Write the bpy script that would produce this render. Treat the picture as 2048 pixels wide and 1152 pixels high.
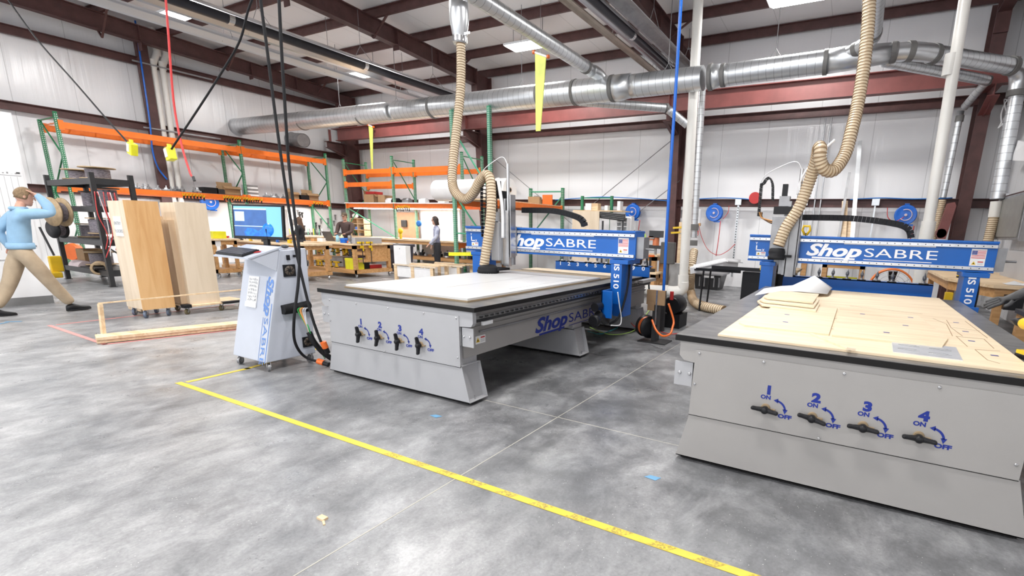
import bpy, math, random
from mathutils import Vector as V, Matrix as MX
random.seed(7)
S = bpy.context.scene
for o in list(bpy.data.objects): bpy.data.objects.remove(o)
COL = S.collection
pi = math.pi
# ------------------------------------------------------------------ camera
W_, H_ = 2048, 1152
FPX, PPX, PPY = 972.97, 1185.75, 687.2
YAW, PIT, ROL = -0.48215054, 0.23154389, 0.02917497
def _rot():
    cy, sy, cp, sp = math.cos(YAW), math.sin(YAW), math.cos(PIT), math.sin(PIT)
    f = V((sy*cp, cy*cp, -sp)); r = V((cy, -sy, 0)); u = r.cross(f)
    cr, sr = math.cos(ROL), math.sin(ROL)
    return cr*r+sr*u, -sr*r+cr*u, f
R_, U_, F_ = _rot()
cam = bpy.data.objects.new('camera', bpy.data.cameras.new('camera')); COL.objects.link(cam)
cam.data.sensor_width = 36; cam.data.lens = FPX/W_*36
cam.data.shift_x = -(PPX-W_/2)/W_; cam.data.shift_y = (PPY-H_/2)/W_
cam.data.clip_end = 200; cam.data.clip_start = .05
cam.matrix_world = MX(((R_.x, U_.x, -F_.x, 0), (R_.y, U_.y, -F_.y, 0), (R_.z, U_.z, -F_.z, 1.5), (0, 0, 0, 1)))
S.camera = cam
# survey of the hall: where a sight line meets a plane of the building
def _ray(x, y): return (x-PPX)/FPX*R_-(y-PPY)/FPX*U_+F_
def atZ(x, y, z): d = _ray(x, y); return V((0, 0, 1.5))+d*((z-1.5)/d.z)
def atY(x, y, Y): d = _ray(x, y); return V((0, 0, 1.5))+d*(Y/d.y)
def atX(x, y, X): d = _ray(x, y); return V((0, 0, 1.5))+d*(X/d.x)
# ------------------------------------------------------------------ view + world
S.view_settings.view_transform = 'Standard'; S.view_settings.look = 'None'
S.view_settings.gamma = 1; S.view_settings.exposure = EXPOSURE = 1.12
try: S.view_settings.use_curve_mapping = False
except Exception: pass
w = bpy.data.worlds.new('hall_light'); S.world = w; w.use_nodes = True
bg = w.node_tree.nodes['Background']; bg.inputs[0].default_value = (.93, .96, 1, 1); bg.inputs[1].default_value = 1.0
LIGHT_W = 70.0
def area(name, loc, sx, sy, power, col=(1, .98, .95), rot=(0, 0, 0)):
    l = bpy.data.lights.new(name, 'AREA'); l.shape = 'RECTANGLE'; l.size = sx; l.size_y = sy
    l.energy = power; l.color = col
    o = bpy.data.objects.new(name, l); COL.objects.link(o); o.location = loc; o.rotation_euler = rot
    return o
def zroof(Y): return 6.35+.045*(14.1-Y)       # underside of the purlins
LIGHTS = [(x, y, 6.02) for y in (11.4, 6.6, 1.6, -3.6) for x in (-14.35, -8.1, -1.62)]
for y0_, y1_, x_ in ((5.4, 9.1, -18.25), (9.5, 12.1, -18.25)): area('shelf_strip_lamp', (x_, (y0_+y1_)/2, 2.12), .08, y1_-y0_, 26)
area('shelf_strip_lamp', (-14.05, 12.75, 1.99), 5.0, .08, 40)
for x, y, z in LIGHTS: area('high_bay_lamp', (x, y, z-.06), 1.1, .4, LIGHT_W*(1.0 if y > 3 else 1.25))
# ------------------------------------------------------------------ materials
MAT = {}
def _new(name):
    m = bpy.data.materials.new(name); m.use_nodes = True; MAT[name] = m
    nt = m.node_tree; return m, nt, nt.nodes, nt.links, nt.nodes['Principled BSDF']
def N(nt, t, **k):
    n = nt.nodes.new(t)
    for a, b in k.items():
        if a.startswith('i_'):
            n.inputs[int(a[2:]) if a[2:].isdigit() else a[2:]].default_value = b
        else: setattr(n, a, b)
    return n
def mat(name, c, rough=.5, metal=0, c2=None, scale=6, var=.12, bump=0, bscale=None, stretch=(1, 1, 1), emit=0, alpha=1, spec=None, contrast=(.35, .65)):
    if name in MAT: return MAT[name]
    m, nt, ns, ln, b = _new(name)
    tc = N(nt, 'ShaderNodeTexCoord'); mp = N(nt, 'ShaderNodeMapping'); mp.inputs['Scale'].default_value = stretch
    ln.new(tc.outputs['Object'], mp.inputs[0])
    no = N(nt, 'ShaderNodeTexNoise'); no.inputs['Scale'].default_value = scale; no.inputs['Detail'].default_value = 4
    ln.new(mp.outputs[0], no.inputs['Vector'])
    cr = N(nt, 'ShaderNodeValToRGB'); e = cr.color_ramp.elements
    e[0].position, e[1].position = contrast
    if c2 is None: c2 = tuple(x*(1-var) for x in c)
    e[0].color = (*c2, 1); e[1].color = (*c, 1)
    ln.new(no.outputs['Fac'], cr.inputs[0]); ln.new(cr.outputs[0], b.inputs['Base Color'])
    b.inputs['Roughness'].default_value = rough; b.inputs['Metallic'].default_value = metal
    if spec is not None: b.inputs['Specular IOR Level'].default_value = spec
    if bump:
        n2 = N(nt, 'ShaderNodeTexNoise'); n2.inputs['Scale'].default_value = bscale or scale*3; n2.inputs['Detail'].default_value = 3
        ln.new(mp.outputs[0], n2.inputs['Vector'])
        bp = N(nt, 'ShaderNodeBump'); bp.inputs['Strength'].default_value = bump; bp.inputs['Distance'].default_value = .02
        ln.new(n2.outputs['Fac'], bp.inputs['Height']); ln.new(bp.outputs[0], b.inputs['Normal'])
    if emit:
        b.inputs['Emission Color'].default_value = (*c, 1); b.inputs['Emission Strength'].default_value = emit
    if alpha < 1: b.inputs['Alpha'].default_value = alpha
    return m
def concrete():
    m, nt, ns, ln, b = _new('polished_concrete')
    tc = N(nt, 'ShaderNodeTexCoord'); G = tc.outputs['Object']
    def noise(sc, det=8, st=(1, 1, 1), dist=0, rot=0):
        mp = N(nt, 'ShaderNodeMapping'); mp.inputs['Scale'].default_value = st; mp.inputs['Rotation'].default_value = (0, 0, rot); ln.new(G, mp.inputs[0])
        n = N(nt, 'ShaderNodeTexNoise'); n.inputs['Scale'].default_value = sc; n.inputs['Detail'].default_value = det
        n.inputs['Roughness'].default_value = .68; n.inputs['Distortion'].default_value = dist; ln.new(mp.outputs[0], n.inputs['Vector']); return n.outputs['Fac']
    def ramp(src, a, c0, d, c1):
        r = N(nt, 'ShaderNodeValToRGB'); e = r.color_ramp.elements; e[0].position = a; e[1].position = d; e[0].color = (*c0, 1); e[1].color = (*c1, 1)
        ln.new(src, r.inputs[0]); return r.outputs[0]
    def mix(a, bb, f, t='MIX'):
        x = N(nt, 'ShaderNodeMix', data_type='RGBA', blend_type=t)
        if isinstance(f, float): x.inputs[0].default_value = f
        else: ln.new(f, x.inputs[0])
        for i, s in ((6, a), (7, bb)):
            if isinstance(s, tuple): x.inputs[i].default_value = (*s, 1)
            else: ln.new(s, x.inputs[i])
        return x.outputs[2]
    base = ramp(noise(1.3, 14, (1, .75, 1), .35, .5), .34, (.185, .19, .20), .62, (.36, .36, .365))
    fine = mix(ramp(noise(5, 15, (1, .65, 1), .4, .5), .36, (.68, .68, .69), .64, (1.14, 1.14, 1.14)), ramp(noise(60, 4), .35, (.86, .86, .86), .65, (1.1, 1.1, 1.1)), 1.0, 'MULTIPLY')
    c = mix(base, fine, 1.0, 'MULTIPLY')
    # dark worn zone around the machines: x > -4.5, y > 1.5 and noise
    sx = N(nt, 'ShaderNodeSeparateXYZ'); ln.new(G, sx.inputs[0])
    def mth(op, a, bb=None):
        n = N(nt, 'ShaderNodeMath', operation=op)
        for i, s in enumerate((a, bb)):
            if s is None: continue
            if isinstance(s, (int, float)): n.inputs[i].default_value = s
            else: ln.new(s, n.inputs[i])
        return n.outputs[0]
    def mr(src, a, bb):
        n = N(nt, 'ShaderNodeMapRange', interpolation_type='SMOOTHSTEP'); n.inputs[1].default_value = a; n.inputs[2].default_value = bb; ln.new(src, n.inputs[0]); return n.outputs[0]
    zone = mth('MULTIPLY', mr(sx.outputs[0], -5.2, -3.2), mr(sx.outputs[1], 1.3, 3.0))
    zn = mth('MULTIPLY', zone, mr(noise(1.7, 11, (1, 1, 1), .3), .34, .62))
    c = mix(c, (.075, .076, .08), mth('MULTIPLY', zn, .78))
    st = mr(noise(1.0, 14, (1, .55, 1), .6, .5), .54, .68)
    c = mix(c, (.115, .118, .125), mth('MULTIPLY', st, .5))
    # pale dust patches and specks
    c = mix(c, (.62, .62, .63), mth('MULTIPLY', mr(noise(1.5, 12, (1, .6, 1), .5, 1.1), .56, .76), .4))
    vo = N(nt, 'ShaderNodeTexVoronoi', feature='F1'); vo.inputs['Scale'].default_value = 38; ln.new(G, vo.inputs['Vector'])
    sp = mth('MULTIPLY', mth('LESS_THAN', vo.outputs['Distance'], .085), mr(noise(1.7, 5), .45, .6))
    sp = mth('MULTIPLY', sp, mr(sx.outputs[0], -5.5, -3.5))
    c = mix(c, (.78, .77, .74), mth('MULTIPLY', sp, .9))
    b.inputs['Roughness'].default_value = .4
    rr = ramp(noise(2.2, 6), .3, (.22, .22, .22), .7, (.5, .5, .5)); ln.new(rr, b.inputs['Roughness'])
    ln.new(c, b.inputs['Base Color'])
    bp = N(nt, 'ShaderNodeBump'); bp.inputs['Strength'].default_value = .12; bp.inputs['Distance'].default_value = .01
    ln.new(noise(14, 6), bp.inputs['Height']); ln.new(bp.outputs[0], b.inputs['Normal'])
    return m
def vinyl(name, axis, c=(.86, .86, .875), rough=.3, bump=.3, seam=1.22, plane=0):
    """white reinforced facing of the building insulation: soft creases, a seam every 1.2 m"""
    m, nt, ns, ln, b = _new(name)
    tc = N(nt, 'ShaderNodeTexCoord'); mp = N(nt, 'ShaderNodeMapping'); ln.new(tc.outputs['Object'], mp.inputs[0])
    st = [5, 5, 5]; st[axis] = .22; mp.inputs['Scale'].default_value = st
    no = N(nt, 'ShaderNodeTexNoise'); no.inputs['Scale'].default_value = 1.1; no.inputs['Detail'].default_value = 3; no.inputs['Distortion'].default_value = .5
    ln.new(mp.outputs[0], no.inputs['Vector'])
    mp2 = N(nt, 'ShaderNodeMapping'); ln.new(tc.outputs['Object'], mp2.inputs[0]); st2 = [.5, .5, .5]; st2[axis] = .5; mp2.inputs['Scale'].default_value = st2
    n2 = N(nt, 'ShaderNodeTexNoise'); n2.inputs['Scale'].default_value = 1.0; n2.inputs['Detail'].default_value = 2; ln.new(mp2.outputs[0], n2.inputs['Vector'])
    mu = N(nt, 'ShaderNodeMath', operation='MULTIPLY'); ln.new(no.outputs['Fac'], mu.inputs[0]); ln.new(n2.outputs['Fac'], mu.inputs[1])
    ad = N(nt, 'ShaderNodeMath', operation='MULTIPLY_ADD'); ln.new(n2.outputs['Fac'], ad.inputs[0]); ad.inputs[1].default_value = 1.5; ln.new(mu.outputs[0], ad.inputs[2])
    sx = N(nt, 'ShaderNodeSeparateXYZ'); ln.new(tc.outputs['Object'], sx.inputs[0])
    q = N(nt, 'ShaderNodeMath', operation='DIVIDE'); ln.new(sx.outputs[plane], q.inputs[0]); q.inputs[1].default_value = seam
    fr = N(nt, 'ShaderNodeMath', operation='FRACT'); ln.new(q.outputs[0], fr.inputs[0])
    lt = N(nt, 'ShaderNodeMath', operation='LESS_THAN'); ln.new(fr.outputs[0], lt.inputs[0]); lt.inputs[1].default_value = .012
    mx = N(nt, 'ShaderNodeMix', data_type='RGBA'); ln.new(lt.outputs[0], mx.inputs[0]); mx.inputs[6].default_value = (*c, 1); mx.inputs[7].default_value = (*[x*.72 for x in c], 1)
    ln.new(mx.outputs[2], b.inputs['Base Color'])
    bp = N(nt, 'ShaderNodeBump'); bp.inputs['Strength'].default_value = bump; bp.inputs['Distance'].default_value = .06
    ln.new(ad.outputs[0], bp.inputs['Height']); ln.new(bp.outputs[0], b.inputs['Normal'])
    b.inputs['Roughness'].default_value = rough
    return m
def wood(name, c, c2, axis=0, rough=.5, sc=3.0, wave=True):
    m, nt, ns, ln, b = _new(name)
    tc = N(nt, 'ShaderNodeTexCoord'); mp = N(nt, 'ShaderNodeMapping'); ln.new(tc.outputs['Object'], mp.inputs[0])
    st = [7, 7, 7]; st[axis] = .7; mp.inputs['Scale'].default_value = st
    no = N(nt, 'ShaderNodeTexNoise'); no.inputs['Scale'].default_value = sc; no.inputs['Detail'].default_value = 6; no.inputs['Distortion'].default_value = .8
    ln.new(mp.outputs[0], no.inputs['Vector'])
    cr = N(nt, 'ShaderNodeValToRGB'); e = cr.color_ramp.elements; e[0].position = .36; e[1].position = .6
    e[0].color = (*c2, 1); e[1].color = (*c, 1); ln.new(no.outputs['Fac'], cr.inputs[0]); ln.new(cr.outputs[0], b.inputs['Base Color'])
    b.inputs['Roughness'].default_value = rough
    return m
class _D(dict):
    def __missing__(s, k): return MAT[k]
M = _D()
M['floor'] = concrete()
M['wall_z'] = vinyl('wall_facing', 2, rough=.24)
M['wall_zy'] = vinyl('end_wall_facing', 2, rough=.24, plane=1)
M['roof'] = vinyl('roof_facing', 1, c=(.80, .80, .81), rough=.45, bump=.2)
M['iron'] = mat('oxide_primer_steel', (.105, .045, .042), .5, 0, scale=5, var=.3)
M['iron2'] = mat('red_primer_beam', (.22, .068, .062), .38, 0, scale=3, var=.2)
M['gal'] = mat('galvanised_sheet', (.70, .72, .74), .33, .85, scale=3, var=.12)
M['gal2'] = mat('galvanised_seam', (.30, .31, .32), .45, .6)
M['tapeg'] = mat('duct_tape_seal', (.17, .165, .16), .6)
M['dark'] = mat('black_metal', (.03, .03, .032), .42)
M['black'] = mat('black_plastic', (.010, .010, .012), .4, spec=.3)
M['rubber'] = mat('black_rubber', (.014, .014, .016), .65, spec=.25)
M['hose'] = mat('tan_polyurethane_hose', (.66, .54, .38), .38, scale=12, var=.1)
M['hosew'] = mat('hose_wire_helix', (.30, .20, .11), .5)
M['pvc'] = mat('white_pvc_pipe', (.74, .72, .68), .3, scale=2, var=.05)
M['green'] = mat('rack_green_paint', (.02, .205, .085), .35, var=.25)
M['greenl'] = mat('rack_pale_green_paint', (.07, .32, .19), .35, var=.15)
M['orange'] = mat('rack_orange_paint', (.86, .185, .02), .38, var=.12)
M['grey'] = mat('machine_grey_paint', (.345, .33, .318), .32, scale=3, var=.05)
M['greyl'] = mat('machine_light_grey_paint', (.40, .40, .415), .35, scale=3, var=.05)
M['blue'] = mat('machine_blue_paint', (.003, .115, .47), .35, scale=2, var=.12)
M['lblue'] = mat('letter_blue', (.006, .024, .25), .5)
M['white'] = mat('white_paint', (.82, .82, .83), .45, var=.04)
M['wht_let'] = mat('white_lettering', (.88, .88, .9), .5, var=.02)
M['steel'] = mat('bright_steel', (.62, .62, .63), .25, .9, var=.15)
M['steeld'] = mat('dull_steel', (.34, .34, .35), .45, .7, var=.2)
M['deck'] = mat('dusty_black_phenolic_deck', (.06, .06, .064), .28, scale=5, c2=(.19, .185, .18), contrast=(.3, .75), stretch=(1, 3, 1))
M['edge'] = mat('black_deck_edge', (.009, .008, .008), .55, spec=.25)
M['cardboard'] = mat('cardboard', (.40, .25, .13), .7)
M['paper'] = mat('paper_white', (.80, .80, .80), .7, var=.03)
M['yellow'] = mat('safety_yellow', (.80, .52, .015), .4)
M['yel2'] = mat('lemon_yellow_plastic', (.83, .80, .03), .4)
M['red'] = mat('red_plastic', (.55, .03, .03), .4)
M['orp'] = mat('orange_plastic', (.85, .17, .03), .35)
M['bluep'] = mat('blue_plastic', (.01, .14, .62), .25)
M['bluet'] = mat('blue_vinyl', (.02, .20, .62), .4)
M['tan'] = mat('light_plastic_tan', (.30, .22, .13), .5)
M['ply'] = wood('birch_plywood', (.80, .66, .47), (.70, .55, .37), 0, .45, 2.0)
M['plyy'] = wood('birch_plywood_long_y', (.78, .65, .48), (.69, .55, .39), 1, .45, 2.0)
M['plyz'] = wood('upright_plywood', (.68, .52, .36), (.60, .44, .29), 2, .5, 1.6)
M['plyo'] = wood('orange_birch_plywood', (.70, .43, .20), (.60, .33, .13), 2, .45, 1.4)
M['plyp'] = wood('pale_plywood', (.72, .60, .46), (.65, .53, .39), 2, .5, 1.4)
M['pine'] = wood('pine_lumber', (.80, .62, .41), (.66, .46, .27), 0, .55, 2.5)
M['benchw'] = wood('bench_timber', (.62, .35, .15), (.48, .25, .09), 0, .5, 2.5)
M['skin'] = mat('skin', (.58, .32, .23), .5, var=.08)
# ------------------------------------------------------------------ mesh builder
class MB:
    def __init__(s): s.v = []; s.f = []; s.mi = []; s.sm = []; s.m = 0; s.T = None; s.smooth = False
    def _add(s, vs, fs, m=None, sm=None):
        k = len(s.v)
        for p in vs:
            p = V(p)
            if s.T: p = s.T @ p
            s.v.append(p)
        for f in fs:
            s.f.append(tuple(i+k for i in f)); s.mi.append(s.m if m is None else m); s.sm.append(s.smooth if sm is None else sm)
        return s
    def box(s, x0, x1, y0, y1, z0, z1, m=None):
        vs = [(x, y, z) for z in (z0, z1) for x, y in ((x0, y0), (x1, y0), (x1, y1), (x0, y1))]
        return s._add(vs, [(3, 2, 1, 0), (4, 5, 6, 7), (0, 1, 5, 4), (1, 2, 6, 5), (2, 3, 7, 6), (3, 0, 4, 7)], m, False)
    def cbox(s, c, sz, m=None):
        return s.box(c[0]-sz[0]/2, c[0]+sz[0]/2, c[1]-sz[1]/2, c[1]+sz[1]/2, c[2]-sz[2]/2, c[2]+sz[2]/2, m)
    def bar(s, a, b, w, h, up=(0, 0, 1), m=None):
        a = V(a); b = V(b); d = (b-a).normalized(); x = d.cross(V(up))
        if x.length < 1e-4: x = d.cross(V((1, 0, 0)))
        x.normalize(); y = x.cross(d).normalized()
        vs = [p+x*i*w/2+y*j*h/2 for p in (a, b) for i, j in ((-1, -1), (1, -1), (1, 1), (-1, 1))]
        return s._add(vs, [(3, 2, 1, 0), (4, 5, 6, 7), (0, 1, 5, 4), (1, 2, 6, 5), (2, 3, 7, 6), (3, 0, 4, 7)], m, False)
    def cyl(s, a, b, r, r2=None, n=16, m=None, caps=True, sm=True):
        a = V(a); b = V(b); d = (b-a).normalized(); r2 = r if r2 is None else r2
        x = d.orthogonal().normalized(); y = d.cross(x)
        vs = [p+(x*math.cos(2*pi*i/n)+y*math.sin(2*pi*i/n))*q for p, q in ((a, r), (b, r2)) for i in range(n)]
        s._add(vs, [(i, (i+1) % n, n+(i+1) % n, n+i) for i in range(n)], m, sm)
        if caps: s._add(vs, [tuple(range(n-1, -1, -1)), tuple(range(n, 2*n))], m, False)
        return s
    def rings(s, rs, m=None, closed=True, caps=True, sm=True, ms=None):
        """list of rings (lists of points of equal length)"""
        n = len(rs[0]); vs = [p for r in rs for p in r]
        k = len(s.v); s._add(vs, [], m)
        for j in range(len(rs)-1):
            mm = s.m if m is None else m
            if ms: mm = ms[j]
            for i in range(n if closed else n-1):
                s.f.append((k+j*n+i, k+j*n+(i+1) % n, k+(j+1)*n+(i+1) % n, k+(j+1)*n+i)); s.mi.append(mm); s.sm.append(sm)
        if caps:
            s.f.append(tuple(k+i for i in range(n-1, -1, -1))); s.mi.append(ms[0] if ms else (s.m if m is None else m)); s.sm.append(False)
            s.f.append(tuple(k+(len(rs)-1)*n+i for i in range(n))); s.mi.append(ms[-1] if ms else (s.m if m is None else m)); s.sm.append(False)
        return s
    def tube(s, pts, r, n=12, m=None, caps=True, rad=None, ms=None):
        pts = [V(p) for p in pts]; rs = []; t0 = (pts[1]-pts[0]).normalized(); x = t0.orthogonal().normalized()
        for i, p in enumerate(pts):
            a = pts[max(0, i-1)]; b = pts[min(len(pts)-1, i+1)]; t = (b-a).normalized()
            x = (x-t*x.dot(t)); x = x.normalized() if x.length > 1e-6 else t.orthogonal().normalized(); y = t.cross(x)
            q = rad[i] if rad else r
            rs.append([p+(x*math.cos(2*pi*k/n)+y*math.sin(2*pi*k/n))*q for k in range(n)])
        return s.rings(rs, m, True, caps, True, ms)
    def lathe(s, prof, c=(0, 0, 0), n=20, axis=(0, 0, 1), m=None, caps=True, sm=True):
        c = V(c); z = V(axis).normalized(); x = z.orthogonal().normalized(); y = z.cross(x)
        rs = [[c+z*h+(x*math.cos(2*pi*k/n)+y*math.sin(2*pi*k/n))*max(r, 1e-4) for k in range(n)] for r, h in prof]
        return s.rings(rs, m, True, caps, sm)
    def prism(s, poly, ax, a, b, m=None, sm=False):
        """poly in the two other axes (x,y)->ax=2, (x,z)->ax=1, (y,z)->ax=0"""
        def P(p, t):
            return (t, p[0], p[1]) if ax == 0 else ((p[0], t, p[1]) if ax == 1 else (p[0], p[1], t))
        n = len(poly); vs = [P(p, a) for p in poly]+[P(p, b) for p in poly]
        s._add(vs, [(i, (i+1) % n, n+(i+1) % n, n+i) for i in range(n)], m, sm)
        return s._add(vs, [tuple(range(n-1, -1, -1)), tuple(range(n, 2*n))], m, False)
    def ell(s, c, r, n=14, k=9, m=None, T=None):
        c = V(c); rs = []
        for j in range(k+1):
            th = pi*j/k; q = max(math.sin(th), .02)
            ring = [V((r[0]*q*math.cos(2*pi*i/n), r[1]*q*math.sin(2*pi*i/n), -r[2]*math.cos(th))) for i in range(n)]
            rs.append([c+(T@p if T else p) for p in ring])
        return s.rings(rs, m, True, True, True)
    def quad(s, a, b, c, d, m=None): return s._add([a, b, c, d], [(0, 1, 2, 3)], m, False)
def wmat(o):
    m = o.matrix_basis.copy(); p = o.parent
    while p: m = p.matrix_basis @ m; p = p.parent
    return m
def build(mb, name, mats, parent=None, world=True, bevel=0, kind=None):
    if not isinstance(mats, (list, tuple)): mats = [mats]
    me = bpy.data.meshes.new(name)
    vs = mb.v
    loc = None
    if parent is not None and world:
        inv = wmat(parent).inverted(); vs = [inv @ p for p in vs]
    me.from_pydata([tuple(p) for p in vs], [], mb.f)
    me.polygons.foreach_set('material_index', mb.mi); me.polygons.foreach_set('use_smooth', mb.sm)
    for m in mats: me.materials.append(m if not isinstance(m, str) else M[m])
    me.update()
    import bmesh
    b = bmesh.new(); b.from_mesh(me); bmesh.ops.recalc_face_normals(b, faces=b.faces); b.to_mesh(me); b.free()
    o = bpy.data.objects.new(name, me); COL.objects.link(o)
    if parent is not None: o.parent = parent
    if bevel:
        md = o.modifiers.new('bevel', 'BEVEL'); md.width = bevel; md.segments = 2; md.limit_method = 'ANGLE'; md.harden_normals = False
    if kind: o['kind'] = kind
    return o
def tag(o, label, cat, group=None, kind=None):
    o['label'] = label; o['category'] = cat
    if group: o['group'] = group
    if kind: o['kind'] = kind
    return o
def thing(name, label, cat, loc=(0, 0, 0), rz=0, group=None):
    o = bpy.data.objects.new(name, None); COL.objects.link(o); o.empty_display_size = .1
    o.location = loc; o.rotation_euler = (0, 0, rz); o.matrix_basis = MX.Translation(V(loc)) @ MX.Rotation(rz, 4, 'Z')
    return tag(o, label, cat, group)
def struct(mb, name, mats, **k):
    o = build(mb, name, mats, **k); o['kind'] = 'structure'; return o
def single(mb, name, mats, label, cat, group=None, bevel=0):
    """one-mesh thing whose origin sits at its own base"""
    lo = V((min(p.x for p in mb.v), min(p.y for p in mb.v), min(p.z for p in mb.v)))
    hi = V((max(p.x for p in mb.v), max(p.y for p in mb.v), max(p.z for p in mb.v)))
    c = V(((lo.x+hi.x)/2, (lo.y+hi.y)/2, lo.z)); mb.v = [p-c for p in mb.v]
    o = build(mb, name, mats, bevel=bevel); o.location = c; o.matrix_basis = MX.Translation(c)
    return tag(o, label, cat, group)
def copy_tree(o, loc=None, rz=None, label=None, group=None):
    def rec(a, par):
        c = a.copy(); COL.objects.link(c)
        if par is not None: c.parent = par
        for ch in [x for x in a.children]: rec(ch, c)
        return c
    c = rec(o, None)
    if loc is not None: c.location = loc
    if rz is not None: c.rotation_euler = (0, 0, rz)
    if label: c['label'] = label
    if group: c['group'] = group
    return c
def spline(pts, n=8):
    pts = [V(p) for p in pts]; out = []
    for i in range(len(pts)-1):
        p0 = pts[max(i-1, 0)]; p1 = pts[i]; p2 = pts[i+1]; p3 = pts[min(i+2, len(pts)-1)]
        for k in range(n):
            t = k/n
            out.append(.5*((2*p1)+(p2-p0)*t+(2*p0-5*p1+4*p2-p3)*t*t+(3*p1-p0-3*p2+p3)*t**3))
    out.append(pts[-1]); return out
def resample(pts, d):
    out = [pts[0]]; acc = 0
    for a, b in zip(pts, pts[1:]):
        L = (b-a).length; t = d-acc
        while t <= L: out.append(a+(b-a)*(t/L)); t += d
        acc = L-(t-d)
    return out
def ribbed(mb, pts, r, pitch, dr, n=16, wfrac=.3, mr=1, mbody=0):
    """corrugated hose / spiral duct: raised ring every pitch"""
    P = resample([V(p) for p in pts], pitch); q = []; rad = []; ms = []
    for i in range(len(P)-1):
        a, b = P[i], P[i+1]
        for t, rr, mm in (((0, r, mbody), (1-wfrac, r, mr)) if dr < .003 else ((.0, r, mbody), (.12, r, mbody), (.88-wfrac, r, mbody), (1-wfrac, r, mr), (1-wfrac*.75, r+dr, mr), (1-wfrac*.25, r+dr, mr))):
            q.append(a+(b-a)*t); rad.append(rr); ms.append(mm)
    q.append(P[-1]); rad.append(r)
    mb.tube(q, r, n, rad=rad, ms=ms); return mb
FONTC = {}
def text(s, h, T, mname, parent, name='lettering', bold=0, shear=0, sx=1.0, ext=.0008, align='CENTER', space=1.0):
    """flat lettering mesh; T maps (x right, y up, z out) to world"""
    c = bpy.data.curves.new('txt', 'FONT'); c.body = s; c.size = h/.72; c.extrude = 0; c.offset = bold; c.shear = shear
    c.align_x = align; c.align_y = 'CENTER'; c.resolution_u = 3; c.space_character = space
    o = bpy.data.objects.new('txt', c); COL.objects.link(o)
    dg = bpy.context.evaluated_depsgraph_get(); dg.update()
    me = bpy.data.meshes.new_from_object(o.evaluated_get(dg))
    mb = MB(); mb.T = T @ MX.Scale(sx, 4, (1, 0, 0))
    mb._add([v.co+V((0, 0, ext)) for v in me.vertices], [tuple(p.vertices) for p in me.polygons])
    bpy.data.objects.remove(o); bpy.data.curves.remove(c); bpy.data.meshes.remove(me)
    return build(mb, name, M[mname], parent) if name else mb
def frame(o, x, y):
    """matrix with origin o, local x axis = x, local y axis = y"""
    x = V(x).normalized(); y = V(y).normalized(); z = x.cross(y); o = V(o)
    return MX(((x.x, y.x, z.x, o.x), (x.y, y.y, z.y, o.y), (x.z, y.z, z.z, o.z), (0, 0, 0, 1)))
# ================================================================== BUILDING
XL, XR, YB, YF = -19.3, 2.75, 14.3, -8.0
FR = (-18.5, -11.62, -4.75, 1.98)           # frame lines
mb = MB(); mb.box(XL, 9, YF, YB, -.1, 0); struct(mb, 'floor', 'floor')
mb = MB(); mb.box(XL-.1, XR+.1, YB, YB+.1, 0, 6.7); struct(mb, 'wall_back', 'wall_z')
mb = MB(); mb.prism([(YF, 0), (YB, 0), (YB, zroof(YB)+.25), (YF, zroof(YF)+.25)], 0, XL-.1, XL); struct(mb, 'wall_left', 'wall_zy')
mb = MB(); mb.prism([(YF, 0), (YB, 0), (YB, zroof(YB)+.25), (YF, zroof(YF)+.25)], 0, XR, XR+.1); struct(mb, 'wall_right', 'wall_zy')
mb = MB(); mb.prism([(YF, zroof(YF)+.21), (YB+.1, zroof(YB+.1)+.21), (YB+.1, zroof(YB+.1)+.3), (YF, zroof(YF)+.3)], 0, XL-.1, XR+.1); struct(mb, 'ceiling', 'roof')
mb = MB()
for x, y, z in []: pass
# saw-cut control joints
mb = MB(); jx = atZ(930, 946, 0).x; jy = atZ(1130, 838, 0).y
mb.box(jx-.0035, jx+.0035, -2, 14, .0, .0012); struct(mb, 'trim_0', mat('joint_filler', (.46, .44, .39), .7)); mb = MB(); mb.box(-3.2, -.6, jy-.003, jy+.003, .0, .0012)
struct(mb, 'trim_1', M['joint_filler'])
def channel(mb, a, b, h, w, up=(0, 0, 1), side=1, t=.012):
    """Z/C section: web + two flanges, a->b is the lower front edge line"""
    a = V(a); b = V(b); up = V(up); d = (b-a).normalized(); n = d.cross(up).normalized()*side
    mb.bar(a+up*h/2+n*w/2*0, b+up*h/2, t, h, up)
    mb.bar(a+up*(h-t/2)+n*w/2, b+up*(h-t/2)+n*w/2, w, t, up); mb.bar(a+up*t/2-n*w/2, b+up*t/2-n*w/2, w, t, up)
# purlins
Y = 14.1; k = 0
while Y > -6:
    mb = MB(); z = zroof(Y); channel(mb, (XL, Y, z), (XR, Y, z), .2, .065, t=.014)
    o = struct(mb, 'trim_%d' % (2+k), 'iron'); k += 1; Y -= 1.5
tn = 2+k
def T_():
    global tn
    tn += 1; return 'trim_%d' % (tn-1)
# wall girts
for z0 in (2.2, 4.36):
    mb = MB(); channel(mb, (XL+.2, 14.08, z0), (XR, 14.08, z0), .2, .1, t=.016); struct(mb, T_(), 'iron')
for z0 in (2.02, 3.98, 5.76):
    mb = MB(); channel(mb, (XL+.2, -6, z0), (XL+.2, YB, z0), .2, .1, t=.016); struct(mb, T_(), 'iron')
for z0 in (2.2, 4.36, 6.0):
    mb = MB(); channel(mb, (XR-.18, -2, z0), (XR-.18, YB, z0), .2, .1, t=.016); struct(mb, T_(), 'iron')
# left end-wall post
mb = MB(); mb.box(-19.12, -18.9, 7.5, 7.68, 0, 6.4); mb.box(-18.9, -18.88, 7.46, 7.72, 0, 6.4); struct(mb, T_(), 'iron')
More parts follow.
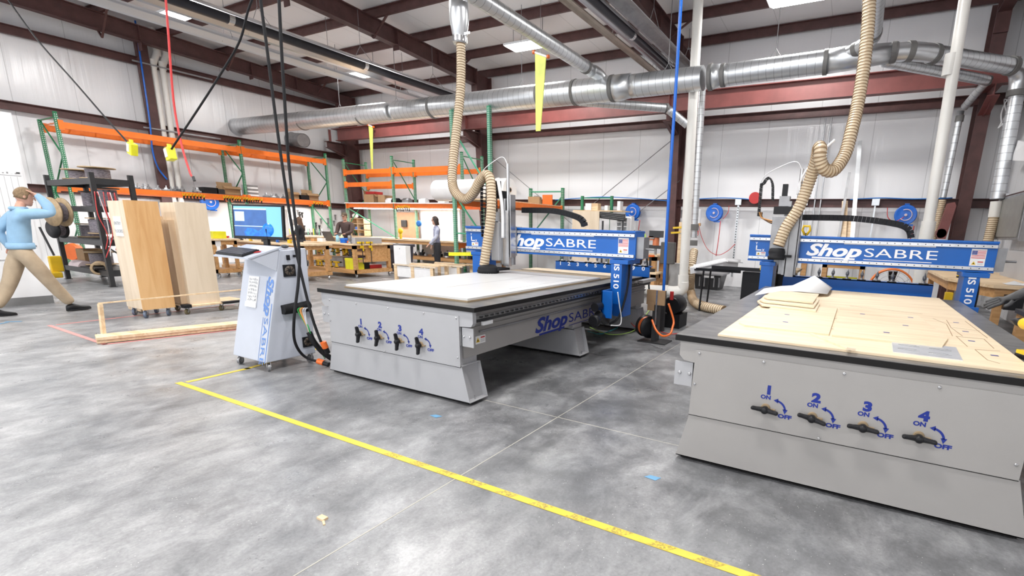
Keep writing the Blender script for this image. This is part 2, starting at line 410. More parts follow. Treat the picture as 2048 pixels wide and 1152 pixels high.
# rigid frames: tapered column + rafter
def ibeam_poly(mb, web, ax, c, tw, fw, lower, upper, ft=.02):
    mb.prism(web, ax, c-tw/2, c+tw/2)
    for seg in (lower, upper):
        for p, q in zip(seg, seg[1:]):
            mb.bar((c, p[0], p[1]), (c, q[0], q[1]), fw, ft, (0, 0, 1) if abs(p[1]-q[1]) < abs(p[0]-q[0]) else (0, 1, 0))
for i, x in enumerate(FR):
    mb = MB()
    col = [(13.74, 0), (13.42, 5.9), (13.42, 6.3), (14.1, 6.3), (14.1, 0)]
    ibeam_poly(mb, col, 0, x, .02, .24, [(13.74, 0), (13.42, 5.93)], [(14.1, 0), (14.1, 6.3)])
    yb = [13.42, 10.3, 4, -6]; zb = [5.93, 6.13, 6.36, 6.6]
    low = list(zip(yb, zb)); up = [(13.42, zroof(13.42)), (-6, zroof(-6)-.02)]
    ibeam_poly(mb, low+[up[1], up[0]], 0, x, .016, .22, low, up)
    for yy in (13.4, 11.8, 10.3, 7.4, 4.4, 1.4):   # stiffeners
        mb.box(x-.1, x+.1, yy-.008, yy+.008, 6.02 if yy < 13 else 5.93, zroof(yy))
    mb.box(x-.12, x+.12, 13.38, 13.42, 5.55, 6.4)
    for yy in (12.6, 9.6, 6.6):                      # flange braces
        for sg in (-1, 1): mb.bar((x, yy, 6.1), (x+sg*.55, yy, zroof(yy)), .04, .04)
    mb.box(x-.16, x+.16, 13.7, 14.1, 0, .02)
    struct(mb, T_(), 'iron')
# crane runway beam on brackets
mb = MB()
yb_ = 13.0; z0, z1 = 4.5, 4.93
mb.box(-18.1, 2.3, yb_-.008, yb_+.008, z0, z1); mb.box(-18.1, 2.3, yb_-.11, yb_+.11, z0, z0+.018); mb.box(-18.3, 2.3, yb_-.13, yb_+.13, z1-.018, z1)
for x in FR[:3]: mb.box(x-.008, x+.008, yb_-.1, yb_, z0, z1)
struct(mb, T_(), 'iron2')
for x in FR:
    mb = MB(); mb.prism([(yb_-.2, 4.48), (13.62, 4.48), (13.62, 4.0), (13.3, 4.05), (yb_-.2, 4.28)], 0, x-.01, x+.01)
    mb.box(x-.13, x+.13, yb_-.22, 13.6, 4.47, 4.49); mb.bar((x, yb_-.2, 4.27), (x, 13.6, 4.02), .2, .015)
    struct(mb, T_(), 'iron' if x < 0 else 'iron2')
# corner post on the right and rod bracing
mb = MB()
for a, b in (((-4.75+.1, 13.9, 2.9), (-8.4, 14.05, .25)), ((-11.6, 13.9, 3.95), (-7.3, 14.05, 1.0)), ((-4.8, 13.9, 4.1), (-8.0, 14.05, 1.9))):
    mb.cyl(a, b, .012, n=6)
struct(mb, T_(), 'steeld')
# office partition at far left, grey skirting
xp = -12.05
mb = MB(); mb.box(xp-.12, xp, -4, 3.0, .0, 3.02); struct(mb, 'wall_partition', 'white')
mb = MB(); mb.box(xp, xp+.015, -4, 3.0, 0, .13); struct(mb, 'baseboard_partition', mat('grey_skirting', (.2, .2, .2), .6))
# fine weather: lamps
proto = None
def light_fix(i, x, y, z):
    global proto
    lab = {0: 'bright linear high bay light seen between the heater reflectors, nearest the left wall', 1: 'bright linear high bay light under the purlins beside the galvanised branch duct', 2: 'bright linear high bay light at the top edge near the right flex hose'}
    return lab
names = {(-14.35, 11.4): 'bright high bay light between the long heater reflectors, far one of two',
         (-14.35, 6.6): 'bright high bay light between the long heater reflectors, near the red hose',
         (-8.1, 11.4): 'bright high bay light under the purlin behind the yellow lifting strap',
         (-1.62, 11.4): 'bright high bay light at the top edge left of the right flex hose'}
M['glow'] = mat('lit_lens', (1, 1, 1), .4, emit=14, var=0)
for x, y, z in LIGHTS:
    lab = names.get((x, y))
    if lab is None: lab = 'linear high bay light in the rows above and behind the camera'
    t = thing('high_bay_light', lab, 'ceiling light', (x, y, z), 0, 'linear high bay lights' if (x, y) not in names else None)
    mb = MB(); mb.box(x-.6, x+.6, y-.24, y+.24, z, z+.05); mb.box(x-.5, x+.5, y-.1, y+.1, z+.05, z+.1); build(mb, 'housing', 'white', t)
    mb = MB(); mb.prism([(x-.58, z), (x-.52, z-.035), (x+.52, z-.035), (x+.58, z)], 1, y-.2, y+.2); build(mb, 'lens', 'glow', t)
    for sx in (-.45, .45): mb = MB(); mb.cyl((x+sx, y, z+.05), (x+sx, y, zroof(y)+.22), .008, n=6); build(mb, 'hanger', 'steeld', t)
# ================================================================== DUCTS, PIPES, HEATERS, HOSES, CORDS
DY = 10.45
def band(mb, p, d, r, w=.07, m=0): 
    p = V(p); d = V(d).normalized(); mb.cyl(p-d*w/2, p+d*w/2, r, n=24, m=m)
# --- main duct
t = thing('spiral_duct', 'long galvanised spiral main duct running across the hall below the roof', 'air duct', (-10, DY, 4.2))
mb = MB(); ribbed(mb, [(-19.28, 10.05, 4.55), (-17, 10.2, 4.55), (-12, DY, 4.56), (-5.15, DY, 4.5)], .262, .155, .002, 28, .05)
mb.tube([(-5.15, DY, 4.5), (-5.0, DY, 4.5), (-4.7, DY, 4.52)], .26, 28, rad=[.262, .262, .235])
ribbed(mb, [(-4.7, DY, 4.5), (-3.0, DY, 4.5)], .232, .155, .002, 28, .05)
mb.tube([(-3.0, DY, 4.5), (-2.75, DY, 4.51)], .2, 28, rad=[.232, .20])
ribbed(mb, [(-2.75, DY, 4.51), (-.92, DY, 4.53)], .198, .14, .002, 28, .05)
mb.tube([(-.92, DY, 4.53), (-.55, DY, 4.55), (.12, 10.6, 4.6)], .2, 28, rad=[.198, .2, .155])
build(mb, 'duct_wall', ['gal', 'gal2'], t)
for p, r in (((-15.9, 10.27, 4.55), .275), ((-13.3, 10.4, 4.555), .275), ((-10.5, DY, 4.54), .275), ((-7.05, DY, 4.52), .275), ((-6.1, DY, 4.51), .275), ((-5.15, DY, 4.5), .272), ((-3.0, DY, 4.5), .245), ((-2.75, DY, 4.51), .212), ((-.92, DY, 4.53), .212), ((.12, 10.6, 4.6), .17)):
    mb = MB(); band(mb, p, (1, .02, 0), r); build(mb, 'sealing_band', 'tapeg', t)
# --- right end: elbow section going to the wall
t = thing('spiral_duct', 'galvanised elbow duct with black tape bands turning down along the right wall', 'air duct', (1.2, 11.6, 1.9))
P = [V((.1, 10.6, 4.6)), V((.36, 10.68, 4.61)), V((.6, 10.86, 4.62)), V((.72, 10.98, 4.62))]
mb = MB(); mb.tube(spline(P, 6), .15, 24); build(mb, 'elbow', 'gal', t)
mb = MB(); ribbed(mb, [(.72, 10.98, 4.62), (2.08, 12.3, 4.63)], .145, .13, .002, 22, .06)
build(mb, 'run', ['gal', 'gal2'], t)
mb = MB(); mb.tube(spline([(2.06, 12.28, 4.63), (2.2, 12.42, 4.58), (2.27, 12.5, 4.42), (2.28, 12.5, 4.2)], 6), .15, 24); build(mb, 'elbow', 'gal', t)
mb = MB(); ribbed(mb, [(2.28, 12.5, 4.25), (2.32, 12.5, 2.2)], .12, .14, .002, 22, .06); build(mb, 'drop', ['gal', 'gal2'], t)
for p, d in (((.36, 10.68, 4.61), (1, .4, 0)), ((.12, 10.6, 4.6), (1, .2, 0)), ((.74, 11.0, 4.62), (1, 1, 0)), ((2.07, 12.28, 4.63), (1, 1, 0)), ((2.28, 12.5, 4.2), (0, 0, 1))):
    mb = MB(); band(mb, p, d, .163, .1); build(mb, 'tape_band', 'tapeg', t)
mb = MB(); mb.cyl((2.32, 12.5, 2.25), (2.33, 12.5, 1.95), .10); mb.m = 1
ribbed(mb, [(2.33, 12.5, 2.0), (2.3, 12.45, 1.2), (2.25, 12.4, .5)], .085, .04, .008, 16, .3, 2, 1)
build(mb, 'flexible_end', ['pvc', 'hose', 'hosew'], t)
# --- small duct to the corner column
t = thing('spiral_duct', 'narrow galvanised duct under the elbow, dropping diagonally then down the corner column', 'air duct', (1.7, 12.7, 1.2))
mb = MB(); ribbed(mb, [(-.02, 10.65, 4.5), (1.83, 12.75, 4.53)], .095, .12, .0015, 18, .06)
a = V((1.83, 12.75, 4.53)); b_ = atY(1922, 222, 13.45); ribbed(mb, [a, b_], .075, .12, .0015, 18, .06)
c_ = atY(1885, 400, 13.5); ribbed(mb, [b_, c_], .062, .16, .0015, 18, .06); build(mb, 'run', ['gal', 'gal2'], t)
for p, d in ((a, (0, .5, -.4)), (b_+V((0, 0, -.15)), (0, 0, 1))):
    mb = MB(); band(mb, p, d, .078, .12); build(mb, 'tape_band', 'tapeg', t)
mb = MB(); ribbed(mb, [c_+V((0, -.02, 0)), c_+V((-.02, -.02, -.6)), c_+V((-.12, -.1, -1.3))], .068, .04, .008, 16, .3, 1, 0); build(mb, 'flexible_end', ['hose', 'hosew'], t)
# --- branch 1 (runs toward the camera) with down elbow
def branch(name_lab, x0, y0, x1, y1, z, r, wye=True, down=None):
    t = thing('branch_duct', name_lab, 'air duct', (x0, y0, z-r))
    mb = MB(); ribbed(mb, [(x0, y0, z), (x1, y1, z)], r, .15, .0015, 22, .06); build(mb, 'run', ['gal', 'gal2'], t)
    return t
bx = -5.42; bz = 4.78
t = branch('galvanised branch duct running toward the viewer above the yellow strap, left of two', bx-.05, 10.0, bx, 6.2, bz, .125)
mb = MB(); mb.tube(spline([(bx-.05, 10.0, bz), (bx-.02, 10.25, bz-.01), (bx+.02, 10.4, bz-.1), (bx+.02, DY, bz-.25)], 5), .128, 20); build(mb, 'elbow', 'gal', t)
mb = MB(); band(mb, (bx-.05, 9.75, bz), (0, 1, 0), .137, .08); build(mb, 'tape_band', 'tapeg', t)
mb = MB(); mb.tube(spline([(bx, 6.25, bz), (bx, 6.05, bz), (bx-.01, 5.98, bz-.12), (bx-.01, 5.97, bz-.3)], 5), .13, 20)
mb.lathe([(.13, 0), (.135, -.1), (.135, -.22), (.105, -.4), (.095, -.42), (.095, -.52)], (bx-.01, 5.97, bz-.22), 20); build(mb, 'reducer', 'gal', t)
mb = MB(); mb.cyl((bx-.01, 5.97, 4.13), (bx-.01, 5.97, 4.06), .105); mb.cbox((bx+.14, 5.95, 4.15), (.12, .012, .03)); build(mb, 'hose_clamp', 'steel', t)
# --- branch 2 right
t = branch('galvanised branch duct beside the right flex hose, running toward the viewer', -.2, 9.9, -.2, 6.9, 4.7, .11)
mb = MB(); mb.tube(spline([(-.2, 9.95, 4.7), (-.25, 10.1, 4.68), (-.45, 10.3, 4.63), (-.75, DY, 4.55)], 5), .112, 20); build(mb, 'elbow', 'gal', t)
mb = MB(); mb.tube(spline([(-.2, 6.95, 4.7), (-.2, 6.8, 4.7), (-.22, 6.75, 4.6), (-.22, 6.75, 4.4)], 5), .112, 20); build(mb, 'elbow', 'gal', t)
for p, d in (((-.2, 9.8, 4.7), (0, 1, 0)), ((-.45, 10.3, 4.63), (1, -.6, .2))):
    mb = MB(); band(mb, p, d, .12, .08); build(mb, 'tape_band', 'tapeg', t)
# --- small branch under main duct to pvc riser + galvanised drop
t = thing('branch_duct', 'narrow galvanised duct leaving the underside of the main duct toward the white riser pipe', 'air duct', (-5, 11.5, 4.2))
p0 = V((-6.35, 10.4, 4.36)); p1 = V((-4.5, 12.1, 4.4)); p2 = V((-4.3, 12.35, 4.2)); p3 = atY(1378, 250, 12.3)
mb = MB(); ribbed(mb, [p0, p1], .1, .13, .0015, 18, .06); ribbed(mb, [p1, V((-4.02, 12.4, 4.02))], .095, .13, .0015, 18, .06); build(mb, 'run', ['gal', 'gal2'], t)
mb = MB(); band(mb, p1, (1, .9, 0), .11, .06); build(mb, 'tape_band', 'tapeg', t)
t = thing('drop_duct', 'vertical galvanised duct standing right beside the tall white riser pipe', 'air duct', (-3.3, 11.2, 1.0))
mb = MB(); ribbed(mb, [(-3.38, 11.2, 4.62), (-3.32, 11.2, 1.25)], .075, .13, .0015, 18, .06)
mb.tube(spline([(-3.38, 11.2, 4.55), (-3.38, 11.2, 4.68), (-3.42, 11.1, 4.72), (-3.6, 10.7, 4.66)], 4), .088, 16); build(mb, 'run', ['gal', 'gal2'], t)
mb = MB(); band(mb, (-3.33, 11.2, 1.6), (0, 0, 1), .1, .14); band(mb, (-3.33, 11.2, 1.25), (0, 0, 1), .1, .12); build(mb, 'tape_band', 'tapeg', t)
q0 = atY(1388, 505, 11.2)
mb = MB(); ribbed(mb, spline([q0+V((0, 0, .05)), q0+V((.05, -.3, -.4)), atZ(1382, 585, .1), atZ(1395, 608, .09), atZ(1450, 622, .08)], 8), .09, .05, .008, 14, .3, 1, 0)
single(mb, 'flex_hose', ['hose', 'hosew'], 'tan ribbed hose lying on the floor behind the right machine', 'hose')
# --- white pvc risers
for (x, y, z0, r, lab) in ((-3.4, 10.7, .12, .10, 'tall white PVC riser pipe beside the blue air hose'),):
    t = thing('riser_pipe', lab, 'pipe', (x, y, 0))
    mb = MB(); mb.cyl((x-.05, y, zroof(y)), (x+.06, y, .35), r, n=26); build(mb, 'pipe', 'pvc', t)
    mb = MB(); mb.cyl((x+.05, y, .55), (x+.06, y, .3), r+.02, n=26)
    mb.tube(spline([(x+.06, y, .4), (x+.05, y, .22), (x-.12, y-.02, .165), (x-.3, y-.03, .165)], 6), r+.02, 22); build(mb, 'elbow', 'pvc', t)
    mb = MB(); mb.cyl((x-.28, y-.03, .165), (x-1.3, y-.3, .165), r+.015, n=24); mb.cyl((x-.28, y-.03, .165), (x-.4, y-.05, .165), r+.03, n=24); build(mb, 'floor_run', 'pvc', t)
t = thing('riser_pipe', 'tall leaning white PVC riser pipe behind the right machine gantry', 'pipe', (.95, 9, 0))
a, b_, c2 = atY(1933, -40, 9.0), atY(1900, 130, 9.0), atY(1853, 470, 9.0)
mb = MB(); mb.cyl(a+V((0, 0, 1.3)), c2, .075, n=26); mb.cyl(c2, (c2.x+.03, 9, .3), .09, n=26); build(mb, 'pipe', 'pvc', t)
for p_, q_, r_ in ((b_+V((0, 0, .14)), b_-V((0, 0, .14)), .083), (c2+V((0, 0, .2)), c2-V((0, 0, .12)), .095), ((c2.x+.03, 9, .75), (c2.x+.03, 9, .45), .115)): mb = MB(); mb.cyl(p_, q_, r_, n=26); build(mb, 'pipe_coupling', 'pvc', t)
# --- open duct stub from left wall
t = thing('duct_stub', 'open ended galvanised duct stub poking out of the left wall', 'air duct', (-18.9, 11.9, 4.2))
a = V((-19.28, 11.9, 4.45)); b_ = V((-18.45, 11.85, 4.36))
mb = MB(); mb.tube([a, b_], .24, 28, caps=False, rad=[.24, .24]); mb.tube([b_, a+V((.05, 0, 0))], .22, 28, caps=True, rad=[.225, .22]); band(mb, a+V((.1, 0, 0)), (1, 0, 0), .25, .05); build(mb, 'pipe', 'steeld', t)
# --- pair of white pipes on left wall
for i, (u0, u1, lab) in enumerate((((303, 50), (341, 372), 'white PVC pipe with offset bends on the left wall, left of two'), ((322, 55), (355, 372), 'white PVC pipe with offset bends on the left wall, right of two'))):
    a = atX(u0[0], u0[1], -18.95); b_ = atX(u1[0], u1[1], -18.95); m1 = V((-18.95, a.y+.02, 6.2)); m2 = V((-18.95, a.y-.12, 5.85))
    t = thing('vent_pipe', lab, 'pipe', (b_.x, b_.y, 0))
    mb = MB(); mb.cyl(a, m1, .075); mb.tube(spline([m1, (m1+m2)/2, m2], 5), .085, 16); mb.cyl(m2, (b_.x, b_.y, .3), .075); build(mb, 'pipe', 'pvc', t)
    for q in (m1, m2): mb = MB(); mb.cyl(q+V((0, 0, .12)), q-V((0, 0, .1)), .09); build(mb, 'pipe_coupling', 'pvc', t)
def straps(z): 
    pass
for z, nm_ in ((5.72, 'upper'), (3.95, 'lower')): mb = MB(); mb.box(-18.87, -18.85, 7.3, 9.3, z+.05, z+.09); single(mb, 'pipe_strap', 'steeld', nm_+' slotted steel strap holding the white pipes on the left wall', 'strap')
# --- radiant heaters
def heater(lab, xa, xb, y0, y1, z, tubes, dip=.09, m='refl', r=.06):
    t = thing('radiant_heater', lab, 'heater', ((xa+xb)/2, (y0+y1)/2, z-.05))
    xm = (xa+xb)/2; w_ = xb-xa; g = .012
    top = [(xa, z-.03), (xa+.02, z), (xa+w_*.3, z+dip*.8), (xm, z+dip), (xb-w_*.3, z+dip*.8), (xb-.02, z), (xb, z-.03)]
    poly = top+[(x, zz-g) for x, zz in reversed(top)]
    mb = MB(); mb.prism(poly, 1, y0, y1); build(mb, 'reflector', m, t)
    for x in tubes:
        mb = MB(); mb.cyl((x, y0+.1, z-.02), (x, y1-.1, z-.02), r, n=20); tb = build(mb, 'burner_tube', 'htube', t)
        yy = y0+1.5
        while yy < y1: mb = MB(); mb.cyl((x, yy, z-.02), (x, yy+.1, z-.02), r+.008, n=20); build(mb, 'tube_clamp', 'steel', tb); yy += 3.0
    yy = y0+.4
    while yy < y1:
        mb = MB()
        for x in (xa+.05, xb-.05): mb.cyl((x, yy, z), (xm, yy, z+.45), .006, n=5)
        mb.cyl((xm, yy, z+.45), (xm, yy, zroof(yy)), .006, n=5); yy += 2.4
        build(mb, 'hanger', 'steeld', t)
M['refl'] = mat('polished_reflector', (.62, .62, .64), .28, .8, scale=2, stretch=(1, .2, 1), var=.2)
M['reflw'] = mat('pale_reflector', (.66, .67, .70), .4, .25, scale=2, stretch=(1, .2, 1), var=.1)
M['reflt'] = mat('tan_reflector_edge', (.42, .36, .30), .4, .4)
M['htube'] = mat('dark_heater_tube', (.045, .045, .055), .3, .5)
heater('left half of the long radiant tube heater, pale wide reflector nearest the left wall', -13.02, -12.5, 1.5, 13.2, 5.3, (), .1, 'reflw')
heater('right half of the long radiant tube heater with a dark glossy tube', -12.0, -11.05, 1.5, 13.2, 5.3, (-11.35,), .16, r=.1)
heater('tan edged strip of the radiant heater hanging right of the centre branch duct', -5.35, -5.13, 3, 13.2, 5.55, (), .03, 'reflt')
heater('radiant heater with a dark tube hanging between the centre duct and the frame rafter', -5.02, -4.6, 3, 13.2, 5.55, (-4.8,), .1, r=.08)
heater('dull flat heater reflector closest to the frame rafter above the blue hose', -4.55, -4.15, 3, 13.2, 5.55, (), .06, 'steeld')
# --- duct hangers
mb_list = [(-17.3, 10.2), (-14.2, 10.35), (-11.9, DY), (-9.6, DY), (-7.6, DY), (-3.9, DY), (-1.8, DY)]
for x, y in mb_list:
    mb = MB(); z = 4.8 if x < -4 else 4.74
    mb.cyl((x, y, z+.12), (x, y, zroof(y)), .008, n=5); mb.cyl((x, y, z+.12), (x-.1, y, z-.03), .006, n=5); mb.cyl((x, y, z+.12), (x+.1, y, z-.03), .006, n=5)
    single(mb, 'duct_hanger', 'steeld', 'thin wire hanger between the roof purlins and the main duct', 'hanger', 'wire hangers of the main duct')
# --- flexible hoses of the machines
def hose(pts, r, lab, pitch=.036, body=.07):
    mb = MB(); ribbed(mb, spline(pts, 10), r, pitch, .007, 18, .32, 1, 0)
    return single(mb, 'flex_hose', ['hose', 'hosew'], lab, 'hose')
h1 = [(920, 62, 5.97), (922, 110, 5.96), (921, 180, 5.9), (914, 250, 5.8), (906, 325, 5.65), (905, 368, 5.55), (915, 390, 5.45), (933, 398, 5.4), (949, 383, 5.35), (960, 362, 5.3), (973, 350, 5.25), (981, 362, 5.2), (983, 400, 5.15), (981, 440, 5.12), (974, 490, 5.1), (968, 532, 5.08)]
hose([atY(*p) for p in h1], .06, 'tan ribbed dust hose looping down to the left machine spindle')
h2 = [(1739, -14, 7.0), (1736, 50, 7.0), (1728, 130, 6.95), (1715, 210, 6.85), (1703, 262, 6.7), (1690, 308, 6.6), (1668, 340, 6.45), (1648, 338, 6.35), (1640, 318, 6.3), (1641, 300, 6.3), (1638, 296, 6.38), (1633, 320, 6.5), (1618, 365, 6.6), (1598, 415, 6.6), (1572, 455, 6.58), (1556, 492, 6.55)]
hose([atY(*p) for p in h2], .066, 'tan ribbed dust hose looping down to the right machine spindle')
# --- hoses and cords
def cord(pts, r, m, lab, cat, name='drop_cable', n=8):
    top = V(pts[0])
    if 3.2 < top.z < 6.2 and top.x > -18: pts = [V((top.x, top.y, zroof(top.y)+.2)), V((top.x, top.y, top.z+.25))]+list(pts)
    mb = MB(); mb.tube(spline(pts, 8), r, n); return single(mb, name, m, lab, cat)
cord([atY(1364, -60, 6.4), atY(1362, 0, 6.4), atY(1350, 200, 6.4), atY(1337, 400, 6.4), atY(1326, 603, 6.4)], .021, 'bluep', 'straight blue air hose hanging from the roof beside the tall white riser', 'air hose', 'air_hose')
cord([atX(270, 40, -18.82), atX(280, 110, -18.8), atX(299, 240, -18.8), atX(305, 300, -18.8), atX(316, 335, -18.8), atX(334, 359, -18.8)], .022, 'bluep', 'blue air hose curving down the left wall beside the brown post', 'air hose', 'air_hose')
cord([atY(329, -30, 4.5), atY(336, 60, 4.5), atY(347, 200, 4.5), atY(362, 285, 4.5), atY(380, 345, 4.5), atY(386, 354, 4.5)], .017, mat('red_hose', (.62, .05, .05), .35), 'red air hose hanging in front of the left rack', 'air hose', 'air_hose')
cord([atY(386, 353, 4.5), atY(389, 362, 4.5)], .022, 'dark', 'black coupling at the lower end of the red air hose', 'hose coupling', 'hose_coupling')
yb = {}
for nm, pts, box, lab in (('a', [(-5, -30), (20, 5), (75, 80), (150, 165), (215, 240), (262, 292)], (265, 298), 'lower-left'), ('b', [(508, -20), (495, 25), (478, 85), (440, 150), (395, 220), (343, 298)], (341, 308), 'right')):
    cord([atY(x, y, 3.6) for x, y in pts], .012, 'rubber', 'black cord sagging from the roof to the yellow outlet box, %s one' % ('left' if nm == 'a' else 'right'), 'cord')
    c = atY(box[0], box[1], 3.6)
    t = thing('outlet_box', 'yellow hanging outlet box in front of the orange rack beam, %s of two' % ('left' if nm == 'a' else 'right'), 'outlet box', c-V((0, 0, .09)))
    mb = MB(); mb.T = MX.Translation(c) @ MX.Rotation(.35 if nm == 'a' else -.2, 4, 'Y'); mb.cbox((0, 0, 0), (.13, .09, .17)); build(mb, 'box', 'yel2', t, bevel=.01)
    mb = MB(); mb.T = MX.Translation(c) @ MX.Rotation(.35 if nm == 'a' else -.2, 4, 'Y'); mb.cbox((-.01, -.05, .01), (.06, .012, .11)); build(mb, 'socket_plate', 'white', t)
    mb = MB(); mb.cyl(c+V((0, 0, .08)), c+V((0, 0, .13)), .025); build(mb, 'cord_grip', 'yel2', t)
# the two heavy cables to the console
for pts, lab in (([(519, -40, 3.05), (521, 0, 3.05), (533, 90, 3.05), (548, 210, 3.05), (563, 320, 3.03), (578, 420, 3.0), (592, 500, 2.98), (610, 580, 2.98), (626, 640, 2.98), (642, 684, 3.0)], 'black power cable falling past the console, left of two at the top edge'),
                 ([(556, -40, 2.95), (558, 0, 2.95), (563, 100, 2.95), (571, 230, 2.95), (577, 320, 2.95), (588, 420, 2.9), (598, 500, 2.84), (597, 560, 2.8), (588, 640, 2.72), (590, 684, 2.78), (608, 712, 2.92), (638, 724, 3.02)], 'black power cable falling over the console side, right of two at the top edge')):
    cord([atY(*p) for p in pts], .0135, 'rubber', lab, 'cable', 'power_cable', 10)
# lifting straps
for (a, b_, c_, wd, yy, lab) in (((1070, 104), (1092, 114), (1076, 262), .2, 9.0, 'yellow lifting strap hanging in front of the main duct'), ((737, 250), (745, 254), (744, 342), .1, 12.84, 'yellow lifting strap hanging from the crane beam above the back rack')):
    t = thing('lifting_strap', lab, 'strap', atY(c_[0], c_[1], yy))
    p, q, r_ = atY(a[0], a[1], yy), atY(b_[0], b_[1], yy), atY(c_[0], c_[1], yy)
    mb = MB(); mb._add([p, q, r_+V((wd*.28, 0, 0)), r_-V((wd*.28, 0, 0)), p+V((0, .02, 0)), q+V((0, .02, 0)), r_+V((wd*.28, .02, 0)), r_+V((-wd*.28, .02, 0))], [(0, 1, 2, 3), (4, 7, 6, 5), (0, 4, 5, 1), (1, 5, 6, 2), (2, 6, 7, 3), (3, 7, 4, 0)], 0, False)
    build(mb, 'webbing', mat('fluorescent_strap', (.75, .82, .18), .6), t)
    mb = MB(); mb.cyl(p-V((.02, 0, 0)), q+V((.03, 0, 0)), .022); mb.cyl(p-V((.05, 0, 0)), p, .035, m=1); mb.cyl(q+V((.03, 0, 0)), q+V((.07, 0, 0)), .035, m=1); build(mb, 'sleeve', ['white', 'orp'], t)
    if wd > .15: mb = MB(); mb.cyl((p+q)/2, V(((p.x+q.x)/2, yy, zroof(yy)+.1)), .004, n=5); build(mb, 'hanging_wire', 'steeld', t)
# ================================================================== THE TWO ROUTER TABLES
def flag(T, w, h, parent):
    mb = MB(); mb.T = T
    for i in range(13): mb.m = 1 if i % 2 == 0 else 0; mb.box(-w/2, w/2, h/2-h*(i+1)/13, h/2-h*i/13, .0, .0012)
    mb.m = 2; mb.box(-w/2, -w*.1, h/2-h*7/13, h/2, .0, .002)
    mb.m = 0
    for r in range(4):
        for c in range(5): mb.cbox((-w*.46+c*w*.085, h/2-h*.07-r*h*.125, .0022), (w*.03, w*.03, .0006))
    return build(mb, 'flag_sticker', [M['paper'], mat('flag_red', (.6, .03, .05), .5), mat('flag_blue', (.02, .04, .25), .5)], parent)
def warn(T, w, h, parent, name='warning_sticker'):
    mb = MB(); mb.T = T; mb.box(-w/2, w/2, -h/2, h/2, 0, .001)
    mb.m = 1; s = h*.36; cx = -w*.26
    mb._add([(cx-s, -s*.8, .0014), (cx+s, -s*.8, .0014), (cx, s*.95, .0014)], [(0, 1, 2)], 1, False)
    mb._add([(cx-s*.4, -s*.5, .0018), (cx+s*.4, -s*.5, .0018), (cx, s*.35, .0018)], [(0, 1, 2)], 2, False)
    mb.m = 3; mb.box(w*.02, w*.44, h*.16, h*.34, .001, .0015); mb.m = 4
    for k in range(3): mb.box(w*.02, w*.44, -h*.3+k*h*.14, -h*.26+k*h*.14, .001, .0015)
    return build(mb, name, ['paper', 'yellow', 'black', 'red', 'steeld'], parent)
def logo(T, h, parent, mname, sx=1.0, part='Both'):
    """the maker's word mark: heavy slanted 'Shop', light wide 'SABRE', rules above and below; T origin at its centre, total width about 8.6 h"""
    W = h
    o1 = text('Shop', W*1.0, T @ MX.Translation((-2.75*W*sx, 0, 0)), mname, parent, 'logo_lettering', bold=.05*W, shear=.3, sx=1.5*sx)
    o2 = text('SABRE', W*.72, T @ MX.Translation((2.25*W*sx, -.06*W, 0)), mname, parent, 'logo_lettering', bold=.0, sx=1.85*sx, space=1.02)
    mb = MB(); mb.T = T
    mb.box(-1.9*W*sx, 4.6*W*sx, .60*W, .70*W, 0, .0012); mb.box(-4.3*W*sx, -.95*W*sx, -.68*W, -.54*W, 0, .0012); mb.box(-.3*W*sx, 4.5*W*sx, -.62*W, -.57*W, 0, .0012)
    build(mb, 'logo_rules', mname, parent)
def handle(T, parent, ang, scale=1.0):
    """black wing valve handle, local z out of the panel"""
    mb = MB(); mb.T = T
    mb.cyl((0, .004, 0), (0, .004, .014), .027, .025, n=20); h = build(mb, 'valve_bezel', 'tan', parent)
    mb = MB(); mb.T = T @ MX.Rotation(ang, 4, 'Z')
    mb.lathe([(.020, 0), (.022, .012), (.022, .035), (.017, .045), (.0, .048)], (0, 0, .012), 18)
    for sg in (1, -1):
        rs = []
        for x, w_, z0, z1 in ((.0, .019, .02, .05), (.022, .013, .022, .054), (.05, .0105, .028, .058), (.072, .011, .032, .062), (.079, .006, .038, .056)):
            rs.append([V((sg*x, -w_, z0)), V((sg*x, w_, z0)), V((sg*x, w_*.8, z1)), V((sg*x, -w_*.8, z1))])
        mb.rings(rs, sm=False)
    return build(mb, 'valve_handle', 'black', parent, bevel=.004)
def arc_arrow(T, parent):
    mb = MB(); mb.T = T; n = 10; r0, r1 = .052, .064; vs = []; fs = []
    for i in range(n+1):
        a = math.radians(80-72*i/n)
        vs += [(r0*math.cos(a), r0*math.sin(a), .001), (r1*math.cos(a), r1*math.sin(a), .001)]
    for i in range(n): fs.append((2*i, 2*i+1, 2*i+3, 2*i+2))
    mb._add(vs, fs, 0, False)
    mb._add([(-.012, .058, .001), (.014, .073, .001), (.014, .043, .001)], [(0, 2, 1)], 0, False)
    mb._add([(.058, -.018, .001), (.073, .012, .001), (.043, .012, .001)], [(0, 1, 2)], 0, False)
    return build(mb, 'arrow_marking', 'lblue', parent)
def bolt(mb, T, r=.012, h=.008, m=0):
    k = mb.T; mb.T = T; mb.lathe([(r, 0), (r, h*.6), (r*.6, h)], (0, 0, 0), 8, m=m); mb.T = k
def toolholder(x, y, z, parent):
    mb = MB(); mb.lathe([(.03, 0), (.032, .015), (.012, .02), (.012, .05), (.02, .055), (.021, .085), (.013, .1), (.004, .135)], (x, y, z), 12)
    mb.m = 1; mb.cbox((x, y-.0, z+.004), (.1, .06, .012)); build(mb, 'tool_holder', ['steeld', 'black'], parent)
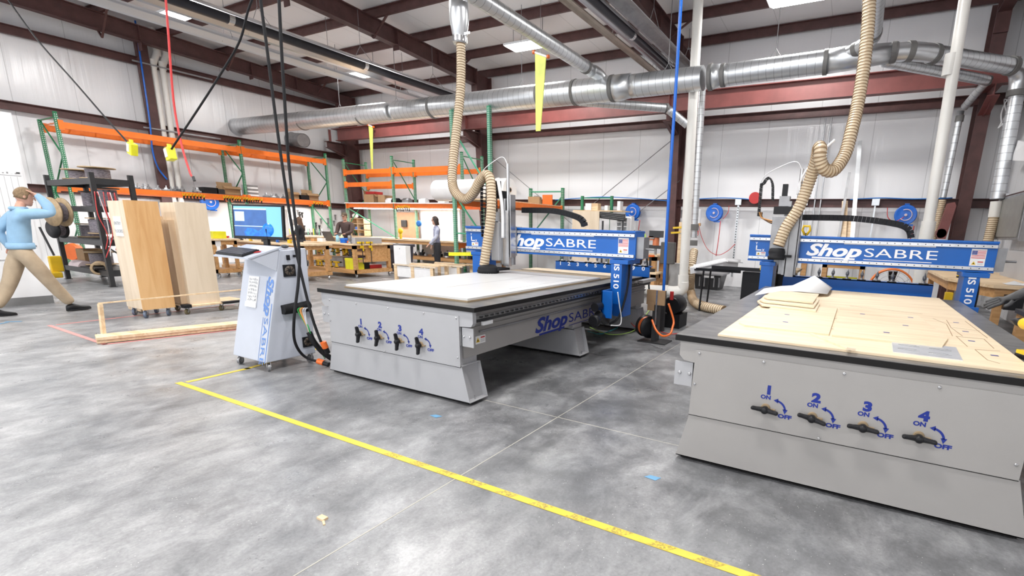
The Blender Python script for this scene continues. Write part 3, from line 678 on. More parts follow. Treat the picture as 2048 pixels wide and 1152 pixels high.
def machine(ox, gy, sx, sz, lab, open_angle, first):
    """ox = left edge of the deck, gy = front face of the gantry beam, sx = spindle x"""
    oy = 2.965
    t = thing('router_table', lab, 'CNC router', (ox+.975, 4.9, 0))
    X = lambda x: ox+x
    # deck
    mb = MB(); mb.box(X(0), X(1.995), oy-.02, 6.44, .822, .858, 0); build(mb, 'deck', 'edge', t)
    mb = MB(); mb.box(X(.002), X(1.993), oy-.018, 6.438, .858, .8605); build(mb, 'deck_face', 'deck', t)
    # frame: side beams with rail ledge
    for s, side in ((0, 1), (1, -1)):
        xx = (lambda v: X(v)) if s == 0 else (lambda v: X(1.95-v))
        def bx(a, b, y0, y1, z0, z1, m=0): mb.box(min(xx(a), xx(b)), max(xx(a), xx(b)), y0, y1, z0, z1, m)
        mb = MB(); bx(.14, .24, oy+.05, 7.02, .40, .72); bx(.05, .2, oy+.02, 7.02, .70, .80)
        bx(.13, .15, oy+.05, 7.02, .635, .655)
        build(mb, 'side_beam', 'grey', t)
        mb = MB(); bx(.02, .06, oy+.05, 7.0, .745, .775); bx(.035, .05, oy+.06, 6.99, .715, .745, 1)
        for k in range(54): bx(.012, .022, oy+.12+k*.07, oy+.15+k*.07, .752, .768, 1)
        build(mb, 'gear_rail', ['steel', 'dark'], t)
        mb = MB(); mb.cyl((xx(.1), oy+.2, .615), (xx(.1), 6.95, .615), .011, n=10); build(mb, 'drive_rod', 'steeld', t)
        # angle bracket at the front corner
        mb = MB(); bx(-.0, .15, oy+.01, oy+.02, .52, .68); bx(.12, .13, oy+.01, oy+.1, .52, .68)
        mb2 = MB()
        for v in (.035, .1): bolt(mb2, frame((xx(v), oy+.01, .605), (1, 0, 0), (0, 0, 1)))
        o = build(mb, 'corner_bracket', 'greyl', t); build(mb2, 'bolt', 'steel', o)
    # cross members under deck
    for y in (oy+.06, 4.2, 5.4, 6.9): mb = MB(); mb.box(X(.15), X(1.8), y, y+.08, .6, .8); build(mb, 'cross_member', 'grey', t)
    mb = MB(); mb.box(X(.0), X(1.99), 6.5, 7.02, .76, .8); build(mb, 'rear_plate', 'grey', t)
    # front apron
    mb = MB(); mb.prism([(X(.03), .822), (X(1.96), .822), (X(1.96), .725), (X(1.94), .695), (X(1.80), .685), (X(1.80), .6), (X(.14), .6), (X(.14), .685), (X(.06), .695), (X(.03), .725)], 1, oy-.002, oy+.04); build(mb, 'front_apron', 'greyl' if first else 'grey', t)
    mb = MB(); mb.prism([(X(.135), .775), (X(1.815), .775), (X(1.815), .338), (X(.12), .338)], 1, oy-.008, oy-.002)
    pan = build(mb, 'valve_panel', 'greyl' if first else 'grey', t, bevel=.002)
    mb = MB(); mb.box(X(.12), X(1.815), oy-.004, oy+.001, .332, .337); build(mb, 'seam_gap', 'edge', t)
    for px, pz in ((.16, .755), (.55, .757), (.98, .757), (1.42, .757), (1.79, .755), (.145, .55), (1.79, .42), (.9, .35)): mb = MB(); bolt(mb, frame((X(px), oy-.008, pz), (1, 0, 0), (0, 0, 1)), .009, .006); build(mb, 'screw', 'steel', pan)
    for k, px in enumerate((.59, .85, 1.11, 1.372)):
        z = .472; PT = lambda dx, dz: frame((X(px+dx), oy-.008, z+dz), (1, 0, 0), (0, 0, 1))
        text(str(k+1), .052, PT(.008, .115), 'lblue', pan, 'number_marking', bold=.0045, sx=1.25)
        text('ON', .024, PT(-.006, .07), 'lblue', pan, 'text_marking', bold=.0016, sx=1.1)
        text('OFF', .024, PT(.112, -.032), 'lblue', pan, 'text_marking', bold=.0018, sx=1.3)
        arc_arrow(PT(.052, .002), pan)
        handle(PT(.0, 0), pan, open_angle+(-.12 if k == 1 else .04*k*.5))
        mb = MB(); mb.cbox((X(px+.04), oy-.016, z), (.03, .016, .01)); build(mb, 'valve_stop', 'tan', pan)
    # pedestals (three): tapered hollow legs
    for q, y0 in enumerate((oy, 4.85, 6.74)):
        mb = MB(); dep = .235; b0, b1, t0, t1 = X(.05), X(1.90), X(.125), X(1.82)
        F = [(b0, y0, .03), (b1, y0, .03), (t1, y0, .345), (t0, y0, .345)]; Bk = [(x, y0+dep, z) for x, _, z in F]
        g = .006
        mb._add(F+[(x, y+g, z) for x, y, z in F], [(0, 1, 2, 3), (7, 6, 5, 4), (0, 4, 5, 1), (1, 5, 6, 2), (2, 6, 7, 3), (3, 7, 4, 0)], 0, False)
        mb._add(Bk+[(x, y-g, z) for x, y, z in Bk], [(3, 2, 1, 0), (4, 5, 6, 7), (0, 1, 5, 4), (1, 2, 6, 5), (2, 3, 7, 6), (3, 0, 4, 7)], 0, False)
        mb.box(b0, b1, y0, y0+dep, .03, .036); mb.box(t0, t1, y0, y0+dep, .338, .345); mb.box(t0+.03, t1-.03, y0+.01, y0+dep-.01, .345, .62)
        for sg, bb, tt in ((1, b0, t0), (-1, b1, t1)):
            mb._add([(bb+sg*.06, y0+g, .036), (bb+sg*.06, y0+dep-g, .036), (tt+sg*.03, y0+dep-g, .34), (tt+sg*.03, y0+g, .34)], [(0, 1, 2, 3)], 0, False)
        o = build(mb, 'pedestal', 'greyl' if first else 'grey', t)
        mb = MB()
        for xx_ in (b0+.1, b1-.1, (b0+b1)/2): mb.cyl((xx_, y0+dep/2, 0), (xx_, y0+dep/2, .03), .045, n=14)
        mb.box(b0+.03, b1-.03, y0+.02, y0+dep-.02, .012, .03); build(mb, 'foot_pad', 'edge', o)
        mb = MB(); mb.cyl((b1-.03, y0+.1, .036), (b1-.03, y0+.1, .07), .008, n=8); build(mb, 'anchor_bolt', 'steel', o)
    # side logo
    T = frame((X(1.812), 4.78, .50), (0, 1, 0), (0, 0, 1)); logo(T, .15, t, 'lblue', 1.0)
    T = frame((X(1.812), 3.22, .53), (0, 1, 0), (0, 0, 1)); warn(T, .13, .07, t)
    mb = MB(); mb.box(X(1.93), X(1.955), 3.1, 3.22, .69, .72); build(mb, 'end_stop', 'white', t)
    # tool rack behind the gantry
    ry = 7.12
    mb = MB(); mb.box(X(.12), X(1.83), ry, ry+.03, .72, .955); mb.box(X(.12), X(1.83), ry, ry+.14, .945, .955); rk = build(mb, 'tool_rack', 'blue', t)
    for k in range(10):
        xk = X(.22+k*.168)
        if first: text(str(k+1) if k < 9 else '0', .06, frame((xk, ry-.0015, .915), (1, 0, 0), (0, 0, 1)), 'wht_let', rk, 'number_marking', bold=.002, sx=1.3)
        if k not in ((2,) if first else (1, 8)): toolholder(xk, ry+.05, .955, rk)
    # gantry
    gL, gR = ox+.975+.022-1.31, ox+.975+.022+1.31
    g = thing('x', '', ''); bpy.data.objects.remove(g)
    mb = MB(); mb.box(gL, gR-.0, gy, gy+.26, 1.165, 1.475); mb.box(gL, gR, gy-.02, gy+.28, 1.465, 1.49); mb.box(gL, gR, gy-.015, gy+.27, 1.15, 1.172); bm_ = build(mb, 'gantry_beam', 'blue', t, bevel=.004)
    for z in (1.435, 1.195):
        mb = MB(); mb.box(gL+.01, gR-.01, gy-.03, gy, z-.017, z+.017)
        for k in range(34): 
            bolt(mb, frame((gL+.06+k*(gR-gL-.12)/33, gy-.03, z), (1, 0, 0), (0, 0, 1)), .006, .002, 1)
        build(mb, 'linear_rail', ['steel', 'dark'], bm_)
    logo(frame((ox+.975+.11, gy-.001, 1.318), (1, 0, 0), (0, 0, 1)), .145, bm_, 'wht_let', .99)
    flag(frame((gR-.16, gy-.001, 1.345), (1, 0, 0), (0, 0, 1)), .125, .085, bm_)
    mb = MB(); mb.box(gR-.228, gR-.092, gy-.0012, gy, 1.22, 1.405); build(mb, 'sticker_backing', 'paper', bm_)
    warn(frame((gR-.16, gy-.0015, 1.25), (1, 0, 0), (0, 0, 1)), .12, .06, bm_)
    warn(frame((gL+.16, gy-.0015, 1.245), (1, 0, 0), (0, 0, 1)), .12, .05, bm_)
    mb = MB(); mb.box(gL+.09, gL+.105, gy-.0015, gy, 1.29, 1.35); mb.box(gL+.09, gL+.15, gy-.0015, gy, 1.285, 1.298)
    mb._add([(gL+.15, gy-.0015, 1.28), (gL+.165, gy-.0015, 1.291), (gL+.15, gy-.0015, 1.303)], [(0, 1, 2)], 0, False); build(mb, 'axis_marking', 'wht_let', bm_)
    text('Y', .03, frame((gL+.095, gy-.0015, 1.375), (1, 0, 0), (0, 0, 1)), 'wht_let', bm_, 'text_marking', bold=.001); text('X', .03, frame((gL+.185, gy-.0015, 1.29), (1, 0, 0), (0, 0, 1)), 'wht_let', bm_, 'text_marking', bold=.001)
    mb = MB(); mb.box(gR, gR+.09, gy+.03, gy+.2, 1.17, 1.42); mb.cyl((gR+.09, gy+.1, 1.28), (gR+.2, gy+.1, 1.28), .012, n=8); build(mb, 'drive_motor', 'steeld', bm_)
    # posts
    for sg, xa, xb in ((0, ox-.118, ox+.037-.0), (1, ox+2.043-.0, ox+2.185)):
        mb = MB(); mb.prism([(gy-.1, 1.15), (gy+.22, 1.15), (gy+.22, .45), (gy+.0, .45), (gy-.1, .62)], 0, xa, xb)
        
        mb.box(xa-.02, xb+.08 if sg else xb+.02, gy-.11, gy+.26, 1.10, 1.15)
        if sg: mb.box(xa+.0, xa+.02, gy-.34, gy-.06, .48, .80); mb.box(xa, xb, gy-.34, gy-.32, .48, .8)
        else: mb.box(xb-.02, xb, gy-.34, gy-.06, .48, .80)
        po = build(mb, 'gantry_post', 'blue', t, bevel=.004)
        if sg: text('IS 510', .07, frame(((xa+xb)/2, gy-.1012, .955), (0, 0, -1), (1, 0, 0)), 'wht_let', po, 'text_marking', bold=.002, sx=1.25)
        mb = MB(); mb.cyl((xa+.0, gy-.36, .62), (xa+.0, gy-.5, .62), .05, n=16); mb.cyl((xa+.02, gy-.44, .52), (xa-.0, gy-.2, .42), .055, n=16); mb.lathe([(.07, 0), (.07, .05), (.05, .06)], (xa+.02, gy-.5, .47), 16, (0, -1, 0))
        build(mb, 'servo_motor', 'black', po)
    mb = MB(); xc = ox+2.185
    mb.tube(spline([(xc+.01, gy+.1, 1.14), (xc+.03, gy+.05, .95), (xc+.02, gy-.0, .7), (xc-.01, gy-.12, .46), (xc-.06, gy-.25, .4)], 8), .014, 8); build(mb, 'post_cable', 'rubber', t)
    mb = MB(); mb.tube(spline([(xc+.005, gy-.2, .78), (xc+.02, gy-.16, .6), (xc+.02, gy-.1, .46), (xc+.03, gy-.16, .38), (xc, gy-.34, .4)], 8), .007, 6); build(mb, 'white_sensor_wire', 'white', t)
    # cable chain on top of beam
    mb = MB(); cx0 = sx+.1; cx1 = gR-.80
    P = spline([(cx0, gy+.2, 1.72), ((cx0+cx1)/2, gy+.2, 1.715), (cx1-.18, gy+.2, 1.66), (cx1-.04, gy+.2, 1.60), (cx1, gy+.2, 1.50)], 12)
    P = resample(P, .045)
    for a, b in zip(P, P[1:]): mb.bar(a, a+(b-a)*.96, .07, .06, (0, 1, 0))
    build(mb, 'cable_chain', 'rubber', t)
    # carriage + spindle
    c = build(MB().box(sx-.12, sx+.17, gy-.05, gy-.03, 1.12, 1.50).box(sx-.05, sx+.16, gy-.10, gy-.05, 1.0, 1.85), 'z_carriage', 'steeld', t, bevel=.004)
    mb = MB(); mb.box(sx+.045, sx+.14, gy-.17, gy-.10, .98+sz, 1.7+sz); mb.box(sx+.0, sx+.03, gy-.17, gy-.1, 1.0+sz, 1.9+sz); mb.box(sx+.155, sx+.165, gy-.16, gy-.05, 1.1, 1.9); build(mb, 'z_column', 'steel' if first else 'steeld', c)
    mb = MB(); mb.cyl((sx+.1, gy-.12, 1.7+sz), (sx+.1, gy-.12, 2.28+sz), .022, n=12); mb.cyl((sx+.05, gy-.13, 1.0+sz), (sx+.05, gy-.13, 1.85+sz), .02); build(mb, 'lift_cylinder', 'steel', c)
    mb = MB(); mb.cbox((sx-.06, gy-.15, 1.3+sz if first else 1.47), (.13 if first else .22, .12, .5)); build(mb, 'spindle_body', 'greyl' if first else 'steeld', c, bevel=.008)
    mb = MB(); mb.cbox((sx-.06, gy-.11, 1.9 if not first else 1.62), (.12, .11, .12)); mb.cbox((sx-.07, gy-.11, 2.03 if not first else 2.0), (.06, .06, .15), 1); mb.cbox((sx-.06, gy-.12, 1.79 if not first else 1.9), (.22, .13, .09), 1); build(mb, 'z_motor', ['steeld', 'black'], c)
    mb = MB()
    zf = .90 if first else 1.19
    xf, yf = (sx-.08, gy-.33) if first else (sx-.07, gy-.24)
    mb.lathe([(.14, 0), (.145, .03), (.13, .04), (.135, .06), (.10, .09), (.075, .1)] if first else [(.10, 0), (.105, .04), (.09, .045), (.1, .09), (.09, .13), (.07, .14)], (xf, yf, zf), 24); 
    if first:
        for k in range(26):
            a = 2*pi*k/26; mb.cyl((xf+.125*math.cos(a), yf+.125*math.sin(a), zf), (xf+.125*math.cos(a), yf+.125*math.sin(a), zf-.025), .012, n=5)
    mb.box(xf+.0, sx+.1, yf, gy-.1, zf+.03, zf+.06)
    build(mb, 'dust_shoe', 'rubber', c)
    # upright cable chain loop left of the spindle
    mb = MB(); cxl = sx-.30; ztop = 2.12 if first else 2.2; zl = 1.55 if first else 1.92
    yy = gy-.03
    P = spline([(cxl-.07, yy, zl-.2), (cxl-.075, yy, zl+.2), (cxl-.06, yy, ztop-.1), (cxl, yy, ztop), (cxl+.06, yy, ztop-.08), (cxl+.08, yy, ztop-.25), (cxl+.09, yy, zl-.05)], 10); P = resample(P, .05)
    for a, b in zip(P, P[1:]):
        for dy in (-.055, .055): mb.bar(a+V((0, dy, 0)), a+V((0, dy, 0))+(b-a)*.92, .012, .045, (0, 1, 0))
        mb.bar((a+b)/2-V((0, .05, 0)), (a+b)/2+V((0, .05, 0)), .02, .012)
    build(mb, 'cable_chain', 'black', c)
    mb = MB()
    for k, cc in enumerate((0, 1, 0, 1)):
        mb.tube(spline([(cxl-.06+.008*k, yy-.03+.02*k, zl-.15), (cxl-.02, yy-.05+.02*k, zl-.22), (cxl+.12, yy-.06, zl-.26-.01*k), (sx-.05, yy-.08, zl-.3)], 6), .009, 6, m=cc)
    build(mb, 'spindle_cable', [mat('cable_orange', (.7, .33, .1), .5), 'dark'], c)
    mb = MB(); mb.tube(spline([(sx+.09, gy-.12, 2.28+sz), (sx+.03, gy-.12, 2.36+sz), (sx-.1, gy-.1, 2.34+sz), (cxl-.05, gy-.08, 2.2+sz*.5), (cxl-.07, gy-.05, 2.0)], 8), .005, 6); build(mb, 'air_line', 'white', c)
    mb = MB(); a0 = V((sx+.1, gy-.15, 1.5)); 
    if first: mb.tube(spline([(sx-.0, gy-.2, 2.1), (sx+.03, gy-.2, 1.95), (sx+.06, gy-.19, 1.7), (sx+.06, gy-.19, 1.35)], 8), .022, 8)
    else: mb.tube(spline([(sx+.08, gy-.12, 1.98), (sx+.12, gy-.14, 2.2), (sx+.3, gy-.2, 2.45), (sx+.42, gy-.2, 2.58)], 8), .014, 8)
    build(mb, 'support_rod', 'white', c)
    return t
m1 = machine(-4.61, 5.42, -4.18, 0, 'light grey machine table carrying a white sheet, blue gantry, middle of the hall', pi/2, True)
m2 = machine(-.945, 6.8, -.80, .0, 'grey machine table at right carrying cut plywood, blue gantry', -.08, False)
# --- sheets on table 1
t = thing('sheet_stack', 'white faced sheet lying on a spoil board on the left machine table', 'board', (-3.6, 4.7, .861))
mb = MB(); mb.box(-4.44, -2.84, 3.12, 5.95, .8615, .876); build(mb, 'spoil_board', 'tan', t)
mb = MB(); mb.box(-4.43, -2.85, 3.13, 5.6, .876, .893); build(mb, 'white_sheet', mat('white_laminate', (.60, .60, .60), .35, var=.03), t)
for xx_, ya__, yb__ in ((-3.55, 3.6, 5.5), (-3.0, 3.9, 5.55)): mb = MB(); mb.box(xx_, xx_+.005, ya__, yb__, .893, .8935); build(mb, 'cut_line', 'steeld', t)
mb = MB(); mb.box(-4.4, -2.86, 6.02, 6.40, .8615, .882); single(mb, 'plywood_strip', 'ply', 'plywood strip lying behind the white sheet on the left machine table', 'board')
# --- sheets on table 2
t = thing('plywood_sheet', 'large pale plywood sheet covering the right machine table', 'plywood', (.1, 4.7, .861))
mb = MB(); mb.box(-.70, .87, 3.04, 6.42, .8615, .8745); build(mb, 'sheet', 'ply', t)

# ================================================================== PLYWOOD ON TABLE 2
mb = MB()
D0 = .8745
def slab(poly, z0, z1, m='ply', side='plyy', name='plywood_cutout', lab='', cat='plywood', grp=None):
    mb = MB(); mb.prism(poly, 2, z0, z1); return single(mb, name, m, lab, cat, grp)
def onz(pts, z): return [(atZ(x, y, z).x, atZ(x, y, z).y) for x, y in pts]
slab(onz([(1478, 645), (1490, 650), (1658, 668), (1675, 615), (1560, 606)], D0+.012), D0, D0+.012, lab='cut plywood panel with a rounded corner lying at left on the right machine sheet')
slab(onz([(1664, 670), (1885, 692), (1896, 676), (1832, 628), (1680, 616)], D0+.012), D0, D0+.012, lab='wide cut plywood panel in the middle of the right machine sheet')
for q, (pl, dz, lab) in enumerate(([[(1514, 602), (1524, 610), (1632, 622), (1640, 606), (1600, 594), (1535, 589)], .012, 'lowest plywood cut-out in the small stack on the right machine'],
                      [[(1519, 600), (1527, 603), (1628, 614), (1638, 600), (1600, 588), (1535, 585)], .028, 'middle plywood cut-out in the small stack on the right machine'],
                      [[(1528, 594), (1534, 596), (1626, 605), (1638, 588), (1570, 582), (1545, 581)], .044, 'top plywood cut-out in the small stack on the right machine, blue tape dot on it'])):
    slab(onz(pl, D0+dz+.012), D0+dz+.0005, D0+dz+.012, lab=lab, grp=None)
# groove lines and tape dots on the sheet
mb = MB()
def gl(a, b, z=D0+.0004, w=.004): 
    a = atZ(a[0], a[1], z); b = atZ(b[0], b[1], z); mb.bar(a, b, w, .0006)
for a, b in (((1866, 637), (1893, 648)), ((1893, 648), (1905, 672)), ((1893, 640), (1902, 655)), ((1902, 655), (1925, 672)), ((1905, 655), (1960, 662)), ((1912, 672), (1935, 693)), ((1914, 673), (1968, 678)), ((1968, 678), (1988, 697)), ((1930, 642), (1975, 676)), ((1950, 699), (1975, 720)), ((1950, 699), (2000, 702)), ((2000, 727), (1975, 720)), ((1645, 640), (1692, 634)), ((1660, 656), (1690, 665)), ((1700, 612), (1845, 628))): gl(a, b)
o = build(mb, 'router_groove', mat('groove_shadow_brown', (.30, .17, .08), .7), t, kind='stuff')
dots = [(1373, 0)]
for x, y, z in ((1593, 590, D0+.045), (1725, 628, D0+.0125), (1821, 635, D0+.0125), (1811, 651, D0+.0125), (1773, 665, D0+.0125), (1574, 629, D0+.0125), (1571, 644, D0+.0125), (1912, 645, D0+.0005), (1931, 663, D0+.0005), (1943, 682, D0+.0005), (1989, 711, D0+.0005)):
    p = atZ(x, y, z); mb = MB(); mb.box(p.x-.018, p.x+.018, p.y-.012, p.y+.012, z, z+.0005); single(mb, 'tape_dot', 'lblue', 'small blue tape square stuck on the plywood of the right machine', 'tape', 'blue tape squares')
mb = MB(); mb.bar(atZ(1622, 668, D0+.006), atZ(1700, 700, D0+.006), .014, .012); single(mb, 'offcut_strip', 'plyy', 'thin plywood offcut strip lying slanted near the front edge of the right sheet', 'offcut')
p = atZ(1702, 700, D0+.01); mb = MB(); mb.cbox((p.x, p.y, D0+.018), (.045, .03, .013)); single(mb, 'offcut_block', 'plyy', 'tiny plywood offcut block at the lower end of the slanted strip', 'offcut')
pl = onz([(1783, 680), (1786, 703), (1926, 720), (1912, 694)], D0+.006)
mb = MB(); mb.prism(pl, 2, D0, D0+.005); ob = single(mb, 'aluminium_plate', mat('brushed_aluminium', (.72, .73, .75), .3, .5), 'thin silver plate with oval cut marks at the front of the right machine sheet', 'plate')
for q, (x, y) in enumerate(((1818, 691), (1881, 699), (1818, 699), (1881, 708))):
    p = atZ(x, y, D0+.0055); mb = MB(); pts = [(p.x+.055*math.cos(a*pi/8), p.y+.02*math.sin(a*pi/8), D0+.0055) for a in range(2, 16)]
    mb.tube(pts, .0012, 4); o = build(mb, 'cut_mark', 'steeld', ob); 
# crumpled white foam sheet at the back of the stack
mb = MB()
A = [atZ(1510, 590, D0+.05), atZ(1560, 582, D0+.06), atZ(1600, 583, D0+.06), atZ(1655, 588, D0+.03)]
B = [atZ(1528, 577, D0+.05), atZ(1590, 570, D0+.08), atY(1629, 551, 6.0), atZ(1660, 580, D0+.05)]
Cc = [atZ(1560, 572, D0+.02), atZ(1600, 570, D0+.02), atZ(1640, 572, D0+.02), atZ(1665, 576, D0+.02)]
mb._add(A+B+Cc, [(0, 1, 5, 4), (1, 2, 6, 5), (2, 3, 7, 6), (4, 5, 9, 8), (5, 6, 10, 9), (6, 7, 11, 10)], 0, True)
o = single(mb, 'foam_sheet', 'paper', 'crumpled white foam sheet peaking behind the small plywood stack', 'packing sheet')
md = o.modifiers.new('s', 'SOLIDIFY'); md.thickness = .003
# yellow drill on deck right edge
def drill(p, rz, lab, s=1.0, tilt=0):
    t = thing('cordless_drill', lab, 'drill', p, rz)
    mb = MB(); T = wmat(t) @ MX.Rotation(tilt, 4, 'X'); mb.T = T @ MX.Scale(s, 4)
    mb.lathe([(.028, -.1), (.034, -.06), (.034, .04), (.026, .06)], (0, 0, .19), 14, (1, 0, 0)); mb.cbox((-.04, 0, .11), (.05, .036, .13)); mb.cbox((-.03, 0, .035), (.1, .06, .02)); build(mb, 'body', 'yellow', t)
    mb = MB(); mb.T = T @ MX.Scale(s, 4); mb.lathe([(.026, .06), (.022, .1), (.012, .125), (.004, .15)], (0, 0, .19), 12, (1, 0, 0)); build(mb, 'chuck', 'black', t)
    mb = MB(); mb.T = T @ MX.Scale(s, 4); mb.cbox((-.03, 0, .013), (.11, .065, .026)); build(mb, 'battery', 'black', t, bevel=.003)
    return t
drill(atZ(2046, 716, .862), 2.0, 'yellow cordless drill at the right picture edge on the machine deck', 1.0)
# ================================================================== CONSOLE
t = thing('control_console', 'white tapered machine control console on casters', 'console', (-5.35, 2.86, 0))
mb = MB()
b = [(-5.65, 2.62, .1), (-5.05, 2.62, .1), (-5.05, 3.14, .1), (-5.65, 3.14, .1)]; tp = [(-5.65, 2.88, 1.2), (-5.05, 2.88, 1.2), (-5.05, 3.15, 1.22), (-5.65, 3.15, 1.22)]
mb._add(b+tp, [(3, 2, 1, 0), (4, 5, 6, 7), (0, 1, 5, 4), (1, 2, 6, 5), (2, 3, 7, 6), (3, 0, 4, 7)], 0, False)
body = build(mb, 'cabinet', mat('console_white_blue_reflect', (.50, .53, .60), .3, var=.03), t, bevel=.008)  # white cabinet; the blue reflected onto it is put into the base colour
mb = MB(); mb._add([(-5.66, 2.58, 1.125), (-5.04, 2.58, 1.125), (-5.04, 2.9, 1.225), (-5.66, 2.9, 1.225), (-5.66, 2.58, 1.14), (-5.04, 2.58, 1.14), (-5.04, 2.9, 1.24), (-5.66, 2.9, 1.24)], [(3, 2, 1, 0), (4, 5, 6, 7), (0, 1, 5, 4), (1, 2, 6, 5), (2, 3, 7, 6), (3, 0, 4, 7)], 0, False)
mb._add([(-5.05, 2.6, 1.13), (-5.05, 2.88, 1.22), (-5.05, 2.83, 1.0), (-5.06, 2.6, 1.13), (-5.06, 2.88, 1.22), (-5.06, 2.83, 1.0)], [(0, 1, 2), (5, 4, 3), (0, 3, 4, 1), (1, 4, 5, 2), (2, 5, 3, 0)], 0, False)
build(mb, 'keyboard_shelf', M['console_white_blue_reflect'], t)
nrm = V((0, -1.1, .26)).normalized(); up = V((0, .26, 1.1)).normalized()
def FT(x, h): return frame(V((x, 2.62, .1))+up*h+nrm*.002, (1, 0, 0), up)
mb = MB(); mb.T = FT(-5.42, .70); mb.box(-.09, .09, -.15, .15, 0, .004)
mb.m = 1
for k in range(7):
    for j in range(9): mb.cbox((-.07+j*.0175, .12-k*.036+random.uniform(-.006, .006), .0045), (random.uniform(.004, .011), random.uniform(.008, .026), .0008))
mb.m = 2; mb.box(-.095, .095, -.17, -.12, .002, .012); build(mb, 'paper_sleeve', ['paper', 'steeld', 'white'], body)
S_ = frame(V((-5.13, 2.62, .1))+up*.42+nrm*.0015, -up, (1, 0, 0))
lg = thing('x', '', ''); bpy.data.objects.remove(lg)
M['pblue'] = mat('pale_letter_blue', (.12, .26, .62), .5)
logo(S_, .095, body, 'pblue', .98)
# right side: switches, fan grilles, cable boots
def ST(y, z): return frame((-5.05+.0, y, z), (0, 1, 0), (0, 0, 1))
def fan(T, s, name='fan_grille'):
    mb = MB(); mb.T = T; mb.box(-s, s, -s, s, 0, .012); mb.m = 1; mb.lathe([(s*.82, .0125), (s*.82, .0135), (s*.3, .0145), (s*.28, .0135)], (0, 0, 0), 20)
    mb.m = 0
    for k in range(7):
        a = 2*pi*k/7; mb.bar((s*.25*math.cos(a), s*.25*math.sin(a), .015), (s*.8*math.cos(a+.6), s*.8*math.sin(a+.6), .015), s*.08, .002, (0, 0, 1))
    mb.cyl((0, 0, .012), (0, 0, .018), s*.24, n=14)
    build(mb, name, ['black', mat('grille_brown', (.11, .085, .065), .5)], body)
p = atX(578, 541, -5.05); fan(ST(p.y, p.z), .06); p = atX(615, 683, -5.05); fan(ST(p.y, p.z), .055)
p = atX(575, 515, -5.05); mb = MB(); mb.cbox((-5.04, p.y, p.z), (.02, .03, .05)); mb.cbox((-5.03, p.y, p.z-.01), (.02, .018, .03)); build(mb, 'power_switch', 'black', body, bevel=.003)
p = atX(588, 512, -5.05); mb = MB(); mb.cbox((-5.045, p.y, p.z), (.012, .024, .024)); build(mb, 'socket', 'black', body)
for k, (a, c) in enumerate((((566, 619), (592, 613)), ((592, 616), (618, 609)))):
    a = atX(*a, -5.02); c = atX(*c, -5.02); mb = MB(); mb.cyl(a, c, .045, n=16); mb.box(-5.05, -5.0, min(a.y, c.y), max(a.y, c.y), a.z-.05, a.z+.04); build(mb, 'cable_boot', 'rubber', body)
for k, (cx, m_) in enumerate(((596, 'gr'), (600, 'or'), (602, 'or'), (606, 'wh'), (610, 'wh'), (598, 'gr'))):
    cm = {'gr': mat('cable_green', (.03, .35, .08), .45), 'or': mat('cable_orange', (.7, .33, .1), .45), 'wh': mat('cable_grey_white', (.55, .56, .6), .45)}[m_]
    a = atY(cx, 622, 2.95+.01*k); mb = MB(); mb.tube(spline([a+V((0, .03, .03)), a, atY(612+k*.6, 650, 2.98), atY(619+k*.5, 668, 3.0), atY(634, 690, 3.05), atY(650, 712+k, 3.1)], 8), .0065, 6); build(mb, 'cable', cm, body)
mb = MB(); mb.tube(spline([atY(618, 664, 3.0), atY(628, 684, 3.02), atY(645, 704, 3.08), atY(665, 718, 3.15)], 8), .028, 10); build(mb, 'cable_sleeve', 'rubber', body)
for q, (x, y, dx, dy) in enumerate(((646, 684, 4, 9), (636, 722, 9, 3))):
    a = atY(x, y, 3.0); c = atY(x+dx*1.3, y+dy*1.3, 3.02); mb = MB(); mb.cyl(a, c, .03); mb.m = 1; mb.cyl(c, atY(x+dx*2.4, y+dy*2.4, 3.04), .026); build(mb, 'power_plug', ['orp', 'black'], body)
def caster(mb, x, y, r=.04, ang=0, w=.024, h=None):
    """swivel caster: wheel m0, fork m1"""
    h = h or r*2.5; c, s = math.cos(ang), math.sin(ang); ax = V((c, s, 0)); cc = V((x, y, r))
    mb.cyl(cc-ax*w/2, cc+ax*w/2, r, n=20, m=0); mb.cyl(cc-ax*(w/2+.002), cc+ax*(w/2+.002), r*.4, n=10, m=1)
    d = V((-s, c, 0))*r*.4
    for sg in (-1, 1):
        q = cc+ax*sg*(w/2+.006); mb.bar(q, q+d+V((0, 0, h-r)), r*.6, .004, ax, m=1)
    mb.box(x+d.x-r*.8, x+d.x+r*.8, y+d.y-r*.8, y+d.y+r*.8, h-.006, h, m=1)
for x, y, a in ((-5.6, 2.66, .5), (-5.1, 2.67, 1.2), (-5.1, 3.1, .3), (-5.6, 3.1, .9)):
    mb = MB(); caster(mb, x, y, .04, a); build(mb, 'caster', ['steeld', 'steel'], t)
# things on the shelf
sh = V((0, .32, .1)).normalized()
def KT(x, d, lift=.002): return frame(V((x, 2.58, 1.14))+sh*d+V((0, -.1, .32)).normalized()*lift, (1, 0, 0), sh)
t = thing('keyboard', 'black keyboard on the sloped shelf of the control console', 'keyboard', V((-5.48, 2.7, 1.18)))
mb = MB(); mb.T = KT(-5.40, .10) @ MX.Rotation(-.03, 4, 'Z'); mb.box(-.25, .25, -.085, .085, 0, .018); build(mb, 'case', 'black', t, bevel=.003)
mb = MB(); mb.T = KT(-5.40, .10) @ MX.Rotation(-.03, 4, 'Z')
for r in range(5):
    for c in range(20): mb.cbox((-.228+c*.024, -.062+r*.031, .021), (.019, .024, .006))
build(mb, 'keys', mat('key_grey', (.05, .055, .075), .45), t)
mb = MB(); mb.T = KT(-5.2, .25, .001); mb.box(-.2, .14, -.06, .07, 0, .002); single(mb, 'paper_sheet', 'paper', 'white papers lying right of the keyboard on the console shelf', 'paper')
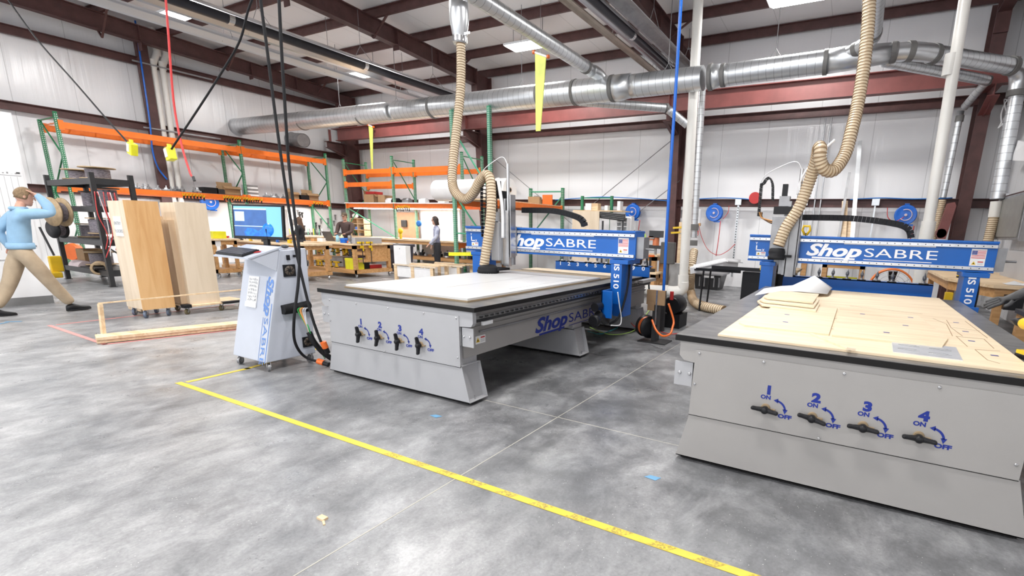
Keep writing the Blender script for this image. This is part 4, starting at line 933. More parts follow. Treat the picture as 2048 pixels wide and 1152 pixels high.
mb = MB(); mb.T = KT(-5.17, .12, .004) @ MX.Rotation(.5, 4, 'Z'); mb.box(-.08, .08, -.012, .012, 0, .006); single(mb, 'marker_pen', 'red', 'red marker lying on the papers of the console shelf', 'pen')
t = thing('monitor', 'black flat monitor with blue screen standing behind the console shelf', 'monitor', (-5.42, 3.05, 1.21))
MT = frame((-5.68, 3.05, 1.475), (math.cos(.32), math.sin(.32), 0), (0, .06, 1))
mb = MB(); mb.T = MT; mb.box(-.31, .31, -.185, .175, -.03, 0); build(mb, 'bezel', 'black', t, bevel=.004)
M['scr1'] = mat('screen_dark_blue', (.03, .10, .30), .3, emit=.3, var=.25, scale=12); M['scr2'] = mat('screen_light_blue', (.16, .42, .68), .3, emit=.3, var=.05)
M['scr3'] = mat('screen_white', (.45, .6, .75), .3, emit=.25, var=.05); M['scr4'] = mat('screen_swirl_blue', (.005, .10, .50), .3, emit=.3, scale=30, c2=(.01, .22, .7))
mb = MB(); mb.T = MT; mb.m = 1; mb.box(-.288, .288, -.155, .155, 0, .001); mb.m = 0; mb.box(-.288, .11, -.155, .12, .001, .002); mb.m = 2; mb.box(-.275, -.16, .0, .1, .002, .003); mb.box(-.288, .11, -.055, -.047, .002, .003); mb.box(-.288, .11, .12, .135, .002, .003)
mb.m = 3; mb.lathe([(.07, .002), (.07, .003), (.02, .0031)], (.12, -.085, 0), 24); mb.prism([(-.16, -.154), (-.17, -.11), (-.13, -.07), (-.06, -.075), (.0, -.1), (.05, -.075), (.12, -.1), (.15, -.154)], 2, .002, .0034); build(mb, 'screen', ['scr1', 'scr2', 'scr3', 'scr4'], t)
mb = MB(); mb.box(-5.66, -5.58, 3.07, 3.10, 1.215, 1.4); mb.box(-5.66, -5.45, 2.98, 3.12, 1.222, 1.232); build(mb, 'stand', 'black', t)
mb = MB(); mb.ell((-5.16, 3.0, 1.235), (.055, .03, .018)); single(mb, 'mouse', 'dark', 'dark computer mouse on top of the console', 'mouse')
# ================================================================== FLOOR TAPES
M['tapey'] = mat('yellow_floor_tape', (.74, .55, .05), .45, scale=20, var=.1)
def tape(pts, w, m, lab, name='floor_tape'):
    mb = MB()
    for a, b in zip(pts, pts[1:]):
        a = V(a); b = V(b); d = (b-a).normalized()*w/2; mb.bar(a-d*.98, b+d*.98, w, .0015)
    return single(mb, name, m, lab, 'floor tape')
tp_ = tape([(-5.37, 2.02, .002), (2.2, 2.02, .002)], .05, 'tapey', 'long yellow floor tape line crossing in front of both machines')
x = -2.6
while x < 1.8:
    mb = MB(); mb._add([(x, 1.998, .0034), (x+.11, 1.998, .0034), (x+.15, 2.042, .0034), (x+.04, 2.042, .0034)], [(0, 1, 2, 3)], 0, False); x += .235
    build(mb, 'worn_hatching', mat('tape_dirt', (.30, .23, .06), .7, scale=70, c2=(.72, .56, .06)), tp_)
tape([(-5.345, 2.09, .002), (-5.36, 2.6, .002), (-5.6, 3.6, .002)], .05, 'tapey', 'yellow floor tape running away under the control console')
M['tapep'] = mat('faded_pink_tape', (.75, .28, .26), .5)
tape([(-9.6, 2.3, .002), (-7.72, 2.26, .002), (-7.3, 4.0, .002)], .045, 'tapep', 'faded pink floor tape corner around the plywood box dollies')
tape([(-9.6, 2.38, .002), (-9.66, 4.6, .002)], .04, 'tapep', 'faded pink floor tape running behind the plywood box dollies')
for x, y, lab in ((872, 832, 'left'), (1305, 955, 'right')):
    p = atZ(x, y, 0); mb = MB(); mb._add([(p.x-.05, p.y-.02, .002), (p.x+.03, p.y-.03, .002), (p.x+.05, p.y+.02, .002), (p.x-.02, p.y+.02, .002)], [(0, 1, 2, 3)]); single(mb, 'tape_scrap', mat('pale_blue_tape', (.14, .34, .55), .6), 'pale blue tape scrap on the concrete, %s of two near the machines' % lab, 'tape')
p = atZ(15, 645, 0); mb = MB(); mb.bar((p.x-.08, p.y, .002), (p.x+.05, p.y+.12, .002), .04, .002); mb.bar((p.x+.0, p.y, .002), (p.x+.08, p.y-.1, .002), .04, .002); single(mb, 'tape_scrap', M['pale_blue_tape'], 'pale blue tape scrap beside the rear shoe of the walking person', 'tape')
p = atZ(645, 1038, 0); mb = MB(); mb.cbox((p.x, p.y, .006), (.05, .03, .012)); mb.bar((p.x, p.y, .004), (p.x+.06, p.y-.03, .004), .01, .006); single(mb, 'wood_chip', 'pine', 'small wood chip lying on the empty concrete in the foreground', 'wood chip')
# ================================================================== PLYWOOD BOXES ON DOLLIES
M['wheel'] = mat('blue_grey_wheel', (.12, .15, .21), .4); M['wheel2'] = mat('brown_wheel', (.14, .11, .05), .5)
t = thing('plywood_box', 'tall narrow plywood box on grey casters labelled with a paper sheet', 'crate', (-9.5, 3.4, 0))
mb = MB(); mb.box(-9.78, -9.24, 3.2, 3.58, .14, 1.70); build(mb, 'box_body', 'plyp', t)
mb = MB(); mb.box(-9.24, -9.226, 3.19, 3.59, .13, 1.71); build(mb, 'side_panel', 'plyo', t)
mb = MB(); mb.box(-9.65, -9.42, 3.19, 3.2, 1.2, 1.48); pp = build(mb, 'paper_label', 'paper', t)
text('ENTRY', .05, frame((-9.535, 3.1885, 1.38), (1, 0, 0), (0, 0, 1)), 'steeld', pp, 'handwriting', sx=1.0); text('FLOORS', .05, frame((-9.535, 3.1885, 1.27), (1, 0, 0), (0, 0, 1)), 'steeld', pp, 'handwriting', sx=1.0)
for x, y in ((-9.7, 3.25), (-9.3, 3.24), (-9.3, 3.52), (-9.7, 3.52)):
    mb = MB(); caster(mb, x, y, .055, .9, .03, .14); build(mb, 'caster', ['wheel', 'steel'], t)
t = thing('plywood_box', 'pale plywood box on a dolly right behind the labelled one', 'crate', (-9.5, 4.0, 0))
mb = MB(); mb.box(-9.72, -9.24, 3.8, 4.2, .15, 1.71); build(mb, 'box_body', 'plyp', t)
mb = MB(); mb.box(-9.24, -9.228, 3.79, 4.21, .13, 1.72); build(mb, 'side_panel', 'plyp', t)
mb = MB(); mb.box(-9.72, -9.70, 3.7, 3.8, .15, 1.5); mb.box(-9.7, -9.35, 3.72, 3.8, .15, 1.45); build(mb, 'inner_panel', 'plyz', t)
mb = MB(); mb.box(-9.75, -9.15, 3.72, 4.6, .115, .14); build(mb, 'dolly_board', 'pine', t)
for q_ in ((-9.24, -9.12, 3.66, 3.76, .11, .16), (-9.2, -9.1, 4.2, 4.62, .115, .15)): mb = MB(); mb.box(*q_); build(mb, 'rubber_bumper', 'rubber', t)
for x, y in ((-9.2, 3.72), (-9.2, 4.2), (-9.2, 4.5), (-9.7, 3.8)):
    mb = MB(); caster(mb, x, y, .045, .6, .03, .115); build(mb, 'caster', ['wheel2', 'steel'], t)
mb = MB(); mb.box(-10.3, -9.86, 3.38, 3.42, .02, 1.66); mb.box(-10.3, -9.9, 3.42, 3.48, .02, .06); single(mb, 'plywood_board', 'plyz', 'darker plywood board standing upright behind the labelled box', 'board')
# lumber on the floor
t = thing('lumber_stack', 'low stack of pale lumber boards lying on the floor before the plywood boxes', 'lumber', (-7.7, 2.9, 0))
A0, A1 = V((-8.0, 2.27, 0)), V((-7.55, 4.0, 0)); dn = (A1-A0).normalized(); px_ = V((dn.y, -dn.x, 0))
for k, (off, w_, z, m_, nm) in enumerate(((0.1, .24, .025, 'pine', 'board'), (.05, .12, .065, 'pine', 'board'), (.18, .12, .065, 'plyy', 'board'))):
    mb = MB(); mb.bar(A0+px_*off+V((0, 0, z)), A1+px_*off+V((0, 0, z)), w_, .034); build(mb, nm, 'pine', t)
mb = MB(); mb.bar(atX(200, 608, -8.0), atX(208, 676, -8.0), .06, .035, (0, 1, 0)); build(mb, 'upright_stick', 'pine', t)
mb = MB(); a = atX(196, 607, -8.0); c = a+(A1-A0)*1.0+V((0, 0, .08)); mb.bar(a, c, .016, .016); build(mb, 'thin_batten', 'pine', t)
# ================================================================== RACKS
def upright(t, x, y, z1, d=.07, w=.075, m='green', holes=True, ax='x', name='upright_post', z0=0, hm=True):
    mb = MB()
    mb.box(x-w/2, x+w/2, y-d/2, y+d/2, z0, z1)
    mb.m = 1; z = z0+.1
    while z < z1-.05 and holes:
        for s in (-.018, .018): 
            if ax == 'x': mb.box(x+w/2, x+w/2+.001, y+s-.008, y+s+.008, z, z+.028)
            else: mb.box(x+s-.008, x+s+.008, y-d/2-.001, y-d/2, z, z+.028)
        if ax == 'y':
            for s in (-.018, .018): mb.box(x+w/2, x+w/2+.001, y+s-.008, y+s+.008, z, z+.028)
        z += .05
    mb.m = 0; mb.box(x-w*.8, x+w*.8, y-d*.8, y+d*.8, z0, z0+.01)
    return build(mb, name, [M[m], M['holes']], t)
M['holes'] = mat('punched_holes', (.55, .6, .56), .6)
def lattice(t, p, q, z0, z1, n, m='green', step=None):
    mb = MB(); 
    zz = [z0+(z1-z0)*i/n for i in range(n+1)]
    for i in range(n):
        a, b = (p, q) if i % 2 == 0 else (q, p); mb = MB()
        mb.bar((a[0], a[1], zz[i+1]), (b[0], b[1], zz[i]), .03, .02); build(mb, 'diagonal_brace', m, t)
    mb = MB()
    mb.bar((p[0], p[1], z1), (q[0], q[1], z1), .035, .025); build(mb, 'horizontal_brace', m, t)
def beam(t, a, b, h=.13, m='orange', nm='load_beam'):
    mb = MB(); mb.bar(a, b, .05, h); 
    for p in (a, b): mb.cbox(V(p), (.06, .1, h+.08))
    return build(mb, nm, m, t)
# left long rack (parallel to the end wall)
FX, BX = -17.8, -18.88
M['lit_strip'] = mat('lit_strip', (1, 1, 1), .4, emit=5, var=0)
t = thing('pallet_rack', 'long green and orange pallet rack along the left wall', 'rack', (-18.3, 8.7, 0))
for y in (5.17, 9.3, 12.2):
    upright(t, FX, y, 3.93); upright(t, BX, y, 3.82)
    lattice(t, (FX-.03, y), (BX+.03, y), .3, 3.8, 4)
for y0, y1 in ((5.2, 9.27), (9.33, 12.17)):
    for z, h in ((3.63, .15), (2.15, .14)):
        beam(t, (FX+.02, y0+.03, z), (FX+.02, y1-.03, z), h); beam(t, (BX, y0+.03, z), (BX, y1-.03, z), h)
mb = MB()
for z in (3.71, 2.225):
    for y in [5.2+.5*k for k in range(15)]:
        mb.box(BX, FX, y, y+.03, z-.03, z-.012)
for k in range(5): mb.box(BX+.02+k*.26, BX+.03+k*.26, 5.2, 12.15, 3.70, 3.71)
build(mb, 'wire_deck', 'orange', t, kind=None)
mb = MB(); mb.box(BX, FX-.03, 5.25, 12.15, 2.215, 2.23); build(mb, 'shelf_board', 'steeld', t)
for ya, yb in ((5.4, 9.1), (9.5, 12.1)): mb = MB(); mb.box(-18.29, -18.21, ya, yb, 2.14, 2.18); build(mb, 'strip_light', M['lit_strip'], t)
# rack along back wall, left part
t = thing('pallet_rack', 'two tier green and orange rack along the back wall behind the workers', 'rack', (-14, 13, 0))
y0, y1 = 12.3, 13.25
for x in (-16.95, -14.4, -11.26):
    upright(t, x, y0, 3.72, ax='y'); upright(t, x+.0, y1, 3.72, ax='y'); lattice(t, (x, y0+.03), (x, y1-.03), 2.35 if x > -15 else .3, 3.6, 3 if x < -15 else 1)
for (xa, xb, z, h) in ((-16.93, -14.43, 3.25, .15), (-14.37, -11.3, 3.25, .15), (-16.93, -14.43, 2.82, .15)):
    for y in (y0, y1): beam(t, (xa+.03, y, z), (xb-.03, y, z), h)
mb = MB()
for x in [-16.8+.36*k for k in range(15)]: mb.box(x, x+.02, y0, y1, 3.3, 3.32)
build(mb, 'wire_deck', 'steeld', t)
for (xa, xb) in ((-16.93, -14.43), (-14.37, -11.3)):
    for y in (y0, y1): beam(t, (xa+.03, y, 2.09), (xb-.03, y, 2.09), .13, 'orange')
mb = MB(); mb.box(-16.95, -11.2, y0-.1, y1+.05, 2.16, 2.19); build(mb, 'shelf_board', 'white', t)
mb = MB(); mb.box(-16.6, -11.5, y0+.03, y0+.09, 1.975, 2.0); build(mb, 'strip_light', mat('strip_lamp', (1, 1, 1), .4, emit=5, var=0), t)
for sx_ in (-1,):
    mb = MB(); mb.bar((-16.9, 12.3, 2.0), (-15.2, 13.1, .9), .04, .03); build(mb, 'diagonal_brace', 'greenl', t)
# big rack running away from the viewer: tall near frame, short far frame
t = thing('pallet_rack', 'green rack with a tall near frame and orange beams carrying the big white roll', 'rack', (-9, 12, 0))
xa_, xb_ = -9.66, -8.43; ya_, yb2 = 10.23, 13.75
for x, y, z1, m in ((xa_, ya_, 4.37, 'greenl'), (xb_, ya_, 4.37, 'greenl'), (xa_, yb2, 2.73, 'green'), (xb_, yb2, 2.73, 'green')): upright(t, x, y, z1, .08, .09, m, ax='y')
for z0_, z1_, y in ((2.35, 3.95, ya_), (.9, 2.3, ya_), (1.2, 2.5, yb2)):
    mb = MB(); mb.bar((xa_, y, z1_) if y == ya_ else (xb_, y, z1_), (xb_, y, z0_) if y == ya_ else (xa_, y, z0_), .04, .03); build(mb, 'diagonal_brace', 'greenl', t)
for y, z in ((ya_, 1.28), (yb2, 2.62)): mb = MB(); mb.bar((xa_, y, z), (xb_, y, z), .05, .04); build(mb, 'horizontal_brace', 'greenl', t)
for x in (xa_, xb_):
    for z in (2.08, .95): beam(t, (x, ya_+.06, z), (x, yb2-.06, z), .14)
for y0_, y1_ in ((ya_, 11.95), (12.0, yb2)): mb = MB(); mb.box(xa_, xb_, y0_, y1_, 2.155, 2.18); build(mb, 'shelf_board', 'pine', t)
mb = MB(); mb.box(xa_, xb_, ya_, yb2, 1.03, 1.05); build(mb, 'shelf_board', 'steeld', t)
for k in range(9): mb = MB(); mb.box(xb_+.03, xb_+.032, 10.6+k*.22, 10.72+k*.22, .92, .98); build(mb, 'bin_tag', 'paper', t)
random.seed(77)
for k in range(10):
    x = xa_+.2+.1*(k % 2); y = 10.6+k*.3; box_ = MB(); box_.box(x, x+.8, y, y+.24, 1.051, 1.051+random.uniform(.25, .5)); single(box_, 'grey_bin', ['steeld', 'greyl', 'dark', 'white'][k % 4], 'bin or stacked part on the lower shelf of the big rack behind the left gantry', 'bin', 'bins on the lower shelf of the big rack')
# white roll
t = thing('foam_roll', 'huge white roll of packing foam on the rack, end on at right', 'roll', (-10, 11.5, 2.18))
a = atY(876, 386, 11.5); c = atY(1020, 381, 11.5); zc = 2.5; r_ = .31
mb = MB(); mb.cyl((a.x, 11.5, zc), (c.x, 11.5, zc), r_, n=40); build(mb, 'roll_body', 'white', t)
mb = MB(); mb.cyl((c.x-.01, 11.5, zc), (c.x+.01, 11.5, zc), .066); mb.m = 1; mb.cyl((c.x+.004, 11.5, zc), (c.x+.014, 11.5, zc), .046); build(mb, 'cardboard_core', ['cardboard', 'black'], t)
t = thing('short_rack', 'short green upright frame on the back wall beside the first blue reel', 'rack', (-7, 13.3, 0))
for x, y in ((1165, 392), (1224, 392)):
    a = atY(x, y, 13.3); upright(t, a.x, 13.3, a.z, ax='y', holes=False)
a, c = atY(1165, 396, 13.3), atY(1224, 396, 13.3); mb = MB(); mb.bar(a, c, .03, .03); build(mb, 'horizontal_brace', 'green', t)
mb = MB(); mb.box(-7.6, -6.0, 13.0, 13.6, 2.0, 2.03); build(mb, 'shelf_board', 'pine', t)
mb = MB(); a, c = atY(1145, 422, 12.6), atY(1196, 500, 12.6); mb.box(a.x, c.x, 12.6, 12.63, 0, a.z); single(mb, 'plywood_sheet', 'plyp', 'pale plywood sheet standing against the rack end behind the cable chain', 'plywood')
# cubby
mb = MB(); a, c = atY(1236, 436, 13.0), atY(1256, 462, 13.0)
t = thing('cubby', 'small grey pigeonhole unit left of the first blue reel', 'shelf', ((a.x+c.x)/2, 13, c.z-.6))
mb.box(a.x-.3, c.x+.05, 13.1, 13.3, c.z-.6, a.z+.05)
for k in range(5): mb.box(a.x, c.x, 12.9, 13.12, a.z-k*.12, a.z-k*.12+.015)
for x in (a.x, (a.x+c.x)/2, c.x): mb.box(x, x+.015, 12.9, 13.12, c.z-.3, a.z)
build(mb, 'carcass', 'white', t)
for x, y in ((-6.2, 13.1),):
    pass
# ---- boxes and clutter on racks
def box_at(x, y, z, sx, sy, sz, m, nm, lab, cat='box', rz=0, grp=None):
    mb = MB(); mb.T = MX.Rotation(rz, 4, 'Z'); mb.box(-sx/2, sx/2, -sy/2, sy/2, 0, sz)
    o = build(mb, nm, m, bevel=.004); o.location = (x, y, z); o.matrix_basis = MX.Translation((x, y, z)); return tag(o, lab, cat, grp)
zs = 2.231
def openbox(x, y, z, sx, sy, sz, m, lab, nm='cardboard_box', cat='box'):
    t = thing(nm, lab, cat, (x, y, z))
    mb = MB(); mb.box(x-sx/2, x+sx/2, y-sy/2, y+sy/2, z, z+.01)
    for a in ((x-sx/2, x-sx/2+.008, y-sy/2, y+sy/2), (x+sx/2-.008, x+sx/2, y-sy/2, y+sy/2), (x-sx/2, x+sx/2, y-sy/2, y-sy/2+.008), (x-sx/2, x+sx/2, y+sy/2-.008, y+sy/2)): mb.box(*a, z, z+sz)
    build(mb, 'box_body', m, t)
    mb = MB(); mb.bar((x+sx/2, y, z+sz), (x+sx/2+.1, y, z+sz-.08), sy*.96, .006); build(mb, 'flap', m, t)
    mb = MB(); mb.bar((x-sx/2, y, z+sz), (x-sx/2-.03, y, z+sz+.13), sy*.9, .006, (1, 0, 0)); build(mb, 'flap', m, t)
openbox(-18.1, 8.95, zs, .4, .5, .26, 'cardboard', 'open cardboard box with a red mark on the left rack shelf')
openbox(-18.1, 11.0, zs, .3, .3, .24, 'cardboard', 'small cardboard box on the left rack shelf behind the power cables')
openbox(-18.1, 11.65, zs, .32, .45, .24, 'cardboard', 'cardboard box at the right end of the left rack shelf')
for k, (y, w_, h_, m_, nm, lab) in enumerate(((8.35, .4, .18, 'black', 'tool_case', 'black tool case left of the open cardboard box on the left rack shelf'), (8.62, .22, .15, 'dark', 'tool_case', 'dark tool case touching the open cardboard box on the left rack shelf'), (11.33, .3, .16, 'black', 'storage_bin', 'black bin between two cardboard boxes on the left rack shelf'))):
    box_at(-18.05, y, zs, .35, w_, h_, m_, nm, lab, 'case')
t = thing('parts_organizer', 'grey drawer organiser right of the green post on the left rack shelf', 'organizer', (-18.05, 9.55, zs))
mb = MB(); mb.box(-18.2, -17.9, 9.4, 9.75, zs, zs+.36); build(mb, 'carcass', 'greyl', t)
for k in range(6):
    mb = MB(); mb.box(-17.9, -17.885, 9.41, 9.74, zs+.01+k*.058, zs+.06+k*.058); build(mb, 'drawer', 'steeld' if k % 2 else 'white', t)
random.seed(3)
for k in range(34):
    y = random.uniform(6.5, 8.1) if k < 22 else random.uniform(9.85, 10.8)
    x = random.uniform(-18.3, -17.9); s = random.uniform(.05, .11); mb = MB()
    mb.T = MX.Translation((x, y, zs+.03)) @ MX.Rotation(random.uniform(0, 3), 4, 'Z') @ MX.Rotation(random.uniform(-.3, .3), 4, 'X')
    mb.cyl((-s, 0, 0), (s, 0, 0), .028, n=10); mb.cbox((0, 0, .03), (s*.8, .05, .05)); mb.cyl((0, 0, 0), (0, 0, .12), .016, n=8)
    single(mb, 'metal_fitting', ['steeld', 'gal'][k % 2], 'grey metal fitting lying loose on the left rack shelf', 'fitting', 'metal fittings on the left rack shelf')
# spring clamps hanging on the low beam
def clampobj(x, y, z, lab, grp, first=[None], d='x'):
    if first[0] is None:
        t = thing('spring_clamp', lab, 'clamp', (0, 0, 0), 0, grp)
        mb = MB(); 
        for s in (-1, 1): mb.bar((0, s*.008, .0), (.02, s*.03, .09), .02, .014)
        build(mb, 'handle', 'yellow', t, world=False)
        mb = MB()
        for s in (-1, 1): mb.bar((0, s*.008, .0), (-.01, s*.02, -.09), .02, .014)
        mb.cyl((-.01, 0, 0), (.02, 0, 0), .016, n=8); build(mb, 'jaw', 'black', t, world=False); first[0] = t; t.location = (x, y, z); return t
    c = copy_tree(first[0], (x, y, z)); c['label'] = lab; c['group'] = grp; return c
random.seed(5)
ys = [7.55+i*.085 for i in range(7)]+[8.62+i*.075 for i in range(7)]+[9.18+i*.075 for i in range(6)]+[9.62, 9.72]+[11.55+i*.1 for i in range(4)]
for y in ys: clampobj(FX+.07, y, 2.09+random.uniform(-.01, .02), 'yellow and black spring clamp hanging on the low orange beam of the left rack', 'spring clamps on the left rack')
for i in range(7):
    c = clampobj(-14.2+i*.1, 12.22, 2.0+random.uniform(-.02, .02), 'yellow and black spring clamp hanging on the back rack beam', 'spring clamps on the back rack')
    c.rotation_euler = (0, 0, -pi/2)
# back rack boxes
openbox(-15.9, 12.7, 2.191, .55, .5, .3, 'cardboard', 'large cardboard box on the back rack shelf above the worker in the cap')
box_at(-15.9, 12.7, 2.191+.31, .5, .35, .09, 'red', 'red_package', 'pink red packages on top of the large cardboard box', 'package')
box_at(-15.3, 12.7, 2.191, .35, .4, .27, 'cardboard', 'cardboard_box', 'plain cardboard box right of the largest one on the back rack shelf')
for k, (x, m_, lab) in enumerate(((-14.95, 'white', 'white power tool on the back rack shelf'), (-14.65, 'black', 'black power tool on the back rack shelf'), (-14.1, 'steeld', 'grey metal part stack on the back rack shelf'), (-13.3, 'white', 'white folded sheet on the back rack shelf'), (-12.4, 'paper', 'white paper bundle left of the roll on the back rack shelf'))):
    mb = MB(); mb.T = MX.Translation((x, 12.6, 2.191)); mb.lathe([(.08, -.16), (.09, 0), (.08, .14)], (0, 0, .09), 12, (1, 0, 0)); mb.cbox((0, 0, .05), (.3, .2, .1)); single(mb, 'shelf_item', m_, lab, 'tool')
box_at(-8.7, 12.6, 2.181, .35, .3, .2, 'cardboard', 'cardboard_box', 'tilted brown cardboard box on the orange beam right of the roll', rz=.4)
p = atY(1095, 390, 13.4); box_at(p.x, 13.4, 2.181, .36, .04, .32, 'orp', 'orange_board', 'coral square board standing on the rack right of the roll', 'board')
p = atY(1073, 390, 13.5); box_at(p.x, 13.5, 2.181, .2, .04, .3, 'steeld', 'grey_board', 'grey square board standing left of the coral one', 'board')
for k, (x, m_, h_, lab) in enumerate(((1180, 'paper', .2, 'white box on the short shelf'), (1192, 'pine', .2, 'wood crate on the short shelf'), (1215, 'white', .14, 'white tool on the short shelf'), (1240, 'white', .26, 'white bottle on the short shelf'))):
    p = atY(x, 420, 13.2); box_at(p.x, 13.2, 2.031, .22 if k < 2 else .1, .2, h_, m_, ('paper_box', 'wood_crate', 'power_tool', 'glue_bottle')[k], lab+' beside the first blue reel', 'box')
t = thing('pipe_bundle', 'dark pipes lying on brackets beside the short green frame', 'pipes', (-6.4, 12.6, 1.7))
for k in range(4):
    a = atY(1200, 425+k*3, 12.7); c = atY(1250, 430+k*3.5, 12.7); mb = MB(); mb.cyl(a, c, .03); build(mb, 'pipe', 'dark', t)
for k_ in (1205, 1245): a = atY(k_, 445, 12.7); mb = MB(); mb.box(a.x-.02, a.x+.02, 12.7, 12.74, 0, a.z+.05); build(mb, 'pipe_stand', 'dark', t)
# ================================================================== REELS ON WALLS
def reel(c, n, lab, r=.23, m='bluep'):
    c = V(c); n = V(n).normalized(); u = V((0, 0, 1)); s = n.cross(u).normalized()
    t = thing('hose_reel', lab, 'hose reel', c-V((0, 0, r)))
    mb = MB()
    mb.lathe([(r*.3, -.05), (r, -.05), (r, -.035), (r*.5, -.035), (r*.5, .035), (r, .035), (r, .05), (r*.93, .055), (r*.8, .045), (r*.3, .05)], c, 32, n); build(mb, 'drum', m, t)
    mb = MB(); mb.lathe([(r*.5, -.034), (r*.85, -.03), (r*.85, .03), (r*.5, .034)], c, 24, n); build(mb, 'wound_hose', 'red', t)
    mb = MB(); pts = [c+n*.07+s*r*.55*math.cos(a)+u*r*.55*math.sin(a) for a in [math.radians(q) for q in range(60, 330, 20)]]; mb.tube(pts, .01, 6); mb.cyl(c+n*.05, c+n*.09, .03); build(mb, 'hose_loop', mat('pale_pink_hose', (.75, .62, .66), .4), t)
    mb = MB(); mb.bar(c-n*.08+u*r*1.1, c-n*.08-u*r*1.0, .1, .02, n); mb.bar(c-n*.08+u*r*1.08, c+u*r*1.08+n*.03, .1, .02); mb.bar(c+s*-.0+u*-r*1.0+n*.0, c+s*(-.18)-u*r*1.0, .05, .04); build(mb, 'bracket', m, t)
    return t
r1 = atY(1266, 424, 13.95); reel(r1, (0, -1, 0), 'blue wall hose reel, leftmost of three on the back wall')
r2 = atY(1429, 426, 13.95); reel(r2, (0, -1, 0), 'blue wall hose reel between white riser and steel strut')
r3 = atY(1811, 430, 13.95); reel(r3, (0, -1, 0), 'blue wall hose reel beside the leaning white riser pipe')
reel(atX(419, 404, -18.98), (1, 0, 0), 'blue wall hose reel on the left wall under the orange beam', .26)
mb = MB(); c = atY(1510, 396, 13.9); mb.lathe([(.05, -.04), (.15, -.04), (.15, .04), (.06, .041)], c, 28, (0, -1, 0), sm=False); single(mb, 'cord_reel', 'red', 'red cord reel on the back wall above the middle blue reel', 'cord reel')
for a, c2, lab in ((atY(1280, 440, 13.85), atY(1272, 480, 13.85), 'leftmost'), (atY(1441, 442, 13.85), atY(1432, 512, 13.85), 'middle'), (atY(1828, 452, 13.85), atY(1820, 480, 13.85), 'right')):
    mb = MB(); mb.tube(spline([a, (a+c2)/2+V((.01, 0, 0)), c2], 6), .012, 6); single(mb, 'hose_tail', M['red_hose'], 'thin red hose tail hanging below the %s blue wall reel' % lab, 'hose')
mb = MB(); mb.tube(spline([atY(1397, 445, 13.9), atY(1402, 470, 13.9), atY(1415, 498, 13.9), atY(1435, 510, 13.9), atY(1455, 502, 13.9), atY(1470, 488, 13.9)], 8), .009, 6); single(mb, 'hose_tail', M['red_hose'], 'thin red hose draped between the white tube and the steel strut', 'hose')
mb = MB(); mb.tube(spline([atY(1458, 412, 13.9), atY(1456, 425, 13.9), atY(1446, 438, 13.9)], 6), .009, 6); single(mb, 'hose_tail', M['red_hose'], 'short red hose feeding the middle blue wall reel', 'hose')
mb = MB(); mb.tube(spline([atY(1775, 415, 13.9), atY(1776, 435, 13.9), atY(1790, 443, 13.9), atY(1808, 434, 13.9)], 6), .009, 6); single(mb, 'hose_tail', M['red_hose'], 'short red hose feeding the right blue wall reel', 'hose')
for pts, lab in (([(1110, 400), (1150, 397), (1200, 394), (1260, 396), (1340, 402)], 'left of the white riser'), ([(1395, 398), (1440, 396), (1480, 397), (1500, 399)], 'above the middle blue reel'), ([(1700, 399), (1760, 396), (1830, 398), (1905, 396)], 'above the right blue reel')):
    mb = MB(); mb.tube(spline([atY(x, y, 13.88) for x, y in pts], 6), .013, 6); single(mb, 'air_line', 'bluet', 'blue air line lying along the back wall girt '+lab, 'air line')
# struts, conduits, junction boxes
for k, (x, x2, lab) in enumerate(((1478, 1469, 'perforated steel strut on the back wall behind the outfeed table'), (1752, 1745, 'steel strut on the back wall behind the right gantry'), (1610, 1600, 'thin conduit on the back wall left of the leaning boards'))):
    a = atY(x, 400, 13.97); c = atY(x2, 520, 13.97)
    t = thing('wall_strut', lab, 'strut', (c.x, 13.97, 0))
    mb = MB(); mb.bar((a.x, 13.97, .3), (a.x, 13.97, 2.25), .05 if k == 0 else .035, .03, (0, 1, 0)); build(mb, 'strut', 'gal', t)
    if k == 0:
        mb = MB()
        for q in range(26): mb.box(a.x-.012, a.x+.012, 13.95, 13.954, .4+q*.07, .43+q*.07)
        build(mb, 'slots', 'dark', t)
    mb = MB(); mb.cbox((a.x, 13.93, 2.32), (.16, .08, .16)); build(mb, 'junction_box', 'gal', t)
for k, x in enumerate((1643, 1655)):
    a = atY(x, 300, 14.0); mb = MB(); mb.cyl((a.x, 14.0, .1), (a.x, 14.0, 4.3), .02, n=8); single(mb, 'conduit', 'gal', 'thin vertical conduit on the back wall, %s of a pair behind the right spindle' % ('left' if k == 0 else 'right'), 'conduit')
for a, c, w_, m_, lab in (((1699, 345), (1668, 530), .06, 'steeld', 'dark steel bar leaning on the back wall'), ((1720, 282), (1700, 530), .09, 'gal', 'long aluminium rail leaning on the back wall'), ((1690, 402), (1684, 520), .13, 'pine', 'rough wooden slab leaning on the back wall'), ((1697, 440), (1690, 520), .16, 'pine', 'short barky board leaning lowest on the back wall')):
    mb = MB(); mb.bar(atY(*a, 13.9), atY(*c, 13.3), w_, .03, (0, 1, 0)); single(mb, 'leaning_bar' if m_ != 'pine' else 'wood_slab', m_, lab, 'bar')
t = thing('thread_tube', 'white vertical tube with hanging red cords beside the galvanised drop', 'dispenser', atY(1397, 450, 13.8))
mb = MB(); mb.cyl(atY(1398, 418, 13.8), atY(1396, 447, 13.8), .07); build(mb, 'tube', 'white', t)
mb = MB(); mb.cbox(atY(1396, 449, 13.8), (.14, .1, .08)); build(mb, 'wood_cap', 'benchw', t)
for k in range(3):
    mb = MB(); mb.tube(spline([atY(1395+k, 454, 13.8), atY(1397-k*2, 468, 13.8), atY(1391-k, 474-k*3, 13.8)], 5), .008, 5); build(mb, 'red_cord', M['red_hose'], t)
